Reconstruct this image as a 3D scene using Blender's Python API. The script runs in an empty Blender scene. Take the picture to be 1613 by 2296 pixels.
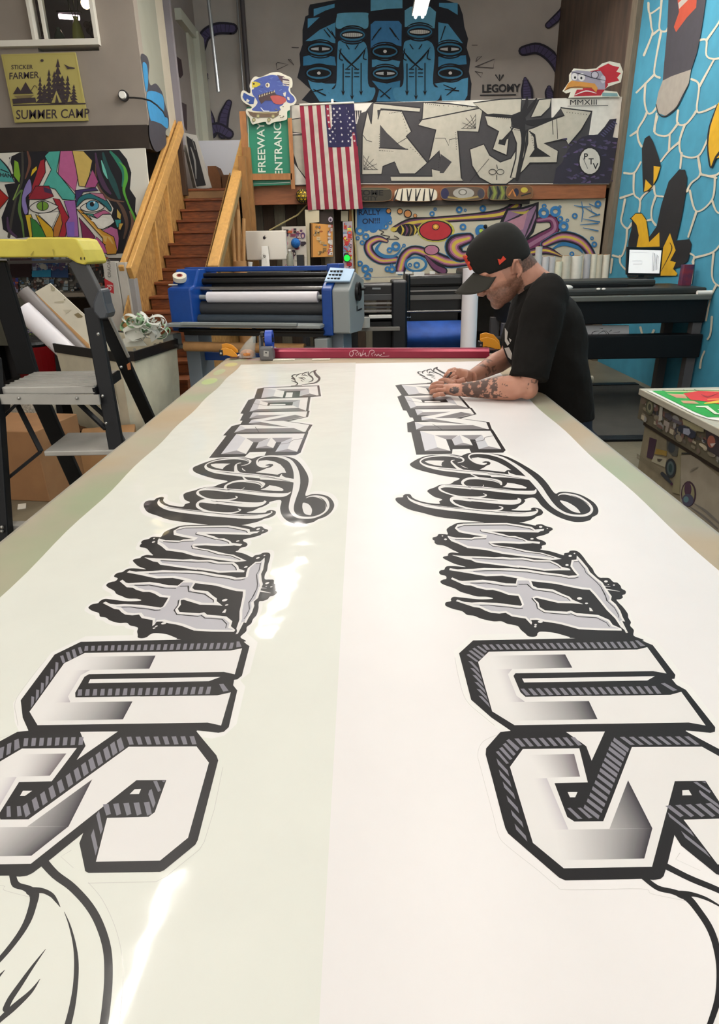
import bpy, bmesh, math, random
from mathutils import Vector, Matrix, geometry, noise
random.seed(7)
SC = bpy.context.scene
COL = SC.collection
# ---------------------------------------------------------------- camera
FPX, PIT, YAW, ROLL, CZ = 1400.0, .3991, .0114, -.0196, 1.58
def cam_axes():
    cp, sp = math.cos(PIT), math.sin(PIT)
    fw = Vector((0, cp, -sp)); up = Vector((0, sp, cp)); rt = Vector((1, 0, 0))
    c, s = math.cos(ROLL), math.sin(ROLL)
    rt, up = rt*c + up*s, up*c - rt*s
    Z = Matrix.Rotation(YAW, 3, 'Z')
    return Z@rt, Z@up, Z@fw
RT, UP, FW = cam_axes()
CAM = Vector((0, 0, CZ))
cd = bpy.data.cameras.new('camera'); cam = bpy.data.objects.new('camera', cd); COL.objects.link(cam)
cam.matrix_world = Matrix.Translation(CAM) @ Matrix((RT, UP, -FW)).transposed().to_4x4()
cd.sensor_fit = 'VERTICAL'; cd.sensor_height = 24.0; cd.lens = 24.0*FPX/2296.0
cd.clip_start = .05; cd.clip_end = 60
SC.camera = cam
SC.view_settings.view_transform = 'Standard'; SC.view_settings.look = 'None'
SC.view_settings.gamma = 1.0; SC.view_settings.use_curve_mapping = False
SC.view_settings.exposure = 0.0
# ---------------------------------------------------------------- world
w = bpy.data.worlds.new('world'); SC.world = w; w.use_nodes = True
w.node_tree.nodes['Background'].inputs[0].default_value = (1, .95, .88, 1)
w.node_tree.nodes['Background'].inputs[1].default_value = 1.4
LIGHT_STRENGTH = 60.0
LIGHT_COLOR = (1.0, .94, .875)

# ---------------------------------------------------------------- projection of photo measurements onto real planes
def ray(px, py): return (px-806.5)*RT + (1148-py)*UP + FPX*FW
def P(px, py, axis, c):
    d = ray(px, py); i = 'xyz'.index(axis); return CAM + d*((c-CAM[i])/d[i])
def hexc(h):
    h = h.lstrip('#'); v = [int(h[i:i+2], 16)/255 for i in (0, 2, 4)]
    return tuple(x/12.92 if x <= .04045 else ((x+.055)/1.055)**2.4 for x in v)
# ---------------------------------------------------------------- materials
MATS = {}
def mat(name, col='#808080', rough=.6, metal=0, nz=0, nscale=20, bump=0, bscale=60, coat=0, emit=0, stretch=None, col2=None, trans=0, alpha=1, spec=.5):
    if name in MATS: return MATS[name]
    m = bpy.data.materials.new(name); m.use_nodes = True; nt = m.node_tree; b = nt.nodes['Principled BSDF']
    c = hexc(col)+(1,)
    b.inputs['Base Color'].default_value = c; b.inputs['Roughness'].default_value = rough; b.inputs['Metallic'].default_value = metal
    b.inputs['Coat Weight'].default_value = coat; b.inputs['Transmission Weight'].default_value = trans; b.inputs['Alpha'].default_value = alpha
    b.inputs['Specular IOR Level'].default_value = spec
    if emit: b.inputs['Emission Color'].default_value = c; b.inputs['Emission Strength'].default_value = emit
    tc = None
    if nz or bump:
        tc = nt.nodes.new('ShaderNodeTexCoord'); mp = nt.nodes.new('ShaderNodeMapping'); nt.links.new(tc.outputs['Object'], mp.inputs[0])
        if stretch: mp.inputs['Scale'].default_value = stretch
    if nz:
        n = nt.nodes.new('ShaderNodeTexNoise'); n.inputs['Scale'].default_value = nscale; n.inputs['Detail'].default_value = 5
        nt.links.new(mp.outputs[0], n.inputs['Vector'])
        r = nt.nodes.new('ShaderNodeValToRGB'); r.color_ramp.elements[0].position = .3; r.color_ramp.elements[1].position = .7
        c2 = hexc(col2) if col2 else tuple(min(1, x*(1+nz)) for x in c[:3])
        c1 = c[:3] if col2 else tuple(x*(1-nz) for x in c[:3])
        r.color_ramp.elements[0].color = tuple(c1)+(1,); r.color_ramp.elements[1].color = tuple(c2)+(1,)
        nt.links.new(n.outputs['Fac'], r.inputs[0]); nt.links.new(r.outputs[0], b.inputs['Base Color'])
    if bump:
        n2 = nt.nodes.new('ShaderNodeTexNoise'); n2.inputs['Scale'].default_value = bscale; n2.inputs['Detail'].default_value = 4
        nt.links.new(mp.outputs[0], n2.inputs['Vector'])
        bp = nt.nodes.new('ShaderNodeBump'); bp.inputs['Strength'].default_value = bump; bp.inputs['Distance'].default_value = .01
        nt.links.new(n2.outputs['Fac'], bp.inputs['Height']); nt.links.new(bp.outputs[0], b.inputs['Normal'])
    MATS[name] = m; return m
def artmat(name, rough=.6, coat=0, bump=0, bscale=3, nz=.12, nscale=14, coat_rough=.05, spec=.5):
    m = bpy.data.materials.new(name); m.use_nodes = True; nt = m.node_tree; b = nt.nodes['Principled BSDF']
    a = nt.nodes.new('ShaderNodeAttribute'); a.attribute_name = 'Col'
    tc = nt.nodes.new('ShaderNodeTexCoord')
    n = nt.nodes.new('ShaderNodeTexNoise'); n.inputs['Scale'].default_value = nscale; n.inputs['Detail'].default_value = 4
    nt.links.new(tc.outputs['Object'], n.inputs['Vector'])
    mr = nt.nodes.new('ShaderNodeMapRange'); mr.inputs[1].default_value = .3; mr.inputs[2].default_value = .7
    mr.inputs[3].default_value = 1-nz; mr.inputs[4].default_value = 1
    nt.links.new(n.outputs['Fac'], mr.inputs[0])
    mx = nt.nodes.new('ShaderNodeVectorMath'); mx.operation = 'SCALE'
    nt.links.new(a.outputs['Color'], mx.inputs[0]); nt.links.new(mr.outputs[0], mx.inputs['Scale'])
    nt.links.new(mx.outputs[0], b.inputs['Base Color'])
    b.inputs['Roughness'].default_value = rough; b.inputs['Coat Weight'].default_value = coat; b.inputs['Coat Roughness'].default_value = coat_rough
    b.inputs['Specular IOR Level'].default_value = spec
    if bump:
        n2 = nt.nodes.new('ShaderNodeTexNoise'); n2.inputs['Scale'].default_value = bscale; n2.inputs['Detail'].default_value = 3
        nt.links.new(tc.outputs['Object'], n2.inputs['Vector'])
        bp = nt.nodes.new('ShaderNodeBump'); bp.inputs['Strength'].default_value = bump; bp.inputs['Distance'].default_value = .02
        nt.links.new(n2.outputs['Fac'], bp.inputs['Height'])
        nt.links.new(bp.outputs[0], b.inputs['Coat Normal' if coat else 'Normal'])
    MATS[name] = m; return m
PAINT = artmat('mural paint', .75); PRINT = artmat('vinyl print', .42, nz=.04, spec=.14)
# ---------------------------------------------------------------- object helpers
def link(o, parent=None, local=False):
    COL.objects.link(o)
    if parent:
        o.parent = parent
        if not local:
            r = parent; mw = Matrix.Identity(4)
            while r: mw = (r.matrix_parent_inverse @ Matrix.LocRotScale(r.location, r.rotation_euler, r.scale) if r.parent else Matrix.LocRotScale(r.location, r.rotation_euler, r.scale)) @ mw; r = r.parent
            o.matrix_parent_inverse = mw.inverted()
    return o
def tag(o, label=None, cat=None, group=None, kind=None):
    if label: o['label'] = label
    if cat: o['category'] = cat
    if group: o['group'] = group
    if kind: o['kind'] = kind
    return o
def thing(name, label, cat, loc=(0, 0, 0), rz=0, group=None):
    o = bpy.data.objects.new(name, None); o.location = loc; o.rotation_euler = (0, 0, rz); o.empty_display_size = .1
    COL.objects.link(o); return tag(o, label, cat, group)
def dup(o, parent=None):
    c = o.copy(); COL.objects.link(c)
    if parent: c.parent = parent
    for ch in [x for x in bpy.data.objects if x.parent == o]: dup(ch, c)
    return c
class M:
    """mesh collector"""
    def __init__(s): s.v = []; s.f = []; s.mi = []; s.m = 0
    def add(s, vs, fs):
        n = len(s.v); s.v += [Vector(v) for v in vs]; s.f += [tuple(i+n for i in f) for f in fs]; s.mi += [s.m]*len(fs); return s
    def box(s, lo, hi, rot=None, piv=None):
        x0, y0, z0 = lo; x1, y1, z1 = hi
        vs = [Vector(v) for v in ((x0,y0,z0),(x1,y0,z0),(x1,y1,z0),(x0,y1,z0),(x0,y0,z1),(x1,y0,z1),(x1,y1,z1),(x0,y1,z1))]
        if rot is not None:
            c = Vector(piv) if piv else (Vector(lo)+Vector(hi))/2
            vs = [c + rot@(v-c) for v in vs]
        return s.add(vs, [(0,3,2,1),(4,5,6,7),(0,1,5,4),(1,2,6,5),(2,3,7,6),(3,0,4,7)])
    def beam(s, a, b, w, h, upv=(0, 0, 1)):
        a = Vector(a); b = Vector(b); d = (b-a).normalized(); u = Vector(upv); sd = d.cross(u)
        if sd.length < 1e-4: sd = d.cross(Vector((0, 1, 0)))
        sd.normalize(); u = sd.cross(d).normalized()
        vs = [p + sd*(i*w/2) + u*(j*h/2) for p in (a, b) for i, j in ((-1,-1),(1,-1),(1,1),(-1,1))]
        return s.add(vs, [(0,1,2,3),(7,6,5,4),(0,4,5,1),(1,5,6,2),(2,6,7,3),(3,7,4,0)])
    def cyl(s, a, b, r0, r1=None, n=20, cap=True):
        a = Vector(a); b = Vector(b); r1 = r0 if r1 is None else r1
        d = (b-a).normalized(); u = d.orthogonal().normalized(); v = d.cross(u)
        vs = []
        for p, r in ((a, r0), (b, r1)):
            vs += [p + (u*math.cos(2*math.pi*k/n)+v*math.sin(2*math.pi*k/n))*r for k in range(n)]
        fs = [(k, (k+1) % n, n+(k+1) % n, n+k) for k in range(n)]
        if cap: fs += [tuple(range(n-1, -1, -1)), tuple(range(n, 2*n))]
        return s.add(vs, fs)
    def ring(s, a, b, ro, ri, n=28):
        a = Vector(a); b = Vector(b); d = (b-a).normalized(); u = d.orthogonal().normalized(); v = d.cross(u); vs = []
        for p, r in ((a, ro), (b, ro), (b, ri), (a, ri)):
            vs += [p + (u*math.cos(2*math.pi*k/n)+v*math.sin(2*math.pi*k/n))*r for k in range(n)]
        return s.add(vs, [(j*n+k, j*n+(k+1) % n, ((j+1) % 4)*n+(k+1) % n, ((j+1) % 4)*n+k) for j in range(4) for k in range(n)])
    def tube(s, pts, r, n=8, cap=True):
        pts = [Vector(p) for p in pts]; rs = r if isinstance(r, (list, tuple)) else [r]*len(pts); vs = []; up = None
        for i, p in enumerate(pts):
            d = (pts[min(i+1, len(pts)-1)]-pts[max(i-1, 0)]).normalized()
            if up is None: up = d.orthogonal().normalized()
            u = (up - d*up.dot(d)).normalized(); up = u; v = d.cross(u)
            vs += [p+(u*math.cos(2*math.pi*k/n)+v*math.sin(2*math.pi*k/n))*rs[i] for k in range(n)]
        m_ = len(pts); fs = [(i*n+k, i*n+(k+1) % n, (i+1)*n+(k+1) % n, (i+1)*n+k) for i in range(m_-1) for k in range(n)]
        if cap: fs += [tuple(range(n-1, -1, -1)), tuple(range((m_-1)*n, m_*n))]
        return s.add(vs, fs)
    def prism(s, pts, ext):
        ext = Vector(ext); pts = [Vector(p) for p in pts]; n = len(pts)
        tri = geometry.tessellate_polygon([pts]); s.add(pts+[p+ext for p in pts], [])
        b = len(s.v)-2*n
        fs = [tuple(b+i for i in t) for t in tri]+[tuple(b+n+i for i in reversed(t)) for t in tri]
        fs += [(b+i, b+(i+1) % n, b+n+(i+1) % n, b+n+i) for i in range(n)]
        s.f += fs; s.mi += [s.m]*len(fs); return s
    def loft(s, secs, n=20, cap=True):
        """secs: (center, axis_u, axis_v) ellipses"""
        vs = []
        for c, u, v in secs:
            c, u, v = Vector(c), Vector(u), Vector(v)
            vs += [c+u*math.cos(2*math.pi*k/n)+v*math.sin(2*math.pi*k/n) for k in range(n)]
        m_ = len(secs); fs = [(i*n+k, i*n+(k+1) % n, (i+1)*n+(k+1) % n, (i+1)*n+k) for i in range(m_-1) for k in range(n)]
        if cap: fs += [tuple(range(n-1, -1, -1)), tuple(range((m_-1)*n, m_*n))]
        return s.add(vs, fs)
    def sphere(s, c, r, seg=16, rg=10, sc=(1, 1, 1)):
        c = Vector(c); vs = [c+Vector((0, 0, r*sc[2]))]
        for i in range(1, rg):
            t = math.pi*i/rg
            vs += [c+Vector((r*sc[0]*math.sin(t)*math.cos(2*math.pi*k/seg), r*sc[1]*math.sin(t)*math.sin(2*math.pi*k/seg), r*sc[2]*math.cos(t))) for k in range(seg)]
        vs.append(c-Vector((0, 0, r*sc[2]))); fs = [(0, 1+k, 1+(k+1) % seg) for k in range(seg)]
        for i in range(rg-2):
            fs += [(1+i*seg+k, 1+(i+1)*seg+k, 1+(i+1)*seg+(k+1) % seg, 1+i*seg+(k+1) % seg) for k in range(seg)]
        L = len(vs)-1; fs += [(L, 1+(rg-2)*seg+(k+1) % seg, 1+(rg-2)*seg+k) for k in range(seg)]
        return s.add(vs, fs)
    def build(s, name, mats, parent=None, bevel=0, smooth=False, local=False, sub=0, xf=None):
        me = bpy.data.meshes.new(name); vs = [xf(v) for v in s.v] if xf else s.v
        me.from_pydata(vs, [], s.f); 
        if not isinstance(mats, (list, tuple)): mats = [mats]
        for m_ in mats: me.materials.append(m_)
        if len(mats) > 1: me.polygons.foreach_set('material_index', s.mi)
        bm = bmesh.new(); bm.from_mesh(me); bmesh.ops.recalc_face_normals(bm, faces=bm.faces); bm.to_mesh(me); bm.free()
        if smooth:
            for p in me.polygons: p.use_smooth = True
        o = bpy.data.objects.new(name, me); link(o, parent, local)
        if smooth and smooth != 'all':
            try: me.set_sharp_from_angle(angle=math.radians(40))
            except Exception: pass
        if bevel:
            md = o.modifiers.new('bevel', 'BEVEL'); md.width = bevel; md.segments = 2; md.limit_method = 'ANGLE'; md.angle_limit = .7
        if sub: md = o.modifiers.new('sub', 'SUBSURF'); md.levels = sub; md.render_levels = sub
        return o
# ---------------------------------------------------------------- flat artwork
def fr(x0, y0, s):
    return lambda *p: [(x0+p[i]/s, y0+p[i+1]/s) for i in range(0, len(p), 2)]
def spline(pts, k=5, closed=False):
    if len(pts) < 3: return list(pts)
    out = []; n = len(pts); rng = n if closed else n-1; dim = len(pts[0])
    for i in range(rng):
        p1, p2 = pts[i], pts[(i+1) % n]
        p0 = pts[(i-1) % n] if closed or i > 0 else p1
        p3 = pts[(i+2) % n] if closed or i+2 < n else p2
        for j in range(k):
            t = j/k
            out.append(tuple(.5*((2*p1[d])+(-p0[d]+p2[d])*t+(2*p0[d]-5*p1[d]+4*p2[d]-p3[d])*t*t+(-p0[d]+3*p1[d]-3*p2[d]+p3[d])*t**3) for d in range(dim)))
    if not closed: out.append(tuple(pts[-1]))
    return out
class Art:
    def __init__(s, proj, nrm, eps=.00012, s_=1.0):
        s.proj = proj; s.n = Vector(nrm); s.eps = eps; s.lv = 1; s.v = []; s.f = []; s.c = []; s.k = s_
        s.U = None
    def put(s, pts, cols, tris, lv, jit=False):
        b = len(s.v); L = (s.lv if lv is None else lv)+(b*7 % 11)*.017
        for p in pts: s.v.append(s.proj(*p)+s.n*(s.eps*(L+(random.random()*.2 if jit else 0))))
        if isinstance(cols, str): c = hexc(cols); s.c += [c]*len(pts)
        else: s.c += [hexc(c) if isinstance(c, str) else c for c in cols]
        s.f += [tuple(b+i for i in t) for t in tris]
        if lv is None: s.lv += 1
    def fill(s, pts, col, sm=False, lv=None, holes=()):
        if sm: pts = spline(pts, 5, True)
        loops = [[Vector((x, y, 0)) for x, y in L] for L in [pts]+list(holes)]
        tr = geometry.tessellate_polygon(loops)
        s.put([q for L in [pts]+list(holes) for q in L], col, tr, lv); return s
    def stroke(s, pts, w, col, sm=True, closed=False, lv=None, k=5, cap=True):
        n = len(pts); ws = list(w) if isinstance(w, (list, tuple)) else [w]*n
        if len(ws) < n:
            ws = [ws[min(int(i*(len(ws)-1)/(n-1)), len(ws)-2)]*(1-((i*(len(ws)-1)/(n-1)) % 1)) + ws[min(int(i*(len(ws)-1)/(n-1))+1, len(ws)-1)]*((i*(len(ws)-1)/(n-1)) % 1) if i < n-1 else ws[-1] for i in range(n)]
        q = [(p[0], p[1], ws[i]) for i, p in enumerate(pts)]
        if sm: q = spline(q, k, closed)
        elif closed: q = q+[q[0]]
        if closed and sm: q = q+[q[0]]
        L = []; n = len(q)
        for i, (x, y, ww) in enumerate(q):
            a = q[i-1] if i > 0 else (q[-2] if closed else q[0]); b = q[i+1] if i < n-1 else (q[1] if closed else q[-1])
            dx, dy = b[0]-a[0], b[1]-a[1]; l = math.hypot(dx, dy) or 1; h = max(ww, 0)/2*s.k
            L.append(((x-dy/l*h, y+dx/l*h), (x+dy/l*h, y-dx/l*h)))
        vs = [p for ab in L for p in ab]; lv0 = s.lv if lv is None else lv
        s.put(vs, col, [(2*i, 2*i+1, 2*i+3, 2*i+2) for i in range(n-1)], lv0, True)
        if cap and not closed:
            for (x, y, ww) in (q[0], q[-1]):
                if ww*s.k > .8: s.dot(x, y, ww*s.k/2, None, col, lv0, 10)
        if lv is None: s.lv += 1
        return s
    def dot(s, x, y, rx, ry=None, col='#ffffff', lv=None, n=18, rot=0):
        ry = rx if ry is None else ry; c, sn = math.cos(rot), math.sin(rot)
        pts = [(x+rx*math.cos(t)*c-ry*math.sin(t)*sn, y+rx*math.cos(t)*sn+ry*math.sin(t)*c) for t in [2*math.pi*k/n for k in range(n)]]
        s.put(pts, col, [tuple(range(n))], lv); return s
    def ringd(s, x, y, r, w, col, ry=None, lv=None):
        ry = r if ry is None else ry
        return s.stroke([(x+r*math.cos(2*math.pi*k/16), y+ry*math.sin(2*math.pi*k/16)) for k in range(16)], w, col, closed=True, lv=lv, k=2)
    def grad(s, q, c0, c1, n=14, pw=1.0, lv=None):
        TL, TR, BR, BL = q; a = hexc(c0); b = hexc(c1); vs = []; cs = []
        for i in range(n+1):
            t = i/n
            vs += [(TL[0]+(TR[0]-TL[0])*t, TL[1]+(TR[1]-TL[1])*t), (BL[0]+(BR[0]-BL[0])*t, BL[1]+(BR[1]-BL[1])*t)]
            c = tuple(a[j]+(b[j]-a[j])*t**pw for j in range(3)); cs += [c, c]
        s.put(vs, cs, [(2*i, 2*i+1, 2*i+3, 2*i+2) for i in range(n)], lv); return s
    def text(s, txt, x, y, size, col, dx=(1, 0), dy=(0, -1), bold=0.0, lv=None, sx=1.0, align='LEFT', shear=0):
        """txt at photo-space x,y; dx = text direction, dy = text up direction, size = cap height scale"""
        cu = bpy.data.curves.new('t', 'FONT'); cu.body = txt; cu.size = 1; cu.align_x = align; cu.offset = bold; cu.resolution_u = 3; cu.shear = shear
        o = bpy.data.objects.new('t', cu); COL.objects.link(o); bpy.context.view_layer.update()
        me = bpy.data.meshes.new_from_object(o.evaluated_get(bpy.context.evaluated_depsgraph_get()))
        pts = [(x+size*(v.co.x*sx*dx[0]+v.co.y*dy[0]), y+size*(v.co.x*sx*dx[1]+v.co.y*dy[1])) for v in me.vertices]
        s.put(pts, col, [tuple(p.vertices) for p in me.polygons], lv)
        bpy.data.objects.remove(o); bpy.data.curves.remove(cu); bpy.data.meshes.remove(me); return s
    def build(s, name, m, parent=None, xf=None, local=False):
        me = bpy.data.meshes.new(name); vs = [xf(v) for v in s.v] if xf else s.v
        me.from_pydata(vs, [], s.f); me.materials.append(m)
        at = me.color_attributes.new('Col', 'FLOAT_COLOR', 'POINT')
        at.data.foreach_set('color', [x for c in s.c for x in (c[0], c[1], c[2], 1)])
        return link(bpy.data.objects.new(name, me), parent, local)
def onY(c): return lambda x, y: P(x, y, 'y', c)
def onX(c): return lambda x, y: P(x, y, 'x', c)
def onZ(c): return lambda x, y: P(x, y, 'z', c)
# ================================================================ setting
def struct(o, label=None): o['kind'] = 'structure'; return o
floor_m = mat('stained concrete floor', '#6a6250', .45, nz=.28, nscale=2.2, bump=.15, bscale=30)
struct(M().box((-6, -3, -.1), (6, 13.2, 0)).build('floor', floor_m))
ceil_m = mat('ceiling paint', '#b9b4aa', .9)
struct(M().box((-6, -3, 6.3), (6, 13.2, 6.4)).build('ceiling', ceil_m))
wall_m = mat('warm grey wall paint', '#a8a39d', .85, nz=.05, nscale=3, bump=.05)
struct(M().box((-6, 13.05, 0), (6, 13.2, 6.3)).build('wall_back', wall_m))
taupe = mat('taupe wall paint', '#8b8177', .85, nz=.04, nscale=4, bump=.05)
# office box standing out into the hall on the left
ow = M()
ow.box((-6, 8.5, 2.96), (-3.62, 8.65, 6.3)); ow.box((-3.62, 8.5, 2.96), (-2.93, 8.65, 3.69)); ow.box((-2.93, 8.5, 2.96), (-2.48, 8.65, 6.3)); ow.box((-3.62, 8.5, 5.0), (-2.93, 8.65, 6.3))
struct(ow.build('wall_office', taupe))
side = M().box((-2.6, 8.65, 2.96), (-2.48, 9.42, 6.3)).build('wall_office_side', mat('grey green wall paint', '#8d8c7e', .85, nz=.05, nscale=3)); struct(side)
struct(M().box((-2.62, 9.42, 2.3), (-2.48, 9.78, 6.3)).build('trim_1', mat('pale beige trim', '#b3aa98', .8, nz=.06, nscale=3)))
struct(M().box((-6, 8.46, 2.71), (-2.49, 8.75, 2.958)).build('trim_2', mat('dark brown beam', '#2c2119', .7, nz=.2, nscale=6)))
struct(M().box((-3.05, 9.78, 2.4), (-2.8, 13.05, 6.3)).build('wall_left', mat('dull mauve grey wall', '#8f8884', .85, nz=.05, nscale=3)))
a = Art(onX(-2.795), (1, 0, 0)); f = fr(0, 0, 2.987)
a.fill(f(1140,345, 1215,400, 1228,500, 1210,525, 1150,470), '#3b2a30'); a.fill(f(1205,680, 1250,700, 1255,880, 1215,820), '#45373c')
struct(a.build('trim_3', PAINT))
# mural piece on the office side wall
a = Art(onX(-2.475), (1, 0, 0)); f = fr(0, 0, 2.987)
a.fill(f(945,365, 985,380, 1000,440, 995,520, 1010,570, 1045,560, 1085,615, 1105,690, 1130,780, 1130,850, 1110,880, 1115,960, 1085,1000, 1040,1010, 1000,900, 1000,700, 960,480), '#3a3840', sm=True)
a.fill(f(955,430, 985,440, 992,560, 978,610), '#2f7fae', sm=True); a.fill(f(985,620, 1080,630, 1100,700, 1100,770, 1125,800, 1122,860, 1080,830, 1030,810, 1005,790), '#3284b5', sm=True)
struct(a.build('trim_4', PAINT))
# window of the office with its sill scene
wm = mat('white window frame', '#ddd8cc', .5)
wf = M()
wf.box((-4.7, 8.43, 3.73), (-2.9, 8.66, 3.79)); wf.box((-2.945, 8.43, 3.79), (-2.9, 8.66, 5.0)); wf.box((-4.7, 8.43, 4.99), (-2.9, 8.66, 5.05))
wf.box((-3.64, 8.44, 3.79), (-3.6, 8.55, 4.99)); wf.box((-3.53, 8.5, 3.79), (-3.49, 8.58, 4.99))
fo = wf.build('window_1', wm, bevel=.004); struct(fo)
gp = M().box((-4.7, 8.52, 3.79), (-2.94, 8.525, 4.99)).build('window_2', mat('window glass', '#dfe8ea', .02, trans=1, spec=.8)); struct(gp)
struct(M().box((-6, 10.6, 2.96), (-2.6, 10.7, 6.3)).build('wall_office_back', mat('dim office wall', '#a39da2', .9)))
struct(M().box((-6, 8.65, 2.9), (-2.62, 10.6, 2.96)).build('floor_office', mat('office floor', '#5a4636', .8)))
b_ = mat('lamp bulb glow', '#ffd9a0', .5, emit=14)
pl = thing('added_glint_bulb', 'round glowing bulb lamp added for a reflection in the upstairs office window glass', 'glint', (-3.25, 9.2, 4.5))  # added emitter standing in for a reflection in the window glass
M().sphere((-3.25, 9.2, 4.33), .055).build('bulb', b_, pl, smooth='all'); M().cyl((-3.25, 9.2, 4.4), (-3.25, 9.2, 6.3), .006).build('cord', mat('black cord', '#151515'), pl)
gl = thing('added_glint_tube', 'bright pinkish lamp tube added for a second reflection in the office window glass', 'glint', (-3.2, 9.3, 4.1)); pg_ = P(155, 36, 'y', 9.3)  # second added emitter, again in place of a bright reflection on the pane
M().cyl(pg_-Vector((.12, 0, 0)), pg_+Vector((.12, 0, -.02)), .025, n=14).build('tube', mat('pink glint glow', '#ffd6dc', .5, emit=9), gl); M().box((pg_.x-.14, 9.28, pg_.z+.03), (pg_.x+.14, 9.36, pg_.z+.05)).build('shade', mat('black plastic', '#17171a', .4), gl); M().tube([pg_+Vector((0, .03, .05)), Vector((pg_.x, 9.5, 5.0)), Vector((pg_.x, 9.5, 6.3))], .005, 6).build('cord', mat('black cord', '#151515'), gl)
vm = mat('green glass', '#9db08a', .1, trans=.7)
def vase(x, y, h, col, lab, stem=True):
    v = thing('vase', lab, 'vase', (x, y, 3.79)); M().loft([((x, y, 3.79+h*t), (r, 0, 0), (0, r, 0)) for t, r in ((0, .05), (.3, .07), (.7, .05), (.9, .025), (1, .03))], 16).build('glass', mat('vase '+col, col, .15, trans=.5), v, smooth=True)
    if stem:
        m_ = M()
        for k in range(3): m_.tube([(x, y, 3.8+h*.5), (x+(k-1)*.07, y, 3.8+h+.2), (x+(k-1)*.17, y, 3.8+h+.42)], [.006, .005, .003], 6)
        m_.build('stems', mat('dark twigs', '#2f3322'), v)
struct(M().box((-4.7, 8.66, 3.73), (-2.9, 8.95, 3.79)).build('trim_5', wm))
vase(-3.25, 8.8, .3, '#c9c266', 'yellow glass vase holding bare twigs on the office window sill'); vase(-3.47, 8.8, .2, '#4a5a4a', 'small dark bottle beside the mullion of the office window', False)
for k, (x0, x1, z1, c) in enumerate(((-4.3, -3.95, 4.16, '#3a2f2c'), (-3.9, -3.68, 4.02, '#4b3f33'), (-3.14, -2.97, 4.02, '#4a3430'))):
    m_ = M()
    for i in range(26): m_.sphere((random.uniform(x0, x1), random.uniform(8.74, 8.9), random.uniform(3.8, z1)), random.uniform(.02, .045), 7, 5)
    tag(m_.build('dried_plant', mat('dried leaves %d' % k, c, .9, nz=.4, nscale=30), smooth=True), ('dark bushy dried plant at the far left of the office sill', 'low brown dried plant left of the mullion on the office sill', 'reddish dried plant in the right corner of the office sill')[k], 'plant')
# camera / sensor on stalk on office wall
c_ = thing('wall_lamp', 'small round white wall fitting with a curved black cable on the taupe office wall', 'fixture', (-2.72, 8.5, 3.25))
M().cyl((-2.72, 8.5, 3.25), (-2.72, 8.45, 3.25), .055, n=24).build('base', mat('black plastic', '#17171a', .4), c_)
M().cyl((-2.72, 8.45, 3.25), (-2.72, 8.42, 3.25), .042, .036, n=24).build('lens', mat('white diffuser', '#e8e6df', .3), c_)
M().tube([P(x, y, 'y', 8.44) for x, y in ((286, 219), (300, 219), (320, 221), (338, 226), (352, 236), (366, 250), (372, 262))], .009, 8).build('cable', mat('black cord'), c_)
# mezzanine
deck_m = mat('plywood deck', '#8a6a45', .7, nz=.2, nscale=5)
struct(M().box((-1.5, 9.52, 2.28), (3.42, 13.05, 2.4)).box((-2.8, 9.87, 2.28), (-1.5, 13.05, 2.4)).build('floor_loft', deck_m))
rb = mat('red brown beam', '#8a5330', .6, nz=.18, nscale=7, stretch=(1, 6, 6))
struct(M().box((-6.15, -3, 0), (-6, 13.2, 6.3)).build('wall_far_left', taupe))
struct(M().box((-6, 9.9, 0), (-2.62, 10.05, 2.9)).build('wall_under_office', mat('dark plank wall', '#4a3c2e', .8, nz=.25, nscale=4)))
tag(M().box((-1.56, 9.44, 2.15), (3.3, 9.52, 2.375)).build('loft_beam', rb, bevel=.004), 'long red-brown timber beam along the front edge of the loft', 'beam')
tag(M().box((-.1, 9.43, 2.1), (2.28, 9.45, 2.165)).build('shelf_ledge', mat('dark brown beam')), 'thin dark ledge carrying the row of skateboard decks', 'ledge')
# right wall
blue_m = mat('sky blue wall paint', '#3a8aa6', .75, nz=.1, nscale=5, bump=.08)
struct(M().box((3.42, -1, 0), (3.57, 9.28, 6.3)).build('wall_right', blue_m))
struct(M().box((3.42, 9.5, 0), (3.57, 13.1, 6.3)).build('wall_right_far', mat('rust brown boards', '#574538', .85, nz=.35, nscale=2.5, col2='#3b322c', stretch=(3, 3, .6))))
struct(M().box((3.36, 9.3, 0), (3.56, 9.5, 6.3)).build('trim_6', mat('weathered grey post', '#6f6556', .85, nz=.2, nscale=8, stretch=(6, 6, .6))))
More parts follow.
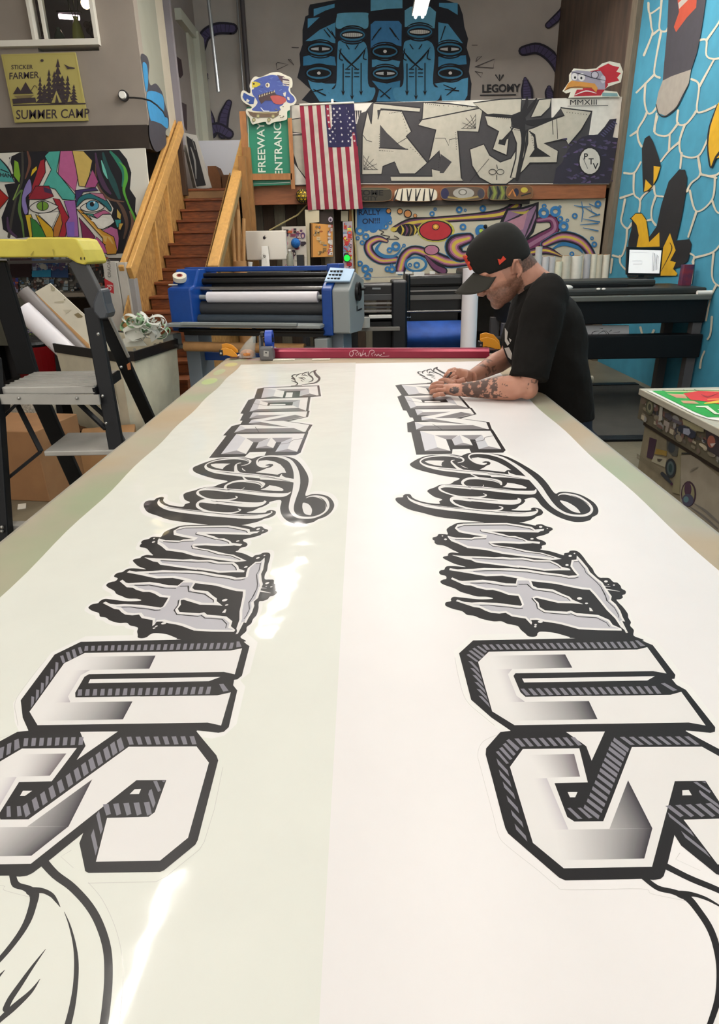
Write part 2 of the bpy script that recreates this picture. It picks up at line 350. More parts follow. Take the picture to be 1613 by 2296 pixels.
# ---- ceiling strip lights
glow = mat('fluorescent tube glow', '#ffffff', .5)
nt = glow.node_tree; bs = nt.nodes['Principled BSDF']; bs.inputs['Emission Color'].default_value = LIGHT_COLOR+(1,); bs.inputs['Emission Strength'].default_value = LIGHT_STRENGTH
hm = mat('white enamel housing', '#d8d8d4', .5)
LN = ['nearest the camera over the left of the table', 'over the right of the work table', 'above the staircase side of the hall', 'far one in front of the hand mural', 'over the right-hand counter', 'over the wide printer at the right', 'behind the viewer at the left', 'over the laminator', 'added to brighten the back wall', 'in front of the rooster cutout, near right wall']
for k, (x, y0, z) in enumerate(((-1.42, .8, 4.6), (.55, 1.7, 4.6), (-1.05, 5.9, 4.6), (.86, 8.55, 4.6), (2.3, 1.6, 4.6), (2.5, 5.4, 4.6), (-3.6, -1.6, 4.6), (.5, 5.2, 4.6), (.35, 7.75, 4.6))):  # the last strip is added to lift the back wall and haze the sheet
    t = thing('strip_light', 'long ceiling strip light hung on wires, '+LN[k], 'light', (x, y0, z), group=None)
    M().box((x-.1, y0, z+.02), (x+.1, y0+2.4, z+.08)).build('housing', hm, t, bevel=.005)
    for s_ in (-.05, .05): M().cyl((x+s_, y0+.03, z), (x+s_, y0+2.37, z), .02, n=12).build('tube', glow, t)
    for yy in (y0+.4, y0+2.0): M().cyl((x, yy, z+.08), (x, yy, 6.3), .003, n=6).build('hanger', hm, t)
# ================================================================ work table
TS = .75; TZ = 1.09   # table top height
tb = thing('work_table', 'long flat work table with pale worn cutting-mat surface filling the foreground', 'table', (0, 1.5, 0))
M().box((-.664, -.375, 1.04), (.626, 3.15, 1.079)).build('core', mat('table core', '#a59b88', .6), tb)
A = Art(lambda x, y: Vector((x*TS, y*TS, TZ)), (0, 0, 1), .00005)
A.fill([(-.9, -.5), (.85, -.5), (.85, 4.21), (-.9, 4.21)], '#b0a897')
for x, y, rx, ry, c in ((-.83, 3.95, .04, .07, '#c4c78a'), (-.85, 3.7, .03, .1, '#aebfa0'), (-.845, 3.42, .04, .09, '#bcc48c'), (-.6, 4.13, .2, .03, '#b9a3a8'), (-.82, 4.12, .06, .05, '#b0b8a2')):
    A.dot(x, y, rx, ry, c, n=20)
top_m = artmat('worn cutting mat', .4, nz=.1, nscale=5)
nt = top_m.node_tree; n_ = nt.nodes.new('ShaderNodeTexNoise'); n_.inputs['Scale'].default_value = 2.6; n_.inputs['Detail'].default_value = 3; r_ = nt.nodes.new('ShaderNodeValToRGB')
for p_, c_ in ((.3, '#e8dcc6'), (.5, '#f2e6d6')): pass
r_.color_ramp.elements[0].position = .36; r_.color_ramp.elements[0].color = (.8, .98, .8, 1); r_.color_ramp.elements[1].position = .62; r_.color_ramp.elements[1].color = (1, .86, .7, 1)
e_ = r_.color_ramp.elements.new(.5); e_.color = (1, .97, .92, 1)
mm = nt.nodes.new('ShaderNodeVectorMath'); mm.operation = 'MULTIPLY'; b_n = nt.nodes['Principled BSDF']; src = b_n.inputs['Base Color'].links[0].from_socket
nt.links.new(nt.nodes['Texture Coordinate'].outputs['Object'], n_.inputs['Vector']); nt.links.new(n_.outputs['Fac'], r_.inputs[0]); nt.links.new(src, mm.inputs[0]); nt.links.new(r_.outputs[0], mm.inputs[1]); nt.links.new(mm.outputs[0], b_n.inputs['Base Color'])
A.build('mat_surface', top_m, tb)
M().box((-.675, -.375, 1.079), (.6375, 3.1575, 1.0898)).build('mat', mat('mat edge', '#97907f', .5), tb)
edge = mat('rounded grey edge strip', '#9d978a', .45, nz=.1, nscale=9)
for x in (-.675, .6375): M().cyl((x, -.375, 1.07), (x, 3.1575, 1.07), .02, n=20).build('edge_strip', edge, tb, smooth=True)
lg = mat('steel table leg', '#4b4d50', .5, metal=.6)
for x in (-.58, .55):
    for y in (-.2, 1.4, 3.0): M().box((x-.03, y-.03, 0), (x+.03, y+.03, 1.04)).build('leg', lg, tb)
M().box((-.6, -.25, .16), (.56, 3.04, .2)).build('lower_shelf', mat('lower shelf board', '#6d5a42', .7), tb)
# ================================================================ the two printed sheets
HM = (1.00553, -.00026, -.71435*TS, -.01186, 1.00486, .01112*TS, -.01558/TS, .00529/TS)
def r2l(v):
    x, y = v.x, v.y; q = HM[6]*x+HM[7]*y+1
    return Vector(((HM[0]*x+HM[1]*y+HM[2])/q, (HM[3]*x+HM[4]*y+HM[5])/q, v.z))
Hm3 = Matrix(((HM[0], HM[1], HM[2]), (HM[3], HM[4], HM[5]), (HM[6], HM[7], 1))).inverted()
SZ = 1.0915
pR = lambda x, y: P(x, y, 'z', SZ)
def pL(x, y):
    v = P(x, y, 'z', SZ); q = Hm3 @ Vector((v.x, v.y, 1)); return Vector((q.x/q.z, q.y/q.z, SZ))
INK, G1, G2, G3, WH = '#110e11', '#8b8689', '#6f6a6c', '#c8c6cb', '#e9e5e2'
MG = '#efece8'
def sil(a_, pts, lv, sm, w_=13):
    a_.fill(pts, INK, lv=lv, sm=sm); k_ = a_.k; a_.k = 1; a_.stroke(pts, w_, MG, sm=sm, closed=True, lv=.35, cap=False); a_.k = k_
def both(proj, k, lv0=1):
    a = Art(proj, (0, 0, 1), .00008, k); a.lv = lv0; return a
parts = []
# -- block capitals (read off the left sheet)
z = fr(480, 800, 5.3767); a = both(pL, 1/5.3767); parts.append(a)
sil(a, z(525,385, 600,372, 930,355, 1270,345, 1292,475, 1165,487, 1140,650, 1155,650, 1135,725, 900,778, 1190,820, 1135,905, 1138,915, 1045,1157, 985,1187, 840,1190, 610,1190, 632,1145, 432,1150, 370,1205, -59,1219, 150,950, 110,948, 215,835, 300,815, 322,808, 345,772, 312,770, 355,688, 318,685, 415,520, 485,500), 1, False, 9)
L2, L3, L4 = 2, 3, 4
a.fill(z(605,378, 1245,353, 1262,465, 1032,475, 1042,412, 850,415, 830,490, 570,497), WH, lv=L2)
a.fill(z(605,380, 745,400, 718,475, 570,497), G3, lv=L3); a.fill(z(755,395, 1145,385, 1040,412, 845,414), G1, lv=L3)
a.fill(z(1145,385, 1150,440, 1032,472, 1042,412), '#b9b7bc', lv=L3); a.fill(z(1032,475, 1155,442, 1240,467), G2, lv=L3)
a.fill(z(570,497, 718,477, 826,491), G2, lv=L3); a.fill(z(876,430, 952,430, 942,488, 858,490), WH, lv=L2)
a.fill(z(505,512, 1135,490, 1110,650, 428,662), WH, lv=L2)
a.fill(z(560,530, 1040,520, 955,548, 648,556), G1, lv=L3); a.fill(z(505,512, 562,532, 525,632, 428,662), G3, lv=L3)
a.fill(z(1040,520, 955,548, 945,585, 1020,616), '#b5b3b8', lv=L3); a.fill(z(428,662, 530,632, 1020,618, 1108,650), G2, lv=L3)
a.fill(z(655,555, 955,548, 945,587, 640,592), INK, lv=L4); a.fill(z(680,572, 860,570, 864,582, 666,588), WH, lv=5)
a.fill(z(470,672, 1125,658, 1108,725, 840,774, 1150,822, 1103,905, 243,915, 315,825, 505,822, 418,803, 455,760, 600,742, 428,742), WH, lv=L2)
a.fill(z(428,742, 520,706, 860,698, 600,742), G1, lv=L3); a.fill(z(590,776, 980,700, 1085,725, 842,773), G2, lv=L3)
a.fill(z(418,803, 560,785, 905,850, 505,822), G2, lv=L3); a.fill(z(243,915, 385,868, 960,858, 1080,906), G2, lv=L3)
a.fill(z(470,672, 550,690, 512,708, 428,742), G3, lv=L4); a.fill(z(455,760, 575,784, 418,803), G3, lv=L4); a.fill(z(315,825, 390,868, 243,915), G3, lv=L4)
a.stroke(z(500,850, 522,882, 545,915), 7, INK, lv=5); a.stroke(z(470,560, 540,575, 640,592), 4, G2, lv=5)
a.fill(z(270,932, 1097,925, 1003,1147, 740,1148, 815,1030, 750,1030, 715,1102, 503,1104, 542,1030, 475,1030, 387,1172, 86,1173), WH, lv=L2)
a.fill(z(390,983, 662,983, 545,1030, 472,1030), G1, lv=L3); a.fill(z(700,980, 950,975, 815,1030, 750,1030), G1, lv=L3)
a.fill(z(270,932, 383,982, 275,1130, 88,1172), '#d2d0d5', lv=L3); a.fill(z(88,1172, 275,1130, 386,1172), G1, lv=L4)
a.fill(z(685,980, 545,1030, 503,1104, 635,1070), '#c2c0c5', lv=L4); a.fill(z(503,1104, 635,1072, 715,1102), G1, lv=5)
a.fill(z(950,975, 815,1030, 740,1148, 887,1110), '#c6c5ca', lv=L4); a.fill(z(740,1148, 890,1112, 1003,1147), G1, lv=5)
a.stroke(z(775,1058, 900,1040, 960,1005, 1085,985), 5, G2, lv=6)
# feather / claw above the word
for pts, w_ in ((z(1240,160, 1212,180, 1235,222, 1272,258, 1250,298, 1190,322, 1060,336), [4, 16, 20, 18, 14, 8, 3]), (z(1145,182, 1140,212, 1185,250, 1190,285, 1140,308), [3, 12, 12, 9, 3]), (z(1240,160, 1180,182, 1143,215), [4, 7, 4]), (z(1145,182, 1080,200, 1060,228), [4, 7, 4]), (z(1068,198, 1010,218, 990,242), [3, 7, 4]), (z(1010,220, 965,218, 942,238, 965,258, 985,275), [4, 6, 12, 8, 3]), (z(935,262, 965,272, 990,302), [5, 9, 4]), (z(935,290, 985,306, 1010,326, 985,344), [4, 9, 10, 4]), (z(1022,255, 1060,262, 1092,282), [4, 7, 3]), (z(1045,245, 1085,255, 1105,265), [3, 6, 3]), (z(1070,235, 1095,220, 1130,235), [3, 8, 3]), (z(1050,285, 1075,300), [5, 3]), (z(930,352, 1060,345), [3, 4])):
    a.k = 1.5/5.3767; a.stroke(pts, w_, INK, lv=7)
# -- script word (right sheet)
a = both(pR, 1.0); parts.append(a)
z5, z6, z7 = fr(900, 1005, 6.452), fr(1050, 1010, 5.3767), fr(870, 1060, 5.3767)
sil(a, z5(125,235, 170,195, 240,155, 330,120, 400,105, 560,97, 740,92, 800,100, 870,110, 905,95, 960,75, 1060,65)+z6(170,32, 290,38, 420,60, 530,100, 680,180, 850,290, 950,390, 1045,515, 1110,500, 1200,500, 1330,525, 1440,575, 1530,640, 1570,710, 1560,770, 1500,805, 1470,840, 1380,862, 1270,860, 1130,820, 1000,755, 890,670, 800,572, 685,590, 690,610, 660,645, 620,665, 580,700, 525,718, 650,725, 755,720, 760,700, 800,690, 870,705, 905,745, 880,780, 830,795, 780,830, 700,855, 620,872, 400,890)+z7(1110,592, 900,570, 620,535, 420,485, 250,440, 130,370, 93,325, 110,300, 180,295, 185,275, 220,257, 270,262, 300,300, 370,335, 480,362, 620,375, 620,345, 655,322, 560,290, 490,240, 478,218, 500,200, 570,175, 620,150, 700,138, 760,132, 800,105, 865,68)+z5(640,405, 450,365, 290,325, 180,285), 1.25, True)
a.fill(z5(340,190, 400,178, 510,178, 625,182, 590,205, 582,240, 592,260, 480,245, 380,215), WH, lv=2)
a.fill(z6(40,92, 120,84, 240,102, 350,138, 455,192, 522,238, 470,238, 440,262, 250,240, 140,232, 195,205, 225,182, 262,172, 273,150, 250,133, 205,130, 172,142, 174,160, 110,148, 60,122), WH, lv=2)
a.fill(z6(470,390, 560,400, 660,425, 708,448, 700,460, 600,458, 415,442, 450,425, 468,405), WH, lv=2)
a.fill(z6(1112,603, 1200,625, 1300,685, 1352,745, 1340,755, 1260,735, 1180,680, 1130,635), WH, lv=2, sm=True)
def st(zz, sc, pts, w_, c, lv): a.k = (1.2 if c == WH else 1.1)/sc; a.stroke(zz(*pts), w_, c, lv=lv)
s6, s5 = 5.3767, 6.452
st(z6, s6, (225,155, 185,163, 100,148, 35,112, 8,75, 40,45, 120,35, 250,45, 400,85, 520,148, 640,232, 760,340, 860,450, 930,550, 1010,650, 1100,722, 1220,775, 1380,787, 1470,757, 1492,700, 1440,632, 1330,562, 1200,527, 1120,527, 1088,545), [8, 22, 18, 16, 14, 14, 14, 16, 20, 26, 36, 48, 52, 48, 38, 24, 20, 22, 26, 26, 26, 26, 18, 12, 8], WH, 3)
st(z6, s6, (635,190, 730,265, 830,360, 900,440, 960,520, 1010,590, 1045,625), [3, 10, 10, 9, 9, 10, 4], INK, 4)
st(z6, s6, (1240,540, 1320,570, 1400,615, 1462,662), [2, 7, 8, 3], INK, 4)
st(z5, s5, (820,213, 880,198, 903,172, 870,143, 760,118, 600,108, 420,125, 320,152, 276,192, 310,232, 400,268, 560,300, 800,325, 1000,347, 1250,370, 1500,398), [6, 12, 22, 22, 20, 16, 14, 16, 18, 20, 26, 36, 42, 42, 42, 40], WH, 3)
st(z6, s6, (290,300, 420,305, 620,322, 770,348, 830,378), [34, 34, 32, 26, 20], WH, 3)
st(z5, s5, (530,292, 700,310, 900,330, 1200,352, 1500,390), [2, 6, 6, 5, 4], INK, 4)
st(z6, s6, (240,285, 400,300, 560,325, 680,345), [4, 5, 5, 2], INK, 4)
st(z5, s5, (710,108, 830,132, 890,172), [2, 6, 2], INK, 4)
st(z5, s5, (772,172, 737,180, 728,202, 765,242, 820,290, 880,320), [6, 14, 20, 24, 28, 30], WH, 3)
st(z5, s5, (865,247, 905,270, 965,292), [2, 9, 2], WH, 3)
st(z5, s5, (1010,375, 1090,415, 1150,432), [10, 14, 8], WH, 3)
st(z5, s5, (1448,522, 1430,492, 1340,462, 1180,442, 1060,434, 950,447, 888,490, 905,530, 950,555), [26, 36, 32, 28, 26, 26, 32, 24, 12], WH, 3)
st(z5, s5, (1120,442, 1240,448, 1350,468, 1440,512), [2, 5, 6, 3], INK, 4)
st(z5, s5, (1185,528, 1193,545, 1172,560), [3, 8, 4], WH, 3)
st(z6, s6, (818,478, 790,507, 650,508, 450,490, 200,462, 0,447), [16, 36, 36, 36, 34, 30], WH, 3)
st(z7, s6, (1000,182, 820,165, 700,160, 640,172, 622,192, 660,225, 760,262, 880,290, 1050,297, 1140,290, 1188,272, 1150,250), [34, 30, 28, 26, 22, 16, 12, 14, 14, 14, 14, 4], WH, 3)
st(z6, s6, (750,487, 500,480, 300,462, 0,438), [2, 5, 5, 5], INK, 4); st(z7, s6, (1000,178, 820,162, 690,158), [5, 5, 2], INK, 4)
st(z6, s6, (602,580, 622,605, 560,625, 400,622, 200,602, 0,582), [10, 38, 46, 46, 44, 42], WH, 3)
st(z7, s6, (1000,322, 850,308, 790,308, 765,328, 800,370, 880,405, 1000,435, 1150,452, 1300,455, 1370,440, 1383,420, 1340,405), [42, 36, 34, 28, 20, 16, 14, 14, 14, 16, 14, 4], WH, 3)
st(z6, s6, (360,610, 200,600, 0,580), [2, 6, 6], INK, 4); st(z7, s6, (1000,318, 900,305), [5, 2], INK, 4)
st(z7, s6, (235,285, 265,322, 340,360, 480,400, 700,430, 900,450, 1100,470, 1300,486, 1500,498), [4, 18, 24, 30, 36, 38, 40, 40, 40], WH, 3)
st(z6, s6, (480,765, 645,772, 760,765, 820,745, 837,722, 815,705), [42, 42, 40, 26, 14, 5], WH, 3)
st(z7, s6, (440,388, 700,416, 1000,448, 1300,476, 1500,488), [2, 6, 6, 6, 5], INK, 4); st(z6, s6, (480,752, 620,758, 700,752), [5, 5, 2], INK, 4)
st(z6, s6, (487,255, 500,280, 550,302, 640,322), [4, 18, 22, 8], WH, 3)
# -- dripping word
W1, W2, W3, W4 = fr(960, 1170, 5.3767), fr(1160, 1210, 5.3767), fr(980, 1290, 6.204), fr(1180, 1300, 6.204)
sil(a, W1(225,95, 260,60, 290,45, 340,20, 420,10, 640,8, 900,5, 1100,12, 1200,25, 1290,45, 1310,35, 1370,30, 1430,55, 1490,70, 1505,95, 1465,120, 1460,135, 1400,160, 1310,185, 1330,210, 1380,225, 1420,250, 1420,275, 1375,290, 1375,320, 1360,335, 1470,355)+W2(484,165, 560,188, 570,165, 620,155, 640,135, 700,133, 750,155, 800,210, 850,280, 910,350, 935,400, 990,455, 1050,460, 1110,465, 1160,510, 1210,520, 1250,560, 1260,590, 1305,615, 1312,640, 1300,660, 1270,670, 1275,700, 1240,720)+W4(1260,278, 1290,320, 1350,380, 1415,470, 1425,530, 1460,590, 1450,640, 1500,700, 1500,780, 1600,850, 690,815, 600,795, 400,740, 220,722, 165,740, 150,780, 100,795, 30,785)+W3(1230,810, 1170,760, 1120,705, 980,675, 900,640, 780,640, 620,605, 520,565, 420,550, 350,500, 230,470, 130,430, 115,400, 130,375, 195,360, 195,330, 235,300, 350,310, 600,335, 780,325, 700,300, 560,295, 450,265, 330,230, 250,185, 120,140, 60,110, 52,80, 90,60, 130,50)+W1(215,655, 150,635, 135,605, 155,585, 195,578, 210,550, 240,535, 330,535, 455,545, 330,510, 250,475, 185,440, 190,420, 240,408, 245,385, 290,370, 370,375, 300,340, 200,290, 110,275, 80,250, 80,230, 58,215, 60,190, 110,175, 130,150, 200,150, 240,150), 1.5, True)
GY = '#bdbac0'
def letter(pts, w_):
    a.fill(pts, GY, lv=2); a.k = 1.45/5.4; a.stroke(pts, w_, WH, sm=False, closed=True, lv=3)
letter(W1(335,75, 360,45, 430,35, 700,30, 950,28, 1100,50, 1250,75, 1290,106, 1400,98, 1330,118, 1100,113, 900,108, 640,104, 760,130, 900,160, 980,185, 1050,185, 1150,215, 1200,240, 1350,256, 1240,250, 1100,255, 900,245, 740,250, 760,275, 850,300, 1000,320, 1100,340, 1250,370, 1370,385, 1500,425, 1600,448, 1500,450, 1200,415, 900,375, 700,330, 480,305, 370,255, 290,225, 240,182, 340,205, 530,210, 560,195, 700,188, 710,172, 600,155, 450,130, 380,115), 17)
letter(W1(300,402, 450,425, 620,430, 800,440, 900,435, 1000,445, 1150,445, 1280,470, 1470,475, 1560,515)+W2(537,340, 640,362, 500,360, 330,365, 200,345, 0,322)+W1(1100,545, 900,520, 700,495, 580,480, 520,450, 450,440), 15)
letter(W1(260,572, 400,585, 550,580, 680,570, 850,575, 1000,575, 1200,590, 1400,622)+W2(538,432, 620,450, 700,445, 740,430, 690,370, 655,320, 668,255, 725,250, 720,205, 760,250, 840,345, 870,400, 960,480, 1020,525, 1060,590, 1130,690)+W4(1170,290, 1240,350, 1300,440, 1330,520, 1365,580, 1320,570, 1405,740, 1330,650, 1250,530, 1130,410, 1050,310, 960,200, 890,128, 780,120, 600,85, 420,45, 200,20, 40,3)+W1(1090,672, 900,640, 700,645, 580,625, 470,605), 17)
letter(W3(205,42, 350,95, 480,88, 640,78, 800,98, 960,127, 1105,130, 1120,60, 1285,60, 1295,75, 1330,160, 1400,190)+W4(372,150, 500,210, 600,250, 640,290, 780,340, 640,315, 450,310, 300,275, 150,240, 100,250, 115,285, 165,330, 180,390, 260,440, 400,450, 570,460, 620,445, 700,480, 900,495, 1000,505, 1150,570, 1200,640, 1330,695, 1000,690, 740,675, 500,610, 400,590, 260,570, 150,545, 60,550)+W3(1320,675, 1240,590, 1050,560, 960,510, 870,520, 760,510, 680,480, 600,440, 520,430, 275,350, 480,395, 600,390, 840,400, 1000,420, 1170,440, 1200,410, 1170,330, 1140,275, 1000,260, 880,215, 780,190, 690,190, 560,160, 480,130, 390,125), 17)
for zz, pts in ((W1, (360,72, 440,45, 700,41, 950,39, 1100,62, 1235,86, 1270,105)), (W1, (630,104, 645,122, 760,142, 960,186, 1050,196, 1150,222, 1175,236)), (W1, (735,262, 780,295, 1000,326, 1180,370, 1350,386, 1520,435)), (W1, (535,440, 620,445, 800,452, 980,462, 1140,460, 1280,485, 1470,488, 1560,530, 1600,560)), (W1, (550,598, 700,592, 850,590, 1000,597, 1200,608, 1400,640, 1613,662)), (W1, (330,211, 530,222, 560,208, 700,205)), (W2, (540,450, 620,466, 700,465, 738,455)), (W2, (690,268, 740,263, 810,350, 830,400, 960,515, 1010,570, 1060,660, 1090,745)), (W3, (470,110, 600,113, 680,108, 940,150, 1110,155)), (W3, (600,420, 720,415, 820,430, 1000,445, 1130,466, 1195,460)), (W3, (1140,126, 1260,124, 1340,200, 1613,237)), (W3, (1325,320, 1390,400, 1400,460, 1500,525, 1613,530)), (W4, (20,70, 100,140, 370,177, 580,260, 610,290)), (W4, (80,265, 140,330, 155,400, 260,460, 600,490, 625,475, 720,515, 980,530, 1120,600, 1160,655)), (W4, (1040,100, 1110,240, 1120,290, 1230,390, 1280,480, 1292,525))):
    a.k = 1.15/5.5; a.stroke(zz(*pts), 7, INK, sm=False, lv=4)
for zz, x, y, rx, ry in ((W1,175,172,10,7), (W1,212,213,18,11), (W1,1360,62,20,12), (W1,1440,83,9,6), (W1,1255,207,20,9), (W2,640,198,20,12), (W2,692,168,10,7), (W2,602,308,20,11), (W2,1072,505,22,13), (W2,1100,545,9,5), (W2,1168,550,13,7), (W4,745,262,30,16), (W4,842,330,19,9), (W3,1375,690,15,10), (W3,1370,716,15,9), (W3,1440,648,30,14)):
    (px_, py_), = zz(x, y); a.dot(px_, py_, rx/5.4, ry/5.4, WH, lv=4)
a.fill(W4(880,390, 905,395, 935,440, 885,438), WH, lv=4); a.stroke(W2(1060,598, 1150,612, 1240,626), [14, 9, 2], WH, lv=4); a.stroke(W2(1020,562, 1125,566), [9, 3], WH, lv=4)
# -- U
u = fr(1013, 1400, 2.688); a.k = 1/2.688
sil(a, u(45,175, 130,97, 720,85, 1100,75, 1180,112, 1213,125, 1350,305, 1345,328, 1300,334, 1413,395, 1590,620, 1588,648, 1560,654, 1415,640, 1380,680, 355,660, 355,640, 240,562, 118,455, 65,250), 1.75, False, 26)
a.fill(u(225,165, 1120,152, 1180,138, 1297,297, 1215,283, 385,296, 373,312, 415,410, 445,438, 1320,425, 1385,407, 1532,610, 1430,592, 380,608, 245,525, 160,228), WH, lv=2)
a.grad(u(235,190, 685,182, 728,262, 270,272), WH, '#37323a', lv=3, pw=1.3); a.grad(u(330,470, 828,463, 880,572, 365,582), WH, '#2f2b33', lv=3, pw=1.3)
a.grad(u(255,272, 372,270, 440,468, 330,470), WH, '#b5adb3', lv=3, pw=1.6)
a.fill(u(365,271, 760,262, 860,462, 445,469, 392,432, 340,302), WH, lv=4)
a.fill(u(385,296, 1215,283, 1300,298, 1390,405, 1320,425, 445,438, 415,410, 373,312), INK, lv=5); a.fill(u(425,328, 1225,314, 1180,340, 438,352), WH, lv=6)
HG = '#7d7a83'
for k in range(23):
    x = 184+k*40.5; y = -.021*(x-180); y2 = -.012*(x-180); a.fill(u(x,124+y, x+19,123+y, x+49,153+y2, x+27,155+y2), HG, lv=6)
for q in ((1105,98, 1122,98, 1168,130, 1140,134), (90,185, 105,180, 165,225, 150,228), (103,162, 120,158, 184,205, 170,213), (125,148, 138,142, 200,188, 190,198), (150,134, 163,130, 213,165, 203,174)): a.fill(u(*q), HG, lv=6)
for k in range(6):
    x, y = 100+k*12.5, 222+k*42; a.fill(u(x,y, x+22,y+4, x+60,y+44, x+70,y+72), HG, lv=6)
for k in range(18):
    x = 415+k*46.5; y = -.02*(x-420); a.fill(u(x,390+y, x+22,389+y, x+60,428+y*.6, x+34,430+y*.6), HG, lv=6)
a.fill(u(1262,358, 1285,355, 1362,398, 1335,404), HG, lv=6)
# -- S
s1 = fr(1053, 1600, 2.88); a.k = 1/2.88
b = both(pL, 1/2.88); parts.append(b); sl = fr(0, 1620, 2.88)
def mix(l1, l2, l3=()):   # contour taken partly from each sheet
    return [pR(*p) for p in l1]+[pL(*p) for p in l2]+[pR(*p) for p in l3]
c3 = Art(lambda x, y: Vector((x, y, SZ)), (0, 0, 1), .00008); parts.append(c3)
def f3(vs, col, lv): c3.fill([(v.x, v.y) for v in vs], col, lv=lv)
f3(mix(s1(290,80, 265,112, 200,120, 108,225, 105,265, 150,430, 215,680, 232,740, 250,775, 400,905, 580,1060, 620,1078, 1110,1068, 1190,1075, 1235,1068, 1255,1050, 1265,1020, 1283,960, 1325,785), sl(513,780, 545,930, 550,960, 572,972, 1035,965, 1060,955, 1262,790, 1278,760, 1410,245, 1398,212, 1312,110, 1268,55, 1240,10)), INK, 1.9)
f3(mix(s1(262,345, 345,230, 710,225, 765,445, 550,450, 632,668, 678,698, 865,696, 1050,217), sl(1270,155, 1350,260, 1215,745, 1035,892, 620,900, 692,617, 960,610, 1000,580, 1075,372), s1(1327,437, 1180,990, 610,1000, 410,835)), WH, 2.1)
a.grad(s1(380,268, 677,262, 715,408, 480,415), WH, '#6f656a', lv=3, pw=1.4); a.grad(s1(545,752, 1182,742, 1130,937, 590,948), WH, '#332e36', lv=3, pw=1.2)
a.put(s1(1025,432, 1182,742, 905,745), ['#332e36', '#332e36', tuple(hexc(WH)[i]*.515+hexc('#332e36')[i]*.485 for i in range(3))], [(0, 1, 2)], 3)
a.grad(s1(405,420, 500,418, 640,750, 530,752), WH, '#c9c2c6', lv=3, pw=1.6)
a.fill(s1(625,120, 875,117, 790,305, 755,212, 722,188), WH, lv=3)
a.fill(s1(635,508, 698,508, 683,542, 650,542), WH, lv=3); b.fill(sl(870,432, 912,430, 898,463, 838,464), WH, lv=3)
for x in range(290, 660, 52): a.fill(s1(x,162-.02*(x-290), x+28,161-.02*(x-290), x+74,212-.02*(x-290), x+48,215-.02*(x-290)), HG, lv=3)
for q in ((170,248, 188,242, 256,322, 240,326), (192,226, 212,216, 278,292, 262,300), (215,200, 234,190, 300,262, 285,275), (238,175, 256,165, 325,225, 308,245)): a.fill(s1(*q), HG, lv=3)
for x, y in ((175,290), (190,362), (215,440), (240,530), (268,622), (292,712)): a.fill(s1(x,y, x+72,y+78, x+82,y+116, x+10,y+38), HG, lv=3)
for x, y in ((935,155), (918,182), (905,214), (890,250), (876,284), (862,318), (847,352), (832,390), (815,430), (798,470), (782,510), (765,548), (745,588)): a.fill(s1(x,y, x+96,y+72, x+88,y+96, x-7,y+22), HG, lv=3)
a.fill(s1(698,610, 720,608, 795,672, 772,678), HG, lv=3); a.fill(s1(632,612, 652,608, 730,680, 702,681), HG, lv=3)
for k in range(8): x = 818+k*58; b.fill(sl(x,94-.5*k, x+30,92-.5*k, x+46,143-.3*k, x+18,145-.3*k), HG, lv=3)
b.fill(sl(990,380, 1015,378, 1040,440, 1022,450), HG, lv=3); b.fill(sl(965,440, 980,430, 1005,520, 990,555, 958,465), HG, lv=3); b.fill(sl(1045,378, 1070,376, 1060,388), HG, lv=3)
for x in range(665, 930, 66): b.fill(sl(x,530-.05*(x-665), x+36,526-.05*(x-665), x+52,592, x+22,602), HG, lv=3)
b.fill(sl(622,600, 640,570, 665,690, 650,725), HG, lv=3); b.fill(sl(588,730, 605,688, 632,810, 618,860), HG, lv=3)
# -- tail below the S
t2 = fr(1213, 1846, 4.0325); a.k = 1/4.0325
a.stroke(t2(930,490, 1060,585, 1200,620, 1330,678, 1430,795, 1530,950, 1590,1120, 1620,1330, 1600,1600, 1500,1900), [42, 46, 48, 62, 60, 62, 62, 62, 60, 50], INK, lv=.7)
t1 = fr(0, 1896, 3.226); b.k = 1/3.226
b.stroke(t1(300,100, 400,210, 520,300, 640,430, 720,570, 775,750, 785,950, 770,1150, 745,1320, 690,1500), [70, 64, 62, 62, 62, 62, 62, 62, 62, 60], INK, lv=.7)
b.stroke(t1(215,330, 300,325, 370,355, 408,400, 436,445), [60, 38, 34, 22, 3], INK, lv=.7)
b.stroke(t1(465,480, 505,580, 540,720, 553,860, 545,1020, 520,1180, 485,1320), [3, 14, 24, 34, 36, 44, 50], INK, lv=.7)
b.stroke(t1(330,750, 240,870, 150,1000, 75,1110, 40,1185), [3, 20, 34, 40, 44], INK, lv=.7); b.stroke(t1(290,965, 220,1060, 100,1170, 0,1260, -80,1340), [3, 26, 44, 34, 30], INK, lv=.7)
b.stroke(t1(35,900, -40,980), [3, 30], INK, lv=.7)
# cut lines around the graphic
CL = '#c9c5c0'
b.stroke(sl(1440,290, 1385,560, 1320,770, 1290,820, 1080,990, 1010,1028, 570,1038), 3, CL, sm=False, lv=1)
b.stroke(t1(640,268, 740,390, 830,580, 880,780, 890,980, 865,1290), 3, CL, lv=1); b.stroke(t1(515,35, 440,80, 530,160), 3, CL, sm=False, lv=1)
a.k = 1/2.88; a.stroke(s1(200,130, 90,180, 55,260, 75,360, 150,640, 190,790, 250,860, 440,1010, 560,1110, 640,1138, 1110,1132, 1180,1165, 1400,1210), 2, CL, lv=1)
a.k = 1/2.688; a.stroke(u(20,200, 45,330, 90,460, 200,560, 260,610), 2, CL, lv=1)
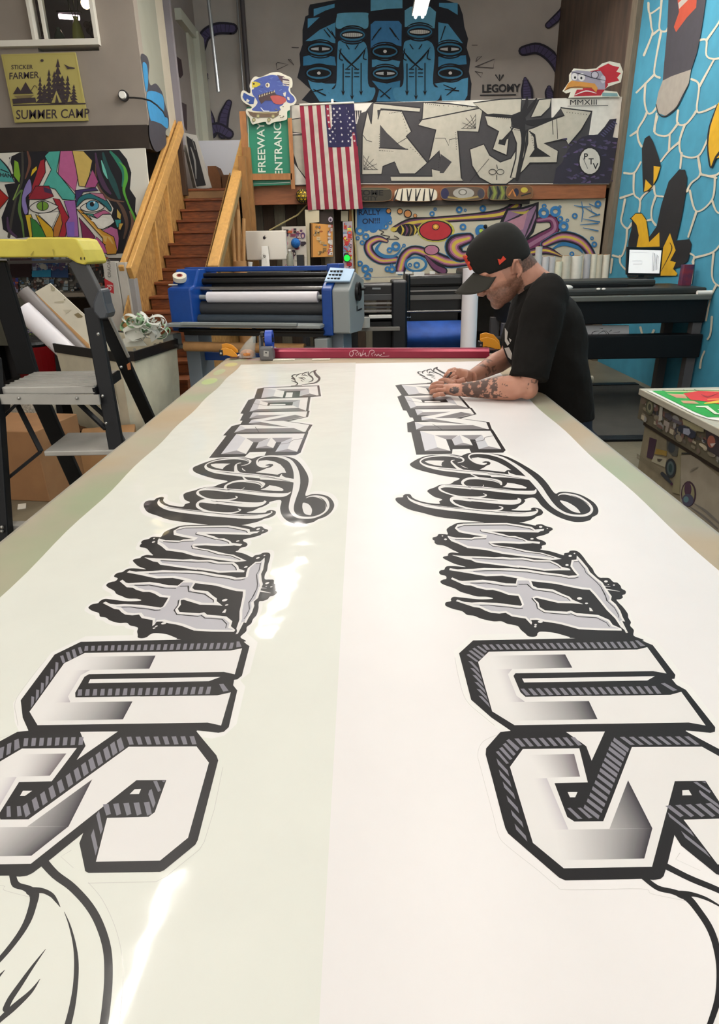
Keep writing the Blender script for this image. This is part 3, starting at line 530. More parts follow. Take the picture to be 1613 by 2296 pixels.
# -- build the sheets
film = artmat('clear film over vinyl', .45, coat=.6, bump=.3, bscale=4.5, nz=.03, coat_rough=.08)
pap = artmat('matte white vinyl', .36, nz=.02, spec=.5)
PRL = artmat('print under film', .45, coat=.6, bump=.3, bscale=4.5, nz=.03, coat_rough=.08)
for nm, x0, x1, m1, m2, xf, lab in (('vinyl_sheet', -.5715, -.0375, film, PRL, r2l, 'left printed white vinyl strip under glossy film, black tattoo-style lettering'), ('vinyl_sheet', -.0375, .568, pap, PRINT, None, 'right matte white vinyl strip the man is working on, same black lettering')):
    t = thing(nm, lab, 'vinyl sheet', ((x0+x1)/2, 1.5, 1.0905))
    base = Art(lambda x, y: Vector((x, y, SZ)), (0, 0, 1), 0)
    n = 60; y0, y1 = -.34, (2.948 if x0 < -.5 else 2.925)
    pts = []; 
    for i in range(n+1): pts += [(x0+(.003*math.sin(i*.9) if x0 < -.5 else 0), y0+(y1-y0)*i/n), (x1+(.003*math.sin(i*.7) if x1 > .3 else 0), y0+(y1-y0)*i/n)]
    base.put(pts, '#e6e6dc' if x0 < -.5 else '#ebe6e4', [(2*i, 2*i+1, 2*i+3, 2*i+2) for i in range(n)], 0)
    ob = base.build('sheet', m1, t)
    sd = ob.modifiers.new('thick', 'SOLIDIFY'); sd.thickness = .001; sd.offset = -1
    allp = Art(None, (0, 0, 1))
    for p_ in parts:
        o0 = len(allp.v); allp.v += p_.v; allp.c += p_.c; allp.f += [tuple(i+o0 for i in ff) for ff in p_.f]
    allp.build('printed_lettering', m2, t, xf)
# ================================================================ back wall murals
BK = '#17161b'
a = Art(onY(13.045), (0, -1, 0), .00016); g = fr(620, 0, 2.987); a.k = 1/2.987
# dark silhouette of the clasped hands
a.fill(g(215,60, 225,30, 400,0, 640,-40, 860,-40, 1080,-20, 1225,30, 1250,100, 1260,180, 1285,260, 1275,320, 1300,400, 1290,480, 1308,560, 1300,670, 1280,700, 250,700, 170,670, 230,600, 140,520, 160,440, 155,360, 175,300, 175,200, 195,110, 215,100), '#242833')
B1, B2, B3 = '#5aa9d6', '#4594c6', '#70bde2'
for pts, c in (((250,60, 390,25, 390,50, 330,70, 250,110), B1), ((210,125, 290,115, 210,190), B1), ((195,275, 290,200, 395,150, 395,290, 300,275), B1), ((180,380, 240,365, 390,380, 400,440, 300,430, 180,440), B2), ((210,530, 330,560, 400,560, 350,620, 380,680, 290,680, 230,590), B1),
               ((405,110, 430,88, 600,85, 615,110, 612,185, 560,190, 500,180, 405,190), B3), ((430,270, 560,270, 610,330, 615,560, 660,590, 655,640, 610,680, 400,680, 360,640, 355,600, 400,570, 410,330), B1),
               ((632,-20, 845,-20, 845,55, 740,60, 632,75), B3), ((632,165, 660,140, 820,140, 840,165, 838,310, 740,290, 632,320), '#4a93d0'), ((640,400, 740,395, 830,410, 820,450, 640,450), B1), ((640,540, 740,560, 830,540, 820,680, 670,680, 690,600), B2),
               ((860,70, 900,45, 1030,45, 1070,80, 1060,190, 860,180), B3), ((880,270, 1010,270, 1060,340, 1050,560, 1100,590, 1100,640, 1050,680, 830,680, 785,640, 790,590, 850,560, 850,330), B1),
               ((1090,20, 1215,20, 1215,100, 1150,60, 1090,45), B1), ((1085,150, 1150,160, 1250,290, 1150,280, 1085,300), B1), ((1085,380, 1200,375, 1270,370, 1275,430, 1160,440, 1085,450), B2), ((1060,560, 1200,540, 1285,520, 1280,640, 1250,690, 1110,680, 1100,600), B1)):
    a.fill(g(*pts), c, sm=len(pts) > 14)
for x, y, k in ((295,328,0), (285,490,1), (728,345,1), (730,492,0), (1160,330,0), (1165,490,1), (510,235,2), (960,215,2)):
    (cx, cy), = g(x, y); a.dot(cx, cy, 95/2.987, 52/2.987, BK if k != 2 else '#27313f'); a.dot(cx, cy, 84/2.987, 40/2.987, '#3f86b0')
    a.dot(cx, cy, 76/2.987, 26/2.987, BK)
    if k == 0: a.dot(cx, cy, 64/2.987, 11/2.987, '#d9dde0'); a.dot(cx, cy, 4, 7, BK)
    elif k == 1: a.dot(cx, cy, 50/2.987, 20/2.987, '#11131a'); a.dot(cx, cy, 4, 3.6, '#f0f0f0')
    else:
        a.dot(cx, cy, 68/2.987, 14/2.987, '#e5e6e2')
        for j in range(9): a.stroke(g(x-52+j*13, y-12, x-52+j*13, y+12), 2, '#7f8790', sm=False)
    for s_ in (-1, 1): a.stroke(g(x-90, y+s_*30, x-50, y+s_*52, x, y+s_*60, x+50, y+s_*52, x+90, y+s_*30), [2, 8, 9, 8, 2], BK)
for x in (508, 935):
    a.stroke(g(x-90,335, x-40,400, x+40,470), [3, 12, 5], BK); a.stroke(g(x+95,320, x+40,390, x-40,465), [3, 12, 5], BK)
    for dx, y0, y1 in ((-60,430,630), (0,455,660), (60,425,630)):
        a.stroke(g(x+dx,y0, x+dx,y1), 7, BK, sm=False); a.fill(g(x+dx-14,y1-25, x+dx,y1-10, x+dx+14,y1-25, x+dx,y1+12), BK)
    for y in (465, 490, 515): a.stroke(g(x-45,y, x-15,y), 6, BK, sm=False); a.stroke(g(x+15,y, x+45,y), 6, BK, sm=False)
    a.stroke(g(x-75,330, x-85,390, x-65,405), 7, BK); a.stroke(g(x+85,340, x+75,390, x+95,400), 7, BK); a.stroke(g(x-20,330, x-40,300), 6, BK); a.stroke(g(x+20,330, x+40,300), 6, BK)
for x0, y0, x1, y1 in ((340,190,390,250), (370,210,395,260), (320,200,360,250), (640,270,690,200), (650,250,700,190), (820,270,770,200), (800,250,760,190), (1100,270,1130,180), (250,600,330,640), (230,620,310,600), (690,600,760,660), (770,590,700,650), (1120,570,1190,600), (1130,600,1220,610), (1140,640,1200,590)):
    a.stroke(g(x0, y0, x1, y1), [5, 8, 3], BK, sm=False)
a.stroke(g(0,430, 10,420, 80,435, 5,470, 0,430), 5, '#3a383c', sm=False); a.stroke(g(80,400, 95,400, 120,440, 80,400), 4, '#3a383c', sm=False); a.stroke(g(105,320, 150,322), 5, '#3a383c', sm=False)
a.stroke(g(1330,450, 1460,398, 1452,458, 1330,450), 5, '#4a484c', sm=False); a.stroke(g(1335,415, 1345,385, 1375,380, 1335,415), 4, '#4a484c', sm=False); a.stroke(g(1330,480, 1380,490, 1370,520, 1330,480), 4, '#4a484c', sm=False); a.stroke(g(1310,305, 1345,305), 4, '#4a484c', sm=False)
a.text('LEGOMY', 1375/2.987+620, 620/2.987, 72/2.987, '#2a2b30', dx=(1, -.02), bold=.03, sx=.9)
a.stroke(g(1365,640, 1600,636), 8, '#2a2b30', sm=False)
for dx in (-25, 0, 25): a.stroke(g(1493,545, 1493+dx,505), [3, 9, 2], '#2a2b30', sm=False)
# tentacles
PU, PD = '#4b4468', '#211f30'
def tent(pts, ws, z_):
    a.stroke(z_(*pts), ws, PD); a.stroke(z_(*pts), [w_*.62 for w_ in ws], PU)
    q = spline(z_(*pts), 4)
    for i in range(1, len(q)-1, 1):
        x, y = q[i]; t_ = i/(len(q)-1)*(len(ws)-1); w_ = ws[int(t_)]*.28/2.987; x0, y0 = q[i-1]; l = math.hypot(x-x0, y-y0) or 1
        a.stroke([(x-(y-y0)/l*w_, y+(x-x0)/l*w_), (x+(y-y0)/l*w_, y-(x-x0)/l*w_)], 3, PD, sm=False)
g3 = fr(300, 0, 2.987); g4 = fr(1073, 0, 2.987)
tent((440,420, 450,330, 480,240, 560,195, 660,195), [20, 70, 80, 84, 80], g3); tent((490,900, 480,780, 470,640, 495,500), [60, 56, 60, 14], g3)
tent((530,900, 520,800, 500,720), [60, 50, 20], g3); tent((600,900, 605,790, 640,690), [70, 74, 44], g3); tent((490,900, 560,860, 640,900), [90, 80, 70], g3)
tent((600,680, 570,520, 500,400, 400,330, 300,345), [90, 90, 84, 80, 70], g4); tent((640,0, 560,90, 465,175), [66, 62, 46], g4)
tent((600,520, 660,400, 640,300, 600,240), [100, 100, 90, 70], g4); tent((325,660, 320,600, 310,530), [80, 76, 22], g4); tent((480,660, 470,620, 470,590), [70, 60, 30], g4); tent((560,620, 620,560, 650,450, 690,370), [110, 100, 50, 10], g4)
tag(a.build('hands_mural', PAINT, xf=lambda v: Vector((max(-2.79, min(v.x, 3.41)), v.y, v.z))), 'blue clasped hands mural with many eyes on the upper back wall', 'mural')
# conduits
cm = mat('galvanised conduit', '#a9adb0', .3, metal=.8)
tag(M().cyl(P(463,-40,'y',11), P(490,206,'y',11), .026, n=14).build('hanging_conduit', cm, smooth=True), 'galvanised pipe hanging from above, ending in mid air beside the tentacle', 'pipe')
tag(M().cyl(P(529,-40,'y',12.95), P(546,206,'y',12.95), .014, n=12).build('wall_conduit', cm, smooth=True), 'thin pale vertical conduit on the back wall, between two other pipes', 'pipe')
tag(M().cyl(P(540,-40,'y',12.97), P(560,235,'y',12.97), .04, n=12).build('wall_conduit', mat('dark pipe', '#4a4649', .5), smooth=True), 'thicker dark vertical pipe on the back wall above the freeway sign', 'pipe')
tag(M().cyl(P(1279,-30,'y',12.9), P(1272,200,'y',12.9), .05, n=12).build('wall_conduit', mat('dark pipe'), smooth=True), 'dark vertical pipe on the back wall above the rooster cutout', 'pipe')
# white door frame on the left wall
dw = mat('greenish white door frame', '#bdc0b2', .5)
dm = M(); dm.box((-2.81, 12.62, 2.4), (-2.66, 13.02, 4.95)); dm.box((-2.81, 11.7, 4.85), (-2.7, 13.02, 5.0)); dm.box((-2.81, 12.3, 2.4), (-2.76, 12.62, 4.85))
struct(dm.build('door_1', dw, bevel=.006))
tag(M().box((-2.55, 10.9, 2.4), (-1.3, 10.93, 3.13)).build('foam_board', mat('white foam board', '#c9ccd4', .6)), 'blank white board standing on the loft behind the stair head', 'board')
# frames leaning at the stair head
for k, (x0, x1, c) in enumerate(((411, 419, '#8f8a80'), (417, 424, '#a89f90'), (423, 431, '#77705f'))):
    p = [P(x0, 325, 'y', 10.5-.05*k), P(x1, 325, 'y', 10.5-.05*k), P(x1+24, 421, 'y', 10.3-.05*k), P(x0+22, 422, 'y', 10.3-.05*k)]
    tag(M().prism(p, (0, .02, 0)).build('canvas_panel', mat('canvas edge %d' % k, c, .8)), ('leftmost of the narrow canvases leaning at the stair head', 'middle pale canvas leaning at the stair head', 'third canvas leaning at the stair head, against the framed picture')[k], 'canvas')
t = thing('framed_picture', 'tall black and white framed picture leaning at the top of the stairs', 'picture', P(450, 421, 'y', 10.05))
M().prism([P(410,297,'y',10.1), P(440,303,'y',10.1), P(475,421,'y',10), P(440,421,'y',10)], (0, .03, 0)).build('frame', mat('white mat board', '#b8b5ae', .6), t)
a = Art(onY(10.0), (0, -1, 0), .0005); a.proj = lambda x, y: P(x, y, 'y', 10.1-.1*(y-297)/124-.012)
a.fill([(418,304), (437,318), (462,415), (441,418), (425,350)], '#1b1a1d'); a.stroke([(428,330), (437,360), (440,400)], [2, 4, 2], '#8d8b88'); a.stroke([(431,312), (438,335)], 2, '#6d6b68', sm=False)
a.build('print', PAINT, t)
for lo, hi, c, lb in (((470,372), (497,421), '#6b4426', 'left brown cardboard carton at the stair head'), ((499,392), (522,421), '#58381f', 'right darker carton at the stair head, partly behind the handrail')):
    p = P(lo[0], 421, 'y', 10.05); q = P(hi[0], 421, 'y', 10.05); h = P(lo[0], lo[1], 'y', 10.05).z
    tag(M().prism([(p.x, 10.05, 2.4), (q.x, 10.05, 2.4), (q.x, 10.05, h-.13), (p.x+.12, 10.05, h), (p.x, 10.05, h)], (0, .35, 0)).build('cardboard_carton', mat('carton '+c, c, .8, nz=.1), bevel=.004), lb, 'box')
# ================================================================ loft railing artwork
GY0 = 9.42
def board(name, label, y, corners, art, th=.03, cat='painting', base='#ded8cb', mt=PAINT):
    """painted board: real slab with the artwork on its face"""
    t = thing(name, label, cat, P(*corners[3], 'y', y))
    M().prism([P(x, yy, 'y', y) for x, yy in corners], (0, th, 0)).build('panel', mat('board '+base, base, .7), t)
    A_ = Art(onY(y-.0015), (0, -1, 0), .00012); A_.k = 1/2.987; art(A_); A_.build('artwork', mt, t); return t
CR, DK, LN_ = '#b9b2a2', '#3c393b', '#1b181b'
def graffiti(a):
    g, h = fr(620, 0, 2.987), fr(1073, 0, 2.987); g_ = lambda *p: g(*p)
    W = '#dcd6cb'
    a.fill([(656,234), (1394,219), (1366,411), (660,411)], DK)
    a.fill(g(100,705, 320,700, 640,690, 600,745, 560,760, 540,830, 525,830, 515,790, 500,880, 110,900), W)
    a.fill(g(990,688, 1500,668, 1450,712, 1380,720, 1200,700), W)
    a.fill(h(395,662, 490,660, 490,800, 555,720, 765,742, 740,910, 800,900, 845,850, 880,800, 925,795, 900,920, 936,925, 962,655), W)
    for k in range(4): a.fill(g(517+k*14,740, 529+k*14,740, 524+k*14,800+k%2*25), DK)
    def L(pts, z=g, col=CR, holes=(), w_=9):
        a.fill(z(*pts), col); a.stroke(z(*pts), w_, LN_, sm=False, closed=True)
    L((100,800, 165,790, 175,895, 105,885)); L((105,905, 200,905, 205,1200, 160,1180, 105,1010))
    L((110,1080, 200,1200, 205,1240, 120,1240), col=W)
    L((650,690, 965,722, 960,752, 720,735, 680,740, 680,800, 700,730, 840,740, 905,880, 870,912, 1012,1090, 930,1165, 825,1165, 790,1085, 715,1115, 705,1168, 572,1168, 575,900, 610,740, 635,830))
    a.fill(g(695,835, 740,890, 830,975, 875,1000, 693,988), DK); a.stroke(g(690,990, 880,1000), 8, LN_, sm=False)
    a.fill(g(735,1165, 745,1120, 800,1090, 815,1165), DK)
    L((985,685, 1160,695, 1385,722, 1355,885, 1215,878, 1240,1190, 1250,1215, 770,1215, 765,1180, 1045,1180, 1040,1130, 1110,1150, 1090,1010, 1015,1088, 1030,1040, 1068,870, 950,840, 975,800))
    a.stroke(g(960,805, 1360,725), 8, LN_, sm=False); a.fill(g(1100,1030, 1175,1085, 1120,1160, 1095,1160), DK)
    a.stroke(g(1065,925, 1130,925, 1155,975, 1160,935, 1215,925), 4, LN_, sm=False); a.stroke(g(805,965, 880,920), 4, LN_, sm=False); a.stroke(g(580,905, 605,940, 640,950), 4, LN_, sm=False)
    for cx, cy, sx, sy in ((585,1135,1,-1), (1335,860,-1,-1)):   # cobwebs
        for r in (30, 55, 80): a.stroke(g(cx, cy+sy*r*1.1, cx+sx*r*.45, cy+sy*r*.55, cx+sx*r*1.1, cy), 3, LN_)
        for t_ in (0, .4, .8, 1.2, 1.57): a.stroke(g(cx, cy, cx+sx*95*math.cos(t_), cy+sy*95*math.sin(t_)), 3, LN_, sm=False)
    L((1295,1000, 1390,965, 1430,1040, 1500,1085, 1570,1060, 1600,1010, 1613,950, 1680,880, 1660,1050, 1600,1190, 1540,1235, 1440,1235, 1360,1190, 1310,1110))
    L((-35,690, 150,665, 290,660, 285,750, 225,775, 100,765, 60,770), h); L((45,775, 222,790, 225,870, 160,940, 205,930, 190,1040, 95,1000, 135,880, 60,840), h)
    L((300,870, 320,870, 300,1000, 262,1190, 240,1195, 215,1190, 250,1060, 255,960, 215,850), h)
    a.fill(h(140,935, 190,935, 178,975, 133,965), LN_); a.dot(1073+268/2.987, 805/2.987, 17, 16, LN_)
    a.stroke(h(180,940, 240,845), 9, LN_, sm=False); a.stroke(h(60,768, 230,790), 7, LN_, sm=False)
    for p, w_ in (((285,790, 320,700, 325,655), [40, 26, 14]), ((290,800, 350,720, 390,662), [20, 28, 10]), ((300,820, 400,820, 500,795, 575,785), [20, 44, 16, 30]), ((290,830, 300,960, 258,1200), [44, 26, 24])): a.stroke(h(*p), w_, LN_)
    L((405,668, 488,660, 480,720, 420,780, 350,785), h)
    L((550,722, 757,748, 690,870, 605,970, 580,930, 440,962, 535,1010, 525,1090, 345,1092, 275,1165, 330,960, 330,870, 370,855, 500,800, 575,775), h)
    a.fill(h(330,870, 380,900, 395,990, 485,1050, 340,1052, 375,1000, 370,920), LN_); a.stroke(h(495,800, 500,900), 5, LN_, sm=False); a.stroke(h(525,800, 530,930), 4, LN_, sm=False)
    a.fill(h(690,920, 740,905, 800,905, 850,850, 880,800, 925,795, 900,920, 936,925, 880,1230, 500,1232, 520,1130, 560,1090, 600,1000, 640,960), '#272433')
    for i in range(60):
        x, y = random.uniform(560, 900), random.uniform(930, 1225)
        if math.hypot((x-745)/80, (y-1080)/100) > 1: a.stroke(h(x, y, x+24, y+random.uniform(-9, 9)), [3, 15, 3], random.choice(['#4b4060', '#5d4b72', '#3a3350']), sm=False)
    for i in range(8): a.stroke(h(820+i*12, 900-i*12, 840+i*12, 915-i*12), 8, '#4b4568', sm=False)
    (cx, cy), = h(745, 1080); a.dot(cx, cy, 26, 33, LN_); a.dot(cx, cy, 23, 29, '#c9c4b9')
    for x, y, c_ in ((-14, -4, 'P'), (-3, 7, 'T'), (7, 18, 'V')): a.text(c_, cx+x, cy+y, 19, LN_, bold=.02)
    a.stroke(h(700,1060, 730,1130), 4, '#555'+'555', sm=False)
    for s_ in (-1, 1): a.ringd(1073+(120+s_*26)/2.987, 1152/2.987, 8, 4, LN_, ry=6)
    a.stroke(h(122,1105, 126,1130), 5, LN_, sm=False); a.stroke(h(122,1175, 122,1205), 5, LN_, sm=False); a.stroke(h(-60,1220, 70,1065), 3, LN_, sm=False)
    for p in ((760,760,830,750), (690,900,690,1010), (700,1010,780,1015), (840,760,880,900), (900,990,1005,1080), (1000,695,1090,710), (1120,710,1340,722), (1090,1020,1085,1140), (1200,890,1205,1000)):
        for j in range(8): t_ = j/7; a.dot(620+(p[0]+(p[2]-p[0])*t_)/2.987, (p[1]+(p[3]-p[1])*t_)/2.987, .9, .9, LN_)
    for p in ((240,870,300,880), (290,890,285,1000), (345,880,370,990), (590,755,720,770), (120,790,215,800)):
        for j in range(8): t_ = j/7; a.dot(1073+(p[0]+(p[2]-p[0])*t_)/2.987, (p[1]+(p[3]-p[1])*t_)/2.987, .9, .9, LN_)
    a.text('MMXIII', 1276, 236.5, 17, LN_, dx=(1, -.01), sx=1.22); a.stroke([(1270,221.5), (1365,219.5)], 3, LN_, sm=False); a.stroke([(1272,239), (1362,237.5)], 3, LN_, sm=False)
board('graffiti_panel', 'long cream and charcoal graffiti lettering board hung along the loft railing', GY0, [(656,234), (1396,217), (1367,413), (658,413)], graffiti)
def octopus(a):
    o, q = fr(620, 400, 2.987), fr(1073, 300, 2.987)
    Y, PK, MV, BL = '#cdb347', '#b5748c', '#6b3a5e', '#2a6f9e'
    def ten(z, pts, ws, cols=None):
        cols = cols or ((1.3, '#356f94'), (1.16, '#15121a'), (.78, MV), (.55, PK), (.26, Y))
        for s_, c in cols: a.stroke(z(*pts), [w_*s_ for w_ in ws], c)
    a.fill(o(540,195, 725,198, 755,245, 750,290, 715,330, 665,352, 610,345, 575,320, 540,325), '#2d6ca6', sm=False)
    for x, y, r in ((735,230,34), (748,270,26), (700,315,30), (650,335,30), (600,330,26), (560,310,20)): a.dot(620+x/2.987, 400+y/2.987, r/2.987, r/2.987, '#2d6ca6')
    a.text('RALLY', 620+548/2.987, 400+245/2.987, 50/2.987, '#141a33', dx=(1, -.02), bold=.02, sx=1.05); a.text('ON!!!', 620+575/2.987, 400+305/2.987, 50/2.987, '#141a33', dx=(1, -.05), bold=.02, sx=1.0)
    ten(o, (1613,180, 1500,240, 1250,265, 1050,280, 900,300, 790,340), [60, 60, 44, 40, 60, 36], ((1.15, '#15121a'), (.7, MV), (.35, Y)))
    a.dot(620+880/2.987, 400+345/2.987, 24, 14, '#15121a'); 
    for i in range(5): a.stroke(o(835+i*28,310, 850+i*28,345, 835+i*28,385), [2, 14, 2], (Y, MV, '#8a6a3a')[i % 3])
    a.dot(620+785/2.987, 400+342/2.987, 7, 5, Y)
    a.dot(620+1070/2.987, 400+350/2.987, 42, 26, '#b9b24a'); a.dot(620+1067/2.987, 400+350/2.987, 38, 23.5, '#17121a'); a.dot(620+1066/2.987, 400+350/2.987, 35, 21, '#b32a32')
    a.dot(620+1068/2.987, 400+325/2.987, 8.5, 7.5, '#17121a'); a.dot(620+1068/2.987, 400+324/2.987, 6.8, 6, '#d08a2e'); a.dot(620+1067/2.987, 400+322/2.987, 3.5, 3, '#e5c95a')
    ten(o, (800,545, 700,550, 630,500, 620,440, 680,405, 740,420), [44, 44, 50, 50, 40, 20]); ten(o, (1270,560, 1150,560, 1050,520, 930,480, 860,520, 830,610), [44, 64, 60, 50, 56, 60])
    a.stroke(o(700,430, 670,480, 720,520, 800,515, 850,450), [10, 24, 24, 18, 4], BL); a.stroke(o(690,345, 720,360, 700,375, 760,390, 740,405, 820,405, 790,385), 5, '#1b171f')
    a.dot(620+935/2.987, 400+575/2.987, 26, 18, '#2a6f9e'); a.dot(620+935/2.987, 400+575/2.987, 20, 13, '#c5c3ad')
    a.dot(620+1040/2.987, 400+480/2.987, 18, 12, '#17121a'); a.dot(620+1040/2.987, 400+480/2.987, 15, 10, PK)
    ten(o, (1000,520, 1060,590, 1120,620), [16, 44, 50], ((1.1, '#15121a'), (.7, MV))); 
    ten(o, (1290,400, 1200,430, 1190,480, 1240,520, 1300,500), [60, 90, 90, 70, 30]); ten(o, (1290,560, 1420,600, 1613,600), [40, 60, 60])
    # head of the squid
    a.fill(q(130,620, 190,500, 300,490, 405,455, 400,560, 370,660, 300,740, 250,640, 200,600), '#15121a'); a.fill(q(160,610, 200,515, 300,505, 385,480, 385,560, 350,650, 300,720, 250,630), '#8c6a86'); a.fill(q(180,600, 330,520, 300,640, 260,650), '#b2808f')
    a.stroke(q(180,590, 290,540, 395,470), [3, 14, 3], '#2b2230'); a.stroke(q(300,720, 350,600, 395,480), [3, 14, 3], '#2b2230'); a.stroke(q(220,520, 300,530, 340,510), [2, 18, 2], '#b6a63f'); a.fill(q(190,640, 240,630, 250,660), Y)
    ten(q, (400,580, 490,570, 510,640, 420,700, 320,760), [30, 50, 56, 70, 80], ((1.2, '#15121a'), (.9, '#6b2a52'), (.35, '#9a6a86'))); ten(q, (440,740, 560,690, 680,720, 750,800, 770,880), [40, 60, 60, 50, 40])
    a.stroke(q(470,790, 560,740, 660,760, 700,800), [4, 22, 22, 4], BL); ten(q, (330,800, 450,780, 560,820), [40, 50, 10], ((1.1, '#15121a'), (.7, MV), (.3, Y)))
    for z, x, y, r, c in [(o,x,y,r,'#2f72a8') for x,y,r in ((560,350,22), (600,390,17), (545,400,10), (575,430,12), (730,320,16), (760,293,12), (1043,237,13), (1063,206,8), (1225,210,16), (1265,213,7), (1383,202,16), (1250,325,16), (1375,352,28), (800,455,22), (758,480,14), (855,450,9), (560,570,14), (597,605,20), (635,612,9), (612,655,18), (745,607,14), (775,608,18), (772,582,8), (940,580,16), (895,580,10))]+[(q,x,y,r,'#2f72a8') for x,y,r in ((437,530,26), (515,520,26), (545,490,8), (645,550,14), (570,620,24), (548,570,14), (595,580,9), (625,805,12), (760,700,9), (775,740,14), (800,470,16), (28,500,14), (20,650,30), (440,485,12))]:
        (x, y), = z(x, y); a.ringd(x, y, r/2.987, r*.8, c, lv=a.lv); a.lv += 1
    for x, y, r in ((752,218,18), (828,220,20), (880,237,28), (929,250,14)): a.dot(620+x/2.987, 400+y/2.987, r/2.987, None, '#17121a'); a.dot(620+x/2.987, 400+y/2.987, r/3.9, None, '#cf8b4e')
    for p in ((640,480,700,490,750,490), (690,455,700,520,690,590), (720,500,790,540), (740,560,810,540), (700,570,810,590), (680,610,800,600), (700,630,800,650), (760,520,740,470,810,500)): a.stroke(q(*p), [4, 9, 4], '#2f6fa0', sm=False)
    a.dot(620+1370/2.987, 400+352/2.987, 4, 4, '#a9c94a')
board('octopus_panel', 'cream board with spray-painted purple octopus and RALLY ON lettering below the loft', 9.5, [(797,463), (1359,444), (1336,640), (797,640)], octopus, base='#c4bca6')
# skateboards
for k, (x0, x1, y0, y1, c, lb) in enumerate(((797, 880, 420, 452, '#3a3428', 'olive skateboard deck with dark lettering, first right of the flag'), (884, 982, 421, 452, '#e6dcc6', 'white and black striped skateboard deck on the loft ledge'), (988, 1088, 418, 450, '#5b4b3d', 'skateboard deck with grey skull picture on the loft ledge'), (1093, 1150, 416, 449, '#5d5a3a', 'yellow and black patterned skateboard deck on the loft ledge'), (1136, 1196, 415, 447, '#6d4a2c', 'orange and yellow skateboard deck at the right end of the row'))):
    t = thing('skateboard', lb, 'skateboard', P((x0+x1)/2, y1, 'y', 9.4), group='skateboard decks on the loft ledge')
    cx, cy, rx, ry = (x0+x1)/2, (y0+y1)/2, (x1-x0)/2, (y1-y0)/2
    out = [(cx+rx*(abs(math.cos(u_))**.45)*math.copysign(1, math.cos(u_)), cy+ry*(abs(math.sin(u_))**.6)*math.copysign(1, math.sin(u_))-.018*(0)) for u_ in [2*math.pi*i/32+.01 for i in range(32)]]
    dy = -.02*k*0; yy = 9.39-.02*(k == 4)
    M().prism([P(x, y, 'y', yy) for x, y in out], (0, .012, 0)).build('deck', mat('maple deck', '#8d6b45', .5), t)
    a = Art(onY(yy-.001), (0, -1, 0), .0003); a.fill([(cx+(x-cx)*.97, cy+(y-cy)*.94) for x, y in out], c)
    if k == 0: a.text('SOME', x0+6, cy+2, 17, '#14120e', bold=.03, sx=1.3); a.text('CITY', x0+16, cy+13, 13, '#14120e', bold=.03, sx=1.2); a.stroke([(x0+8, y0+4), (x1-8, y0+4)], 2, '#7d7655')
    if k == 1:
        for i in range(9): a.stroke([(x0+9+i*10, y0+3), (x0+6+i*10+(i*37 % 5-2)*3, y1-3)], [2, 4, 2], '#1c1819', sm=False)
    if k == 2: a.dot(x0+10, cy, 9, 12, '#27264a'); a.dot(cx+2, cy-1, 24, 12, '#a9a49b'); a.dot(cx, cy-3, 10, 7, '#6d6860'); a.dot(cx, cy-3, 7, 5, '#b5b0a6'); a.stroke([(x0+18, cy+8), (cx, cy+12), (x1-12, cy+6)], 4, '#a08a52'); a.dot(x1-9, cy, 8, 10, '#3d3a44')
    if k == 3:
        for i in range(6): a.stroke([(x0+5+i*9, y0+3), (x0+9+i*9, cy), (x0+4+i*9, y1-3)], [4, 7, 3], ['#20232b', '#7f8a3c'][i % 2], sm=False)
    if k == 4: a.dot(x0+40, cy-5, 8, 6, '#b7a53a'); a.dot(x0+22, cy, 6, 9, '#1c2138'); a.stroke([(x0+6, cy+6), (x0+14, cy-6), (x0+20, cy+8)], 4, '#c07a3a', sm=False); a.stroke([(x0+34, cy+8), (x0+54, cy+2)], 3, '#1a1a1a', sm=False)
    a.build('graphic', PAINT, t)
# yellow ball by the flag
yb = thing('yellow_ball', 'yellow ball with black hexagon net beside the flag on the loft beam', 'ball', P(679, 440, 'y', 9.34))
cc = P(679, 440, 'y', 9.34); M().sphere(cc, .085, 20, 12).build('shell', mat('yellow ball', '#d6b21d', .5), yb, smooth='all')
ml = M()
for i in range(9):
    for j in range(5):
        u_, v_ = i*2*math.pi/9+(j % 2)*.35, (j-2)*.5; d = Vector((math.cos(v_)*math.cos(u_), math.cos(v_)*math.sin(u_), math.sin(v_)))
        s_ = d.orthogonal().normalized(); t_ = d.cross(s_); ml.tube([cc+(d+(s_*math.cos(q)+t_*math.sin(q))*.27).normalized()*.0855 for q in [k*math.pi/3 for k in range(7)]], .005, 5)
ml.build('net', mat('black rubber', '#141414', .6), yb)
# ---- freeway sign in its wooden frame
fs = thing('freeway_sign', 'green FREEWAY ENTRANCE sign turned on end in a wood frame, left of flag', 'sign', P(600, 417, 'y', 9.35))
M().prism([P(553,240,'y',9.35), P(650,240,'y',9.35), P(652,414,'y',9.35), P(561,418,'y',9.35)], (0, .008, 0)).build('plate', mat('road sign green', '#087a5b', .45), fs, bevel=.003)
a = Art(onY(9.345), (0, -1, 0), .0004)
a.stroke([(555,246), (562,413), (650,409)], 1.6, '#cfe0d4', sm=False)
a.text('FREEWAY', 596, 388, 24, '#dfe8da', dx=(-.03, -1), dy=(-1, .02), bold=.012, sx=1.08); a.text('ENTRANCE', 634, 395, 24, '#dfe8da', dx=(-.03, -1), dy=(-1, .02), bold=.012, sx=1.08)
a.build('lettering', PAINT, fs)
wd = mat('orange brown timber', '#a06a3a', .6, nz=.2, nscale=6, stretch=(4, 4, 1)); fm = M()
for p0, p1, wd_ in (((650,265), (658,424), .05), ((555,397), (655,396), .075), ((544,250), (556,425), .08)):
    fm.beam(P(*p0, 'y', 9.32), P(*p1, 'y', 9.32), wd_, .03, upv=(0, 1, 0))
fm.build('frame', wd, fs)
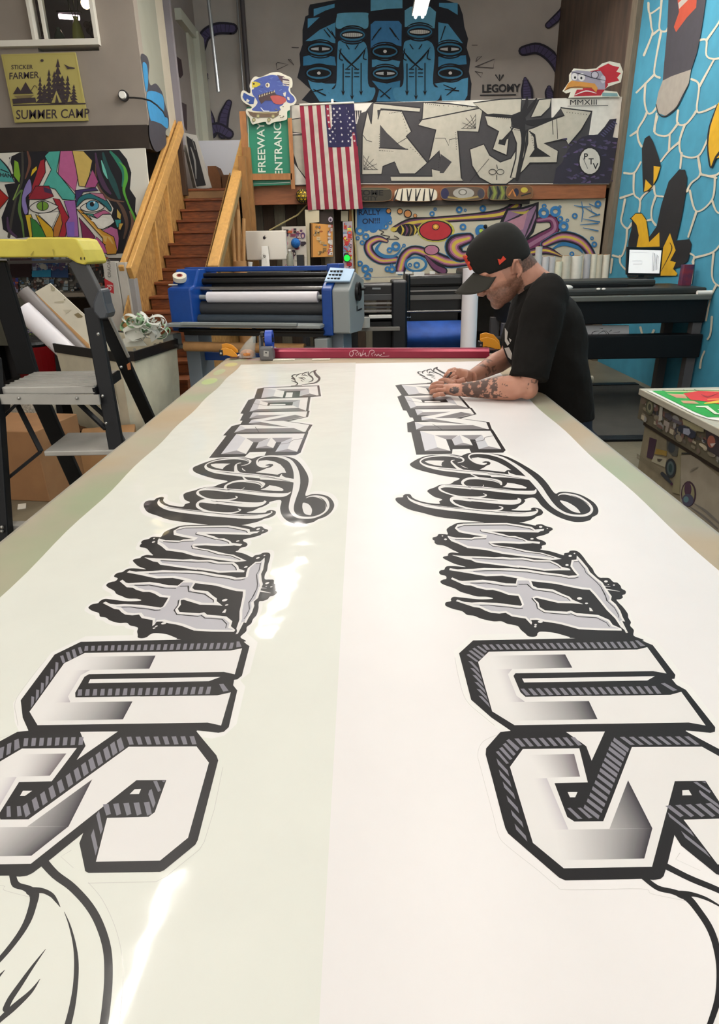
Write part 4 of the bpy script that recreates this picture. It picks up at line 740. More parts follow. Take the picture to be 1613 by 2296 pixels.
# monster cut-out
def cutout(name, label, y, outline, art, cat='cutout', sm=True):
    t = thing(name, label, cat, P(*outline[0], 'y', y)); M().prism([P(p[0], p[1], 'y', y) for p in (spline(outline, 4, True) if sm else outline)], (0, .012, 0)).build('board', mat('white cut board', '#d9d4c2', .6), t)
    A_ = Art(onY(y-.0015), (0, -1, 0), .0003); art(A_); A_.build('artwork', PAINT, t); return t
m = fr(540, 150, 10.08)
def monster(a):
    a.fill(m(280,340, 400,260, 560,210, 720,180, 900,220, 1050,300, 1100,400, 1080,520, 1120,600, 1200,680, 1220,760, 1150,820, 1060,800, 1000,700, 960,850, 880,900, 860,1000, 280,990, 340,880, 380,800, 330,700, 270,620, 250,520, 300,490), '#47579a', sm=True)
    a.fill(m(70,580, 200,650, 320,690, 290,840, 200,840, 90,760, 40,680), '#2f4a8c'); a.fill(m(140,720, 205,760, 175,800, 120,780), '#d8d2c0')
    a.fill(m(820,180, 960,210, 1100,300, 1100,420, 960,380, 880,280), '#54404a'); 
    for y in (250, 320, 360, 410): a.stroke(m(960,y, 1110,y+20), [3, 3], '#cfc8b8', sm=False)
    a.fill(m(250,340, 330,330, 440,370, 450,410, 350,460, 260,470), '#c9b63c'); a.dot(569.5, 188, 2.2, 2.4, '#3a2f1c')
    a.dot(600.5, 191, 5, 5.5, '#d8d0b8'); a.dot(599.5, 191, 1.8, 3.4, '#5a3a20')
    a.fill(m(400,640, 560,590, 760,540, 800,620, 900,650, 990,680, 1010,780, 900,850, 760,830, 700,760, 560,760, 470,840, 410,740), '#4b3a3c'); a.fill(m(680,660, 850,650, 1000,700, 1020,780, 900,850, 760,820, 700,740), '#b0534f', sm=True)
    for i, x in enumerate(range(410, 770, 55)): a.fill(m(x,690-i*18, x+34,680-i*18, x+24,620-i*17), '#cfc39a')
    a.fill(m(960,590, 1030,570, 1010,680, 970,650), '#d8cfc0'); a.fill(m(1050,680, 1100,690, 1110,760, 1060,740), '#d8cfc0')
    a.fill(m(160,1000, 300,1030, 820,1030, 880,980, 860,1090, 780,1140, 300,1140, 220,1090), '#6d5a48'); a.stroke(m(280,1030, 550,1045, 820,1035), [1, 1], '#b8a873')
    for x, y in ((395,1115), (735,1120), (300,1200), (640,1200)): a.dot(540+x/10.08, 150+y/10.08, 4, 4.5, '#8a8560'); a.dot(540+x/10.08, 150+y/10.08, 2, 2.2, '#bdb488')
    a.stroke(m(460,930, 520,1000, 640,1005), 2, '#e6e4ea', sm=False)
    for i in range(18): x, y = random.uniform(400, 1000), random.uniform(250, 560); a.stroke(m(x,y, x+60,y+random.uniform(-30,30)), [.5, 1.6, .5], random.choice(['#6a83bd', '#34406f', '#5d6fb0']), sm=False)
    for i in range(10): x = random.uniform(800, 1010); y = random.uniform(900, 1180); a.dot(540+x/10.08, 150+y/10.08, 1.8, 1.2, '#77735a')
cutout('monster_cutout', 'cut-out of a blue long-toothed monster riding a skateboard above the freeway sign', 9.28, m(200,420, 260,270, 340,215, 440,235, 660,140, 760,120, 870,120, 1000,180, 1150,260, 1165,440, 1120,480, 1130,570, 1220,660, 1260,760, 1200,860, 1120,880, 1110,970, 1050,1010, 1040,1180, 900,1220, 720,1260, 660,1300, 590,1290, 550,1240, 350,1280, 270,1300, 220,1220, 200,1150, 120,1040, 140,950, 230,940, 240,890, 110,830, 10,720, 10,590, 70,530, 200,600, 220,520), monster)
r4 = fr(1073, 0, 2.987)
def rooster(a):
    a.k = 1/2.987
    a.fill(r4(800,460, 870,425, 900,440, 945,450, 925,480, 955,490, 930,520, 945,540, 900,550, 860,560, 830,500), '#b3202e'); a.fill(r4(700,490, 800,465, 850,500, 870,570, 820,640, 640,645, 660,600, 700,600), '#a81f2c')
    a.fill(r4(625,480, 660,470, 760,480, 820,475, 850,520, 850,600, 800,600, 760,560, 640,560, 620,520), '#9a93a0'); a.dot(1073+645/2.987, 172, 7, 8, '#d8d4d2'); a.dot(1073+692/2.987, 173, 8, 9, '#d8d4d2'); a.dot(1073+648/2.987, 174, 2.4, 3, '#1b181b'); a.dot(1073+690/2.987, 175, 2.4, 3, '#1b181b')
    a.dot(1073+780/2.987, 168, 9, 9, '#b5aeb8'); a.ringd(1073+780/2.987, 168, 8, 5, '#37303c'); a.dot(1073+835/2.987, 178, 6, 9, '#bbb4bd')
    a.fill(r4(575,610, 600,560, 625,540, 700,550, 780,560, 800,590, 790,620, 760,590, 680,590, 620,590), '#c98a3e'); a.stroke(r4(575,610, 625,585, 760,585), [2, 6, 2], '#4a2a1a')
    a.stroke(r4(620,480, 700,500, 760,520, 850,540), [3, 7, 3], '#2a2430'); a.fill(r4(830,620, 930,625, 935,645, 830,645), '#7fa3a3'); a.stroke(r4(640,640, 720,610, 790,625), [3, 8, 3], '#e0dcd4')
cutout('rooster_cutout', 'cut-out of a bug-eyed rooster head with red comb above the graffiti board', 9.38, r4(565,610, 610,545, 610,500, 640,458, 720,465, 790,458, 830,425, 880,410, 950,425, 970,480, 955,550, 870,580, 840,605, 930,615, 950,650, 605,655, 620,615, 590,625), rooster, sm=False)
# ---- flag
fg = thing('flag', 'striped red and white flag with starred blue canton hanging vertically from loft', 'flag', P(735, 235, 'y', 9.3))
fa = Art(None, (0, -1, 0), .0012)
def fproj(u, v):   # u 0..1 across, v 0..1 down
    x = 672+u*(122+v*1)+v*19; y = 236+v*235-u*(5-v*0)+(2 if u > .5 else 0)*v
    return P(x, y, 'y', 9.30+.018*math.sin(u*9+v*5)-.01*math.cos(v*6))
fa.proj = fproj
def cell(u0, u1, v0, v1, c, lv):
    n = 24; nu = 4; vs = [(u0+(u1-u0)*i/nu, v0+(v1-v0)*j/n) for j in range(n+1) for i in range(nu+1)]
    fa.put(vs, c, [(j*(nu+1)+i, j*(nu+1)+i+1, (j+1)*(nu+1)+i+1, (j+1)*(nu+1)+i) for j in range(n) for i in range(nu)], lv)
for i in range(13): cell(i/13, (i+1)/13, 0, 1, '#8e1d35' if i % 2 == 0 else '#c9c2b4', 0)
cell(6/13, 1, 0, .41, '#231f48', 1)
for r in range(11):
    for c in range(5 if r % 2 else 6 if False else (4 if r % 2 else 5)):
        pass
for r in range(9):
    for c in range(6 if r % 2 == 0 else 5):
        u_ = 6/13+(7/13)*((r+.9)/9.8); v_ = .41*((c+.75+(0 if r % 2 == 0 else .5))/6.6); pts = []
        for k in range(10): rr = (.026 if k % 2 == 0 else .011); an = k*math.pi/5; pts.append((u_+rr*math.sin(an), v_-rr*.53*math.cos(an)))
        fa.fill(pts, '#dcd8d2', lv=2)
fa.build('cloth', artmat('flag cloth', .85, nz=.25, nscale=9), fg)
M().tube([fproj(u/10, 0)+Vector((0, 0, .004)) for u in range(11)], .012, 8).build('hem', mat('white hem', '#c9c4b8', .8), fg)
tag(M().box(P(743, 236, 'y', 9.42), P(748, 222, 'y', 9.42)+Vector((0, .02, 0))).build('white_peg', mat('white plastic', '#e4e2dc', .5), bevel=.002), 'small white upright peg above the flag on the railing top', 'peg')
# ---- right wall honeycomb mural
a = Art(onX(3.417), (-1, 0, 0), .00015); a.k = 1/2.987; h1, h2 = fr(1073, 0, 2.987), fr(1073, 300, 2.987); CW = '#cfc8b4'
for z, pts in ((h1,(1230,-20, 1220,100, 1215,195, 1255,210, 1275,180)), (h1,(1140,20, 1150,90, 1215,50)), (h1,(1150,90, 1160,180, 1165,230, 1110,370)), (h1,(1165,235, 1215,195)), (h1,(1225,215, 1190,400, 1180,495, 1215,520)), (h1,(1180,500, 1120,560, 1060,620)), (h1,(1120,560, 1115,680, 1135,755, 1165,755, 1195,720)), (h1,(1200,780, 1180,880, 1230,910, 1280,900, 1340,825)), (h1,(1180,880, 1195,760)), (h1,(1340,740, 1335,825, 1385,835, 1430,790, 1460,745)), (h1,(1430,530, 1480,570, 1465,730, 1500,750, 1613,700)), (h1,(1485,575, 1580,400)), (h1,(1480,270, 1530,270, 1530,370, 1580,395, 1650,380)), (h1,(1530,270, 1613,150, 1650,60)), (h1,(1130,755, 1110,800, 1070,870, 1075,940, 1095,980)), (h1,(1065,880, 1020,910)), (h1,(1385,835, 1350,950, 1370,1040, 1475,1045, 1540,930, 1560,900)), (h1,(1350,950, 1280,1010, 1225,1080)), (h1,(1280,1010, 1285,900)), (h1,(1475,1045, 1490,1150, 1520,1175, 1600,1170, 1660,1110)), (h2,(1365,130, 1355,230)),
            (h2,(980,262, 1045,262, 1090,190)), (h2,(1045,262, 1045,400, 1085,445, 1080,520)), (h2,(955,430, 1045,400)), (h2,(1085,445, 1110,410, 1180,350)), (h2,(985,440, 970,520, 960,590, 1000,635, 1030,600)), (h2,(1000,635, 990,740, 960,820, 905,815)), (h2,(950,820, 955,870, 990,910)), (h2,(1180,350, 1190,410, 1240,420)), (h2,(1190,420, 1165,500, 1165,570, 1190,610)), (h2,(1160,575, 1135,580)), (h2,(1475,150, 1490,270, 1430,330, 1400,385)), (h2,(1420,380, 1465,520, 1570,440, 1590,290)), (h2,(1570,445, 1600,520, 1650,540)), (h2,(1465,520, 1410,690)), (h2,(1490,270, 1600,295)), (h2,(1440,860, 1450,820, 1420,800)), (h2,(1450,830, 1580,790, 1650,700)), (h2,(1580,800, 1570,950, 1600,1010, 1650,1020)), (h2,(1445,860, 1430,1000)), (h2,(1600,1010, 1560,1100, 1530,1250)), (h2,(1090,720, 1090,760)), (h2,(900,840, 890,930)),
            (h2,(1600,-100, 1650,-120)), (fr(1073,560,2.987),(1570,450, 1560,560, 1540,600)), (fr(1073,560,2.987),(1090,520, 1110,580, 1150,590, 1180,540)), (fr(1073,560,2.987),(1490,790, 1500,730, 1520,680))):
    a.stroke(z(*pts), [16, 12, 12, 16], CW)
# legs of the painted bird
a.fill(h1(1280,-40, 1535,-40, 1500,200, 1470,350, 1430,470, 1240,540, 1250,420, 1270,200), '#3a3840'); a.fill(h1(1240,540, 1300,510, 1430,465, 1415,560, 1370,640, 1330,720, 1260,775, 1215,760, 1195,700, 1210,620), '#9b958c', sm=False)
a.stroke(h1(1195,700, 1215,765, 1260,778, 1330,722, 1375,640, 1415,560), [6, 8, 8, 3], '#15141a'); a.fill(h1(1340,0, 1470,-30, 1465,50, 1400,120, 1330,215, 1315,180, 1350,80), '#b0452c'); a.fill(h1(1345,20, 1400,-30, 1410,0, 1350,60), '#b5b0a8')
KB, YW = '#0d0e14', '#d3a514'
a.fill(h2(1100,100, 1120,30, 1150,10, 1175,50, 1210,150, 1228,215, 1205,300, 1150,385, 1110,390, 1105,300), KB); a.fill(h2(1180,215, 1225,222, 1200,300, 1178,340), YW); a.fill(h2(1125,305, 1168,350, 1140,378, 1115,388), YW)
a.fill(h2(1350,240, 1390,240, 1405,300, 1395,400, 1370,550, 1340,680, 1330,715, 1420,705, 1435,740, 1410,850, 1360,890, 1320,900, 1340,950, 1210,955, 1000,955, 1010,720, 1030,640, 1035,580, 1020,568, 1060,530, 1100,530, 1130,570, 1150,690, 1200,620, 1230,480, 1280,320), KB, sm=False)
a.fill(h2(1030,565, 1060,535, 1100,535, 1130,580, 1140,650, 1150,725, 1218,660, 1220,755, 1065,760, 1080,680, 1065,610), YW); a.fill(h2(1290,665, 1328,780, 1290,850, 1330,860, 1310,905, 1340,935, 1330,950, 1225,950, 1240,770), YW); a.stroke(h2(1290,730, 1300,780, 1230,920), [4, 7, 3], KB)
a.fill(h1(1613,690, 1660,650, 1660,1050, 1600,1060, 1565,1120, 1545,980, 1560,850), YW); a.stroke(h1(1608,700, 1555,850, 1543,980, 1562,1120, 1600,1050, 1650,1000), [6, 10, 10, 10, 30], KB)
tag(a.build('honeycomb_mural', PAINT), 'white honeycomb lines with black and yellow bird shapes painted on blue wall', 'mural')
# ================================================================ staircase
sw = mat('stained stair plank', '#8a4b20', .55, nz=.3, nscale=9, stretch=(1, 6, 6), col2='#5a2d12')
osb = mat('osb sheet', '#b58a4a', .8, nz=.3, nscale=34, stretch=(1, 1, .45), col2='#7d5626', bump=.2, bscale=50)
pine = mat('pine timber', '#c29452', .6, nz=.12, nscale=10, stretch=(3, 1, 3))
stc = thing('staircase', 'plank staircase with chipboard sides rising to the loft at the left', 'staircase', (-2.1, 7.5, 0))
for i in range(17):
    z_ = 2.4-.1425*i; y_ = 9.87-.258*i
    M().box((-2.44, y_+.012, z_-.1425), (-1.77, y_+.3, z_-.03)).box((-2.45, y_-.012, z_-.03), (-1.76, y_+.3, z_)).build('step', sw, stc, bevel=.004)
def sl_(y): return 2.4-.5523*(9.87-y)
M().prism([(-2.47, 5.8, 0), (-2.47, 9.86, 0), (-2.47, 9.86, 3.0), (-2.47, 9.7, 3.0), (-2.47, 7.1, sl_(7.1)+.45), (-2.47, 5.8, sl_(5.8)+.1)], (.012, 0, 0)).build('side_panel', osb, stc)
M().prism([(-1.75, 6.6, 0), (-1.75, 9.4, 0), (-1.75, 9.4, sl_(9.4)+.4), (-1.75, 6.9, sl_(6.9)+.35), (-1.75, 6.6, sl_(6.6)+.1)], (.012, 0, 0)).build('side_panel', osb, stc)
for (x0, y0, x1, y1, yy) in ((372,415,388,540,8.9), (345,495,362,630,8.0), (425,300,400,365,9.9)):
    pass
M().beam(P(370,408,'x',-2.44), P(385,545,'x',-2.44), .05, .05).build('stud', pine, stc); M().beam(P(343,495,'x',-2.44), P(360,628,'x',-2.44), .05, .05).build('stud', pine, stc)
M().box((-2.46, 9.6, 2.3), (-2.40, 9.7, 3.1)).build('stud', mat('dark stud', '#3a2616', .7), stc)
for dx, nm in ((0, 'handrail'), (.075, 'handrail')):
    M().beam(P(287,614,'x',-2.44)+Vector((dx-.05, 0, 0)), P(402,284,'x',-2.44)+Vector((dx-.05, 0, 0)), .055, .14 if dx else .17).build(nm, pine, stc, bevel=.008)
M().beam(P(478,600,'x',-1.6), P(553,302,'x',-1.6), .12, .05).build('handrail', pine, stc, bevel=.008)
M().beam(P(490,600,'x',-1.56), P(562,310,'x',-1.56), .03, .13).build('rail_board', mat('shaded timber', '#7d6a45', .7), stc)
for px_, y0, y1, yy in ((524,430,600,8.85), (541,350,600,9.1), (552,330,600,9.25)):
    a_ = P(px_, y0, 'y', yy); b2 = P(px_-3, y1+20, 'y', yy); M().box((a_.x-.045, yy, .0), (a_.x+.045, yy+.09, a_.z)).build('post', mat('brown stud timber', '#8f6534', .7, nz=.15, nscale=8, stretch=(4, 4, 1)), stc)
# ================================================================ wall and desk under the loft
pk = M(); 
cols = ['#5d5548', '#46372b', '#6a6455', '#3d3026', '#575041', '#2f2620', '#6b6351', '#4a3c2f']
for i in range(14):
    x0 = -1.56+i*.16
    tag(M().box((x0, 9.8, 0), (x0+.155, 9.83, 2.28)).build('wall_plank', mat('plank '+cols[i % 8], cols[i % 8], .85, nz=.2, nscale=6, stretch=(4, 4, .6))), 'rough upright plank in the partition wall under the loft', 'plank', 'upright planks under the loft')
tag(M().box((-.52, 9.4, 0), (-.38, 9.5, 2.15)).build('wooden_post', mat('weathered grey post'), bevel=.005), 'weathered grey square post below the flag', 'post')
tag(M().box((-.17, 9.44, 0), (-.11, 9.5, 2.15)).build('wooden_post', mat('brown stud timber')), 'thin brown post at the left edge of the octopus board', 'post')
rp = mat('yellowed rope', '#a99a6c', .8)
tag(M().tube([P(604,517,'y',9.5), P(640,497,'y',9.48), P(668,482,'y',9.48), P(693,455,'y',9.47)], .011, 6).build('rope', rp), 'slack pale rope slanting up behind the monitor', 'rope')
tag(M().tube([P(789,452,'y',9.43), P(792,510,'y',9.42), P(797,545,'y',9.43), P(801,600,'y',9.43), P(802,640,'y',9.43)], .012, 6).build('rope', rp), 'thin rope hanging down beside the left edge of octopus board', 'rope')
dk = thing('desk', 'high desk under the loft carrying the silver computer', 'desk', (-1.2, 9, 0))
M().box((-1.52, 8.7, 1.32), (-.75, 9.35, 1.36)).build('top', mat('grey desk top', '#77736d', .5), dk, bevel=.003)
for x in (-1.48, -.8):
    for y in (8.75, 9.3): M().box((x-.025, y-.025, 0), (x+.025, y+.025, 1.32)).build('leg', mat('dark steel', '#2b2c2f', .4, metal=.4), dk)
im = thing('desktop_computer', 'silver all-in-one desktop computer seen from behind on the high desk', 'computer', (-1.28, 9, 1.36))
alu = mat('brushed aluminium', '#dcd6cb', .3, metal=.5)
p0, p1 = P(548,518,'y',8.98), P(642,517,'y',8.98); zb = P(600,583,'y',8.98).z
M().box((p0.x, 8.98, zb), (p1.x, 9.02, p0.z)).build('case', alu, im, bevel=.012)
q0, q1 = P(586,552,'y',8.93), P(601,552,'y',8.93)
M().prism([(q0.x, 8.94, q0.z), (q1.x, 8.94, q0.z), (q1.x+.012, 8.9, 1.37), (q0.x-.012, 8.9, 1.37)], (0, .012, 0)).box((q0.x-.02, 8.86, 1.36), (q1.x+.02, 9.1, 1.372)).build('stand', mat('light aluminium', '#d8d6d0', .35, metal=.4), im, bevel=.004)
a = Art(onY(8.975), (0, -1, 0), .0006); z8 = fr(530, 440, 5.974)
a.dot(530+377/5.974, 440+557/5.974, 3.1, 3.3, '#2a2026'); a.dot(530+374/5.974, 440+557/5.974, 2.9, 3.6, '#2a2026'); a.dot(530+401/5.974, 440+553/5.974, 1.4, 1.4, '#c4beb4'); a.fill(z8(375,532, 386,520, 388,526, 378,536), '#2a2026')
a.build('apple_mark', PAINT, im)
a = Art(onY(8.915), (0, -1, 0), .0006); a.dot(593.5, 574.5, 3.2, 3.4, '#5d5a56'); a.build('cable_hole', PAINT, im)
M().tube([P(x, y, 'y', 8.88) for x, y in ((596,572), (588,580), (584,574), (592,568), (597,580), (598,590))], .004, 6).build('cable', mat('white cable', '#d5d3cc', .5), im)
M().box((-1.38, 8.72, 1.36), (-1.14, 8.84, 1.39)).build('x', alu).name = 'keyboard'; tag(bpy.data.objects['keyboard'], 'low pale keyboard lying on the desk before the silver computer', 'keyboard')
def bottle(name, lab, x, y, z0, h, r, col, cat='bottle', n=18, tr=.5):
    t = thing(name, lab, cat, (x, y, z0))
    M().loft([((x, y, z0+h*t_), (r*k_, 0, 0), (0, r*k_, 0)) for t_, k_ in ((0, .95), (.03, 1), (.6, 1), (.72, .8), (.8, .4), (.9, .35))], n).build('body', mat('glass '+col, col, .15, trans=tr), t, smooth=True)
    M().cyl((x, y, z0+h*.9), (x, y, z0+h), r*.42, n=12).build('cap', mat('white plastic'), t); return t
bp_ = P(651,592,'y',8.8); bottle('spray_bottle', 'clear spray bottle standing right of the silver computer', bp_.x, 8.8, 1.36, .23, .045, '#b9bcae')
tag(M().cyl(P(561,598,'y',8.8), P(561,587,'y',8.8), .028, .033).build('paper_cup', mat('white plastic'), smooth=True), 'small white paper cup at left end of the high desk', 'cup')
bx = P(674,590,'y',8.8); tag(M().box((bx.x-.045, 8.78, 1.36), (bx.x+.045, 8.9, 1.52)).build('black_box', mat('black plastic')), 'small black upright box right of the spray bottle', 'box')
tb2 = thing('tube_bin', 'brown cardboard drum holding tall cardboard tubes beside stairs', 'bin', (-1.55, 8.4, 0))
kc = mat('kraft cardboard', '#a37a4c', .8, nz=.1, nscale=12)
c0 = P(530,603,'y',8.4); M().cyl((c0.x+.05, 8.4, 0), (c0.x+.05, 8.4, c0.z+.09), .085, n=24).build('drum', kc, tb2, smooth=True)
for k, (bx_, tx_, ty_, nm) in enumerate(((524,519,455,'leftmost'), (530,531,470,'middle'), (538,541,490,'rightmost'))):
    tag(M().cyl(P(bx_+3+k*3,590,'y',8.4), P(tx_+k*3,ty_,'y',8.45), .022, n=14).build('cardboard_tube', kc, smooth=True), nm+' long cardboard tube standing in the brown drum by the stairs', 'tube')
# sticker board, pom-pom
def stickers(a, x0, x1, y0, y1, n, pal, smin=2, smax=6):
    for i in range(n):
        x, y = random.uniform(x0, x1), random.uniform(y0, y1); c = random.choice(pal); w_, h_ = random.uniform(smin, smax), random.uniform(smin, smax)
        x = min(max(x, x0+w_), x1-w_); y = min(max(y, y0+h_), y1-h_)
        if random.random() < .5: a.dot(x, y, w_, h_, c); a.dot(x, y, w_*.55, h_*.5, random.choice(pal))
        else: a.fill([(x-w_, y-h_), (x+w_, y-h_), (x+w_, y+h_), (x-w_, y+h_)], c); a.stroke([(x-w_*.6, y), (x+w_*.6, y)], h_*.5, random.choice(pal), sm=False)
def sb(a):
    stickers(a, 636, 688, 512, 605, 40, ['#c98f98', '#8a3a4c', '#d8cfc0', '#5a3a5c', '#b8888c', '#d0b8a8', '#2b2026'])
    a.fill([(646,517), (656,517), (656,523), (646,523)], '#b8592c'); a.stroke([(645,524), (652,532), (650,522), (660,533), (664,524)], 1.5, '#17151a', sm=False); a.dot(679.5, 528, 5.5, 7, '#5a3a66'); a.dot(679.5, 529, 2.5, 4, '#cfa99a')
board('sticker_board', 'pinkish board crowded with stickers between the computer and yellow cork panel', 9.2, [(632,508), (686,507), (689,608), (634,608)], sb, cat='board', base='#c8beb0')
pm = tag(M().sphere(P(663,545,'y',9.145), .062, 24, 16).build('pom_pom', mat('blue pom pom', '#1d62a8', .95, bump=1, bscale=60), smooth='all'), 'fluffy blue pom-pom on the sticker board beside the computer', 'pom-pom')
def ck(a):
    a.fill([(697,501), (701,501), (702,577), (698,577)], '#7d5424'); stickers(a, 703, 733, 506, 572, 22, ['#8a6a3c', '#5d4a32', '#d9b98a', '#a35f2c', '#6a7a8a', '#c99a50', '#3f3226'], 1.5, 4.5)
    stickers(a, 735, 746, 504, 572, 26, ['#ded6cc', '#c9b8b0', '#b0323c', '#6d625c', '#e6dfd6'], 2, 4)
board('cork_panel', 'yellow-orange panel covered with round and square stickers left of post', 9.25, [(697,500), (746,504), (747,575), (700,577)], ck, cat='panel', base='#d6974a')
tag(M().prism([P(684,470,'y',9.3), P(716,472,'y',9.3), P(716,498,'y',9.3), P(694,500,'y',9.3), P(696,606,'y',9.3), P(690,606,'y',9.3)], (0, .03, 0)).build('white_door_frame', mat('cream board', '#cfc4a6', .7)), 'cream board with narrow leg framing the yellow sticker panel', 'board')
tag(M().prism([P(765,473,'y',9.45), P(781,473,'y',9.45), P(781,496,'y',9.45), P(765,496,'y',9.45)], (0, .03, 0)).build('cream_board', mat('cream board')), 'small cream board piece right of the grey post', 'board')
def bd(a): a.dot(741.5, 492, 5, 6.2, '#cfc0cc'); a.dot(741.5, 493, 2.4, 3.2, '#4a3f52')
board('door_badge', 'small pale shield sticker on dark board under the flag', 9.36, [(717,474), (747,474), (747,502), (717,502)], bd, cat='sign', base='#33261f')
def strip(a):
    stickers(a, 770, 790, 500, 612, 55, ['#d9c9cc', '#c9323c', '#e0b8c0', '#7a8fb0', '#2c2430', '#e6e04a', '#d05a4a', '#b8b0b8'], 2, 6); a.stroke([(772,555), (782,565), (788,558)], [6, 7, 5], '#c8283a', sm=False)
board('sticker_strip', 'narrow upright board of colourful stickers with a green lit button', 9.38, [(769,497), (790,496), (793,622), (772,622)], strip, cat='board', base='#b8aeb2')
gb = thing('indicator_light', 'round bright green indicator light on the narrow sticker board', 'light', P(778.5, 578, 'y', 9.33))
c0 = P(778.5, 578.5, 'y', 9.37); M().cyl(c0, c0+Vector((0, -.03, 0)), .042, n=24).build('lens', mat('green glow', '#06c832', .4, emit=1.6), gb); M().ring(c0, c0+Vector((0, -.035, 0)), .05, .042).build('bezel', mat('dark steel'), gb)
# ================================================================ laminator (local x along the rollers)
LX, LY, LR = -1.9, 6.68, -.245
lam = thing('laminator', 'blue and grey wide-format roller laminator behind the left end of table', 'laminator', (-1.672, 5.878, .19), LR); lam.scale = (.88, .88, .88)
LAMX = Matrix.Translation(lam.location) @ Matrix.Rotation(LR, 4, 'Z') @ Matrix.Scale(.88, 4)
LB, LG, BKM = mat('laminator blue', '#0c3f8c', .35, nz=.06), mat('machine grey', '#8d9291', .45), mat('black machine', '#08090c', .35)
def lb(o, name, m_, **k): return o.build(name, m_, lam, local=True, **k)
lc = M().prism([(-.02, -.12, .84), (-.02, .5, .84), (-.02, .5, 1.42), (-.02, .1, 1.42), (-.02, -.02, 1.27), (-.02, -.12, 1.25)], (.26, 0, 0))
lb(lc, 'left_cabinet', LB, bevel=.02)
rc = M().prism([(1.6, -.16, .82), (1.6, .45, .82), (1.6, .45, 1.4), (1.6, .12, 1.4), (1.6, -.1, 1.28), (1.6, -.16, 1.24)], (.1, 0, 0)); cb = lb(rc, 'right_cabinet', LB, bevel=.012)
rg = M().prism([(1.7, -.15, .84), (1.7, .3, .82), (1.7, .42, .9), (1.7, .42, 1.3), (1.7, .1, 1.38), (1.7, -.08, 1.27), (1.7, -.15, 1.23)], (.17, 0, 0)); o = rg.build('side_housing', LG, lam, local=True, bevel=.015)
cp = M().prism([(1.62, -.1, 1.295), (1.86, -.08, 1.292), (1.86, .1, 1.39), (1.62, .1, 1.405)], (0, -.01, .016)); cpo = lb(cp, 'control_panel', mat('pale blue panel', '#a9c4de', .4), bevel=.003)
kb = M()
for i in range(4):
    for j in range(3): u_ = i/4*.13; v_ = j/3; kb.box((1.64+u_, -.08+v_*.15, 1.318+v_*.09), (1.662+u_, -.05+v_*.15, 1.335+v_*.09))
kb.build('buttons', BKM, cpo, local=True)
lb(M().beam((0, .3, 1.41), (1.66, .3, 1.41), .12, .045), 'top_bar', LB, bevel=.008); lb(M().box((1.55, .2, 1.25), (1.68, .38, 1.45)), 'bar_bracket', LB, bevel=.01)
for z_, y_, r_, m_, nm in ((1.355, .2, .022, BKM, 'idler_bar'), (1.30, .16, .03, BKM, 'idler_bar'), (1.235, .1, .018, mat('silver bar', '#8e8c8a', .25, metal=.8), 'guide_bar')):
    lb(M().cyl((.2, y_, z_), (1.62, y_, z_), r_), nm, m_, smooth=True)
lb(M().box((.2, .34, .9), (1.62, .36, 1.36)), 'back_panel', mat('dark back', '#15181d', .5))
ro = lb(M().cyl((.18, .06, 1.155), (1.6, .06, 1.155), .022), 'supply_shaft', LG, smooth=True)
tag(M().cyl((.33, .06, 1.155), (1.5, .06, 1.155), .052, n=28).build('vinyl_roll', mat('white vinyl roll', '#e9e5ea', .35), smooth=True, xf=lambda v: LAMX @ v), 'white roll of laminate mounted across the blue laminator', 'roll')
lb(M().cyl((.14, .1, 1.04), (1.62, .1, 1.04), .078, n=28), 'pressure_roller', mat('dark rubber roller', '#2e3033', .55), smooth=True)
lb(M().cyl((.18, .0, .945), (1.6, .0, .945), .05, n=24), 'lower_roller', mat('blue grey roller', '#2b3640', .5), smooth=True)
lb(M().box((.0, -.3, .9), (1.62, -.1, .93)), 'feed_tray', LG, bevel=.004); lb(M().box((.2, -.33, .925), (1.4, -.28, .95)), 'feed_guide', LG, bevel=.003)
lb(M().cyl((.1, -.18, .86), (1.62, -.18, .86), .02), 'lower_bar', BKM, smooth=True); lb(M().box((.1, -.1, .8), (1.62, .0, .84)), 'lower_beam', BKM)
for x, m_ in ((.06, 0), (1.62, 1)):
    lb(M().box((x-.02, .0, -.15), (x+.14, .3, .84)).box((x-.04, -.3, -.2154), (x+.16, .5, -.15)), 'stand_leg', mat('stand grey blue', '#7d8791', .5), bevel=.01)
lb(M().box((1.53, -.22, .66), (1.66, -.05, .8)), 'roll_bracket', LG, bevel=.01); lb(M().box((-.08, -.22, .66), (.04, -.05, .82)), 'roll_bracket', LG, bevel=.01)
lb(M().box((.1, .1, .52), (1.6, .16, .6)), 'cross_bar', LB)
lb(M().cyl((.0, -.18, .7), (1.6, -.18, .7), .025), 'take_up_shaft', mat('silver bar'), smooth=True)
tag(M().cyl((.14, -.18, .7), (1.42, -.18, .7), .048, n=24).build('cardboard_core', mat('kraft cardboard'), smooth=True, xf=lambda v: LAMX @ v), 'long brown cardboard core on the laminator take-up bar', 'core')
hw = lb(M().ring((1.875, .12, 1.2), (1.9, .12, 1.2), .085, .062), 'hand_wheel', BKM, smooth=True)
M().cyl((1.86, .12, 1.2), (1.9, .12, 1.2), .025).beam((1.885, .12, 1.12), (1.885, .12, 1.28), .02, .02).beam((1.885, .05, 1.2), (1.885, .19, 1.2), .02, .02).cyl((1.89, .19, 1.22), (1.94, .19, 1.22), .014).build('wheel_hub', BKM, hw, local=True)
mk = lb(M().box((1.872, .1, 1.02), (1.874, .125, 1.07)).box((1.872, .15, 1.02), (1.874, .3, 1.035)), 'side_lettering', BKM)
tp = thing('tape_roll', 'roll of white masking tape lying tilted on the left laminator cabinet', 'tape', P(404, 628, 'y', 5.85))
c0 = P(404, 627, 'y', 5.88); dv = Vector((.12, -.45, .9)).normalized()
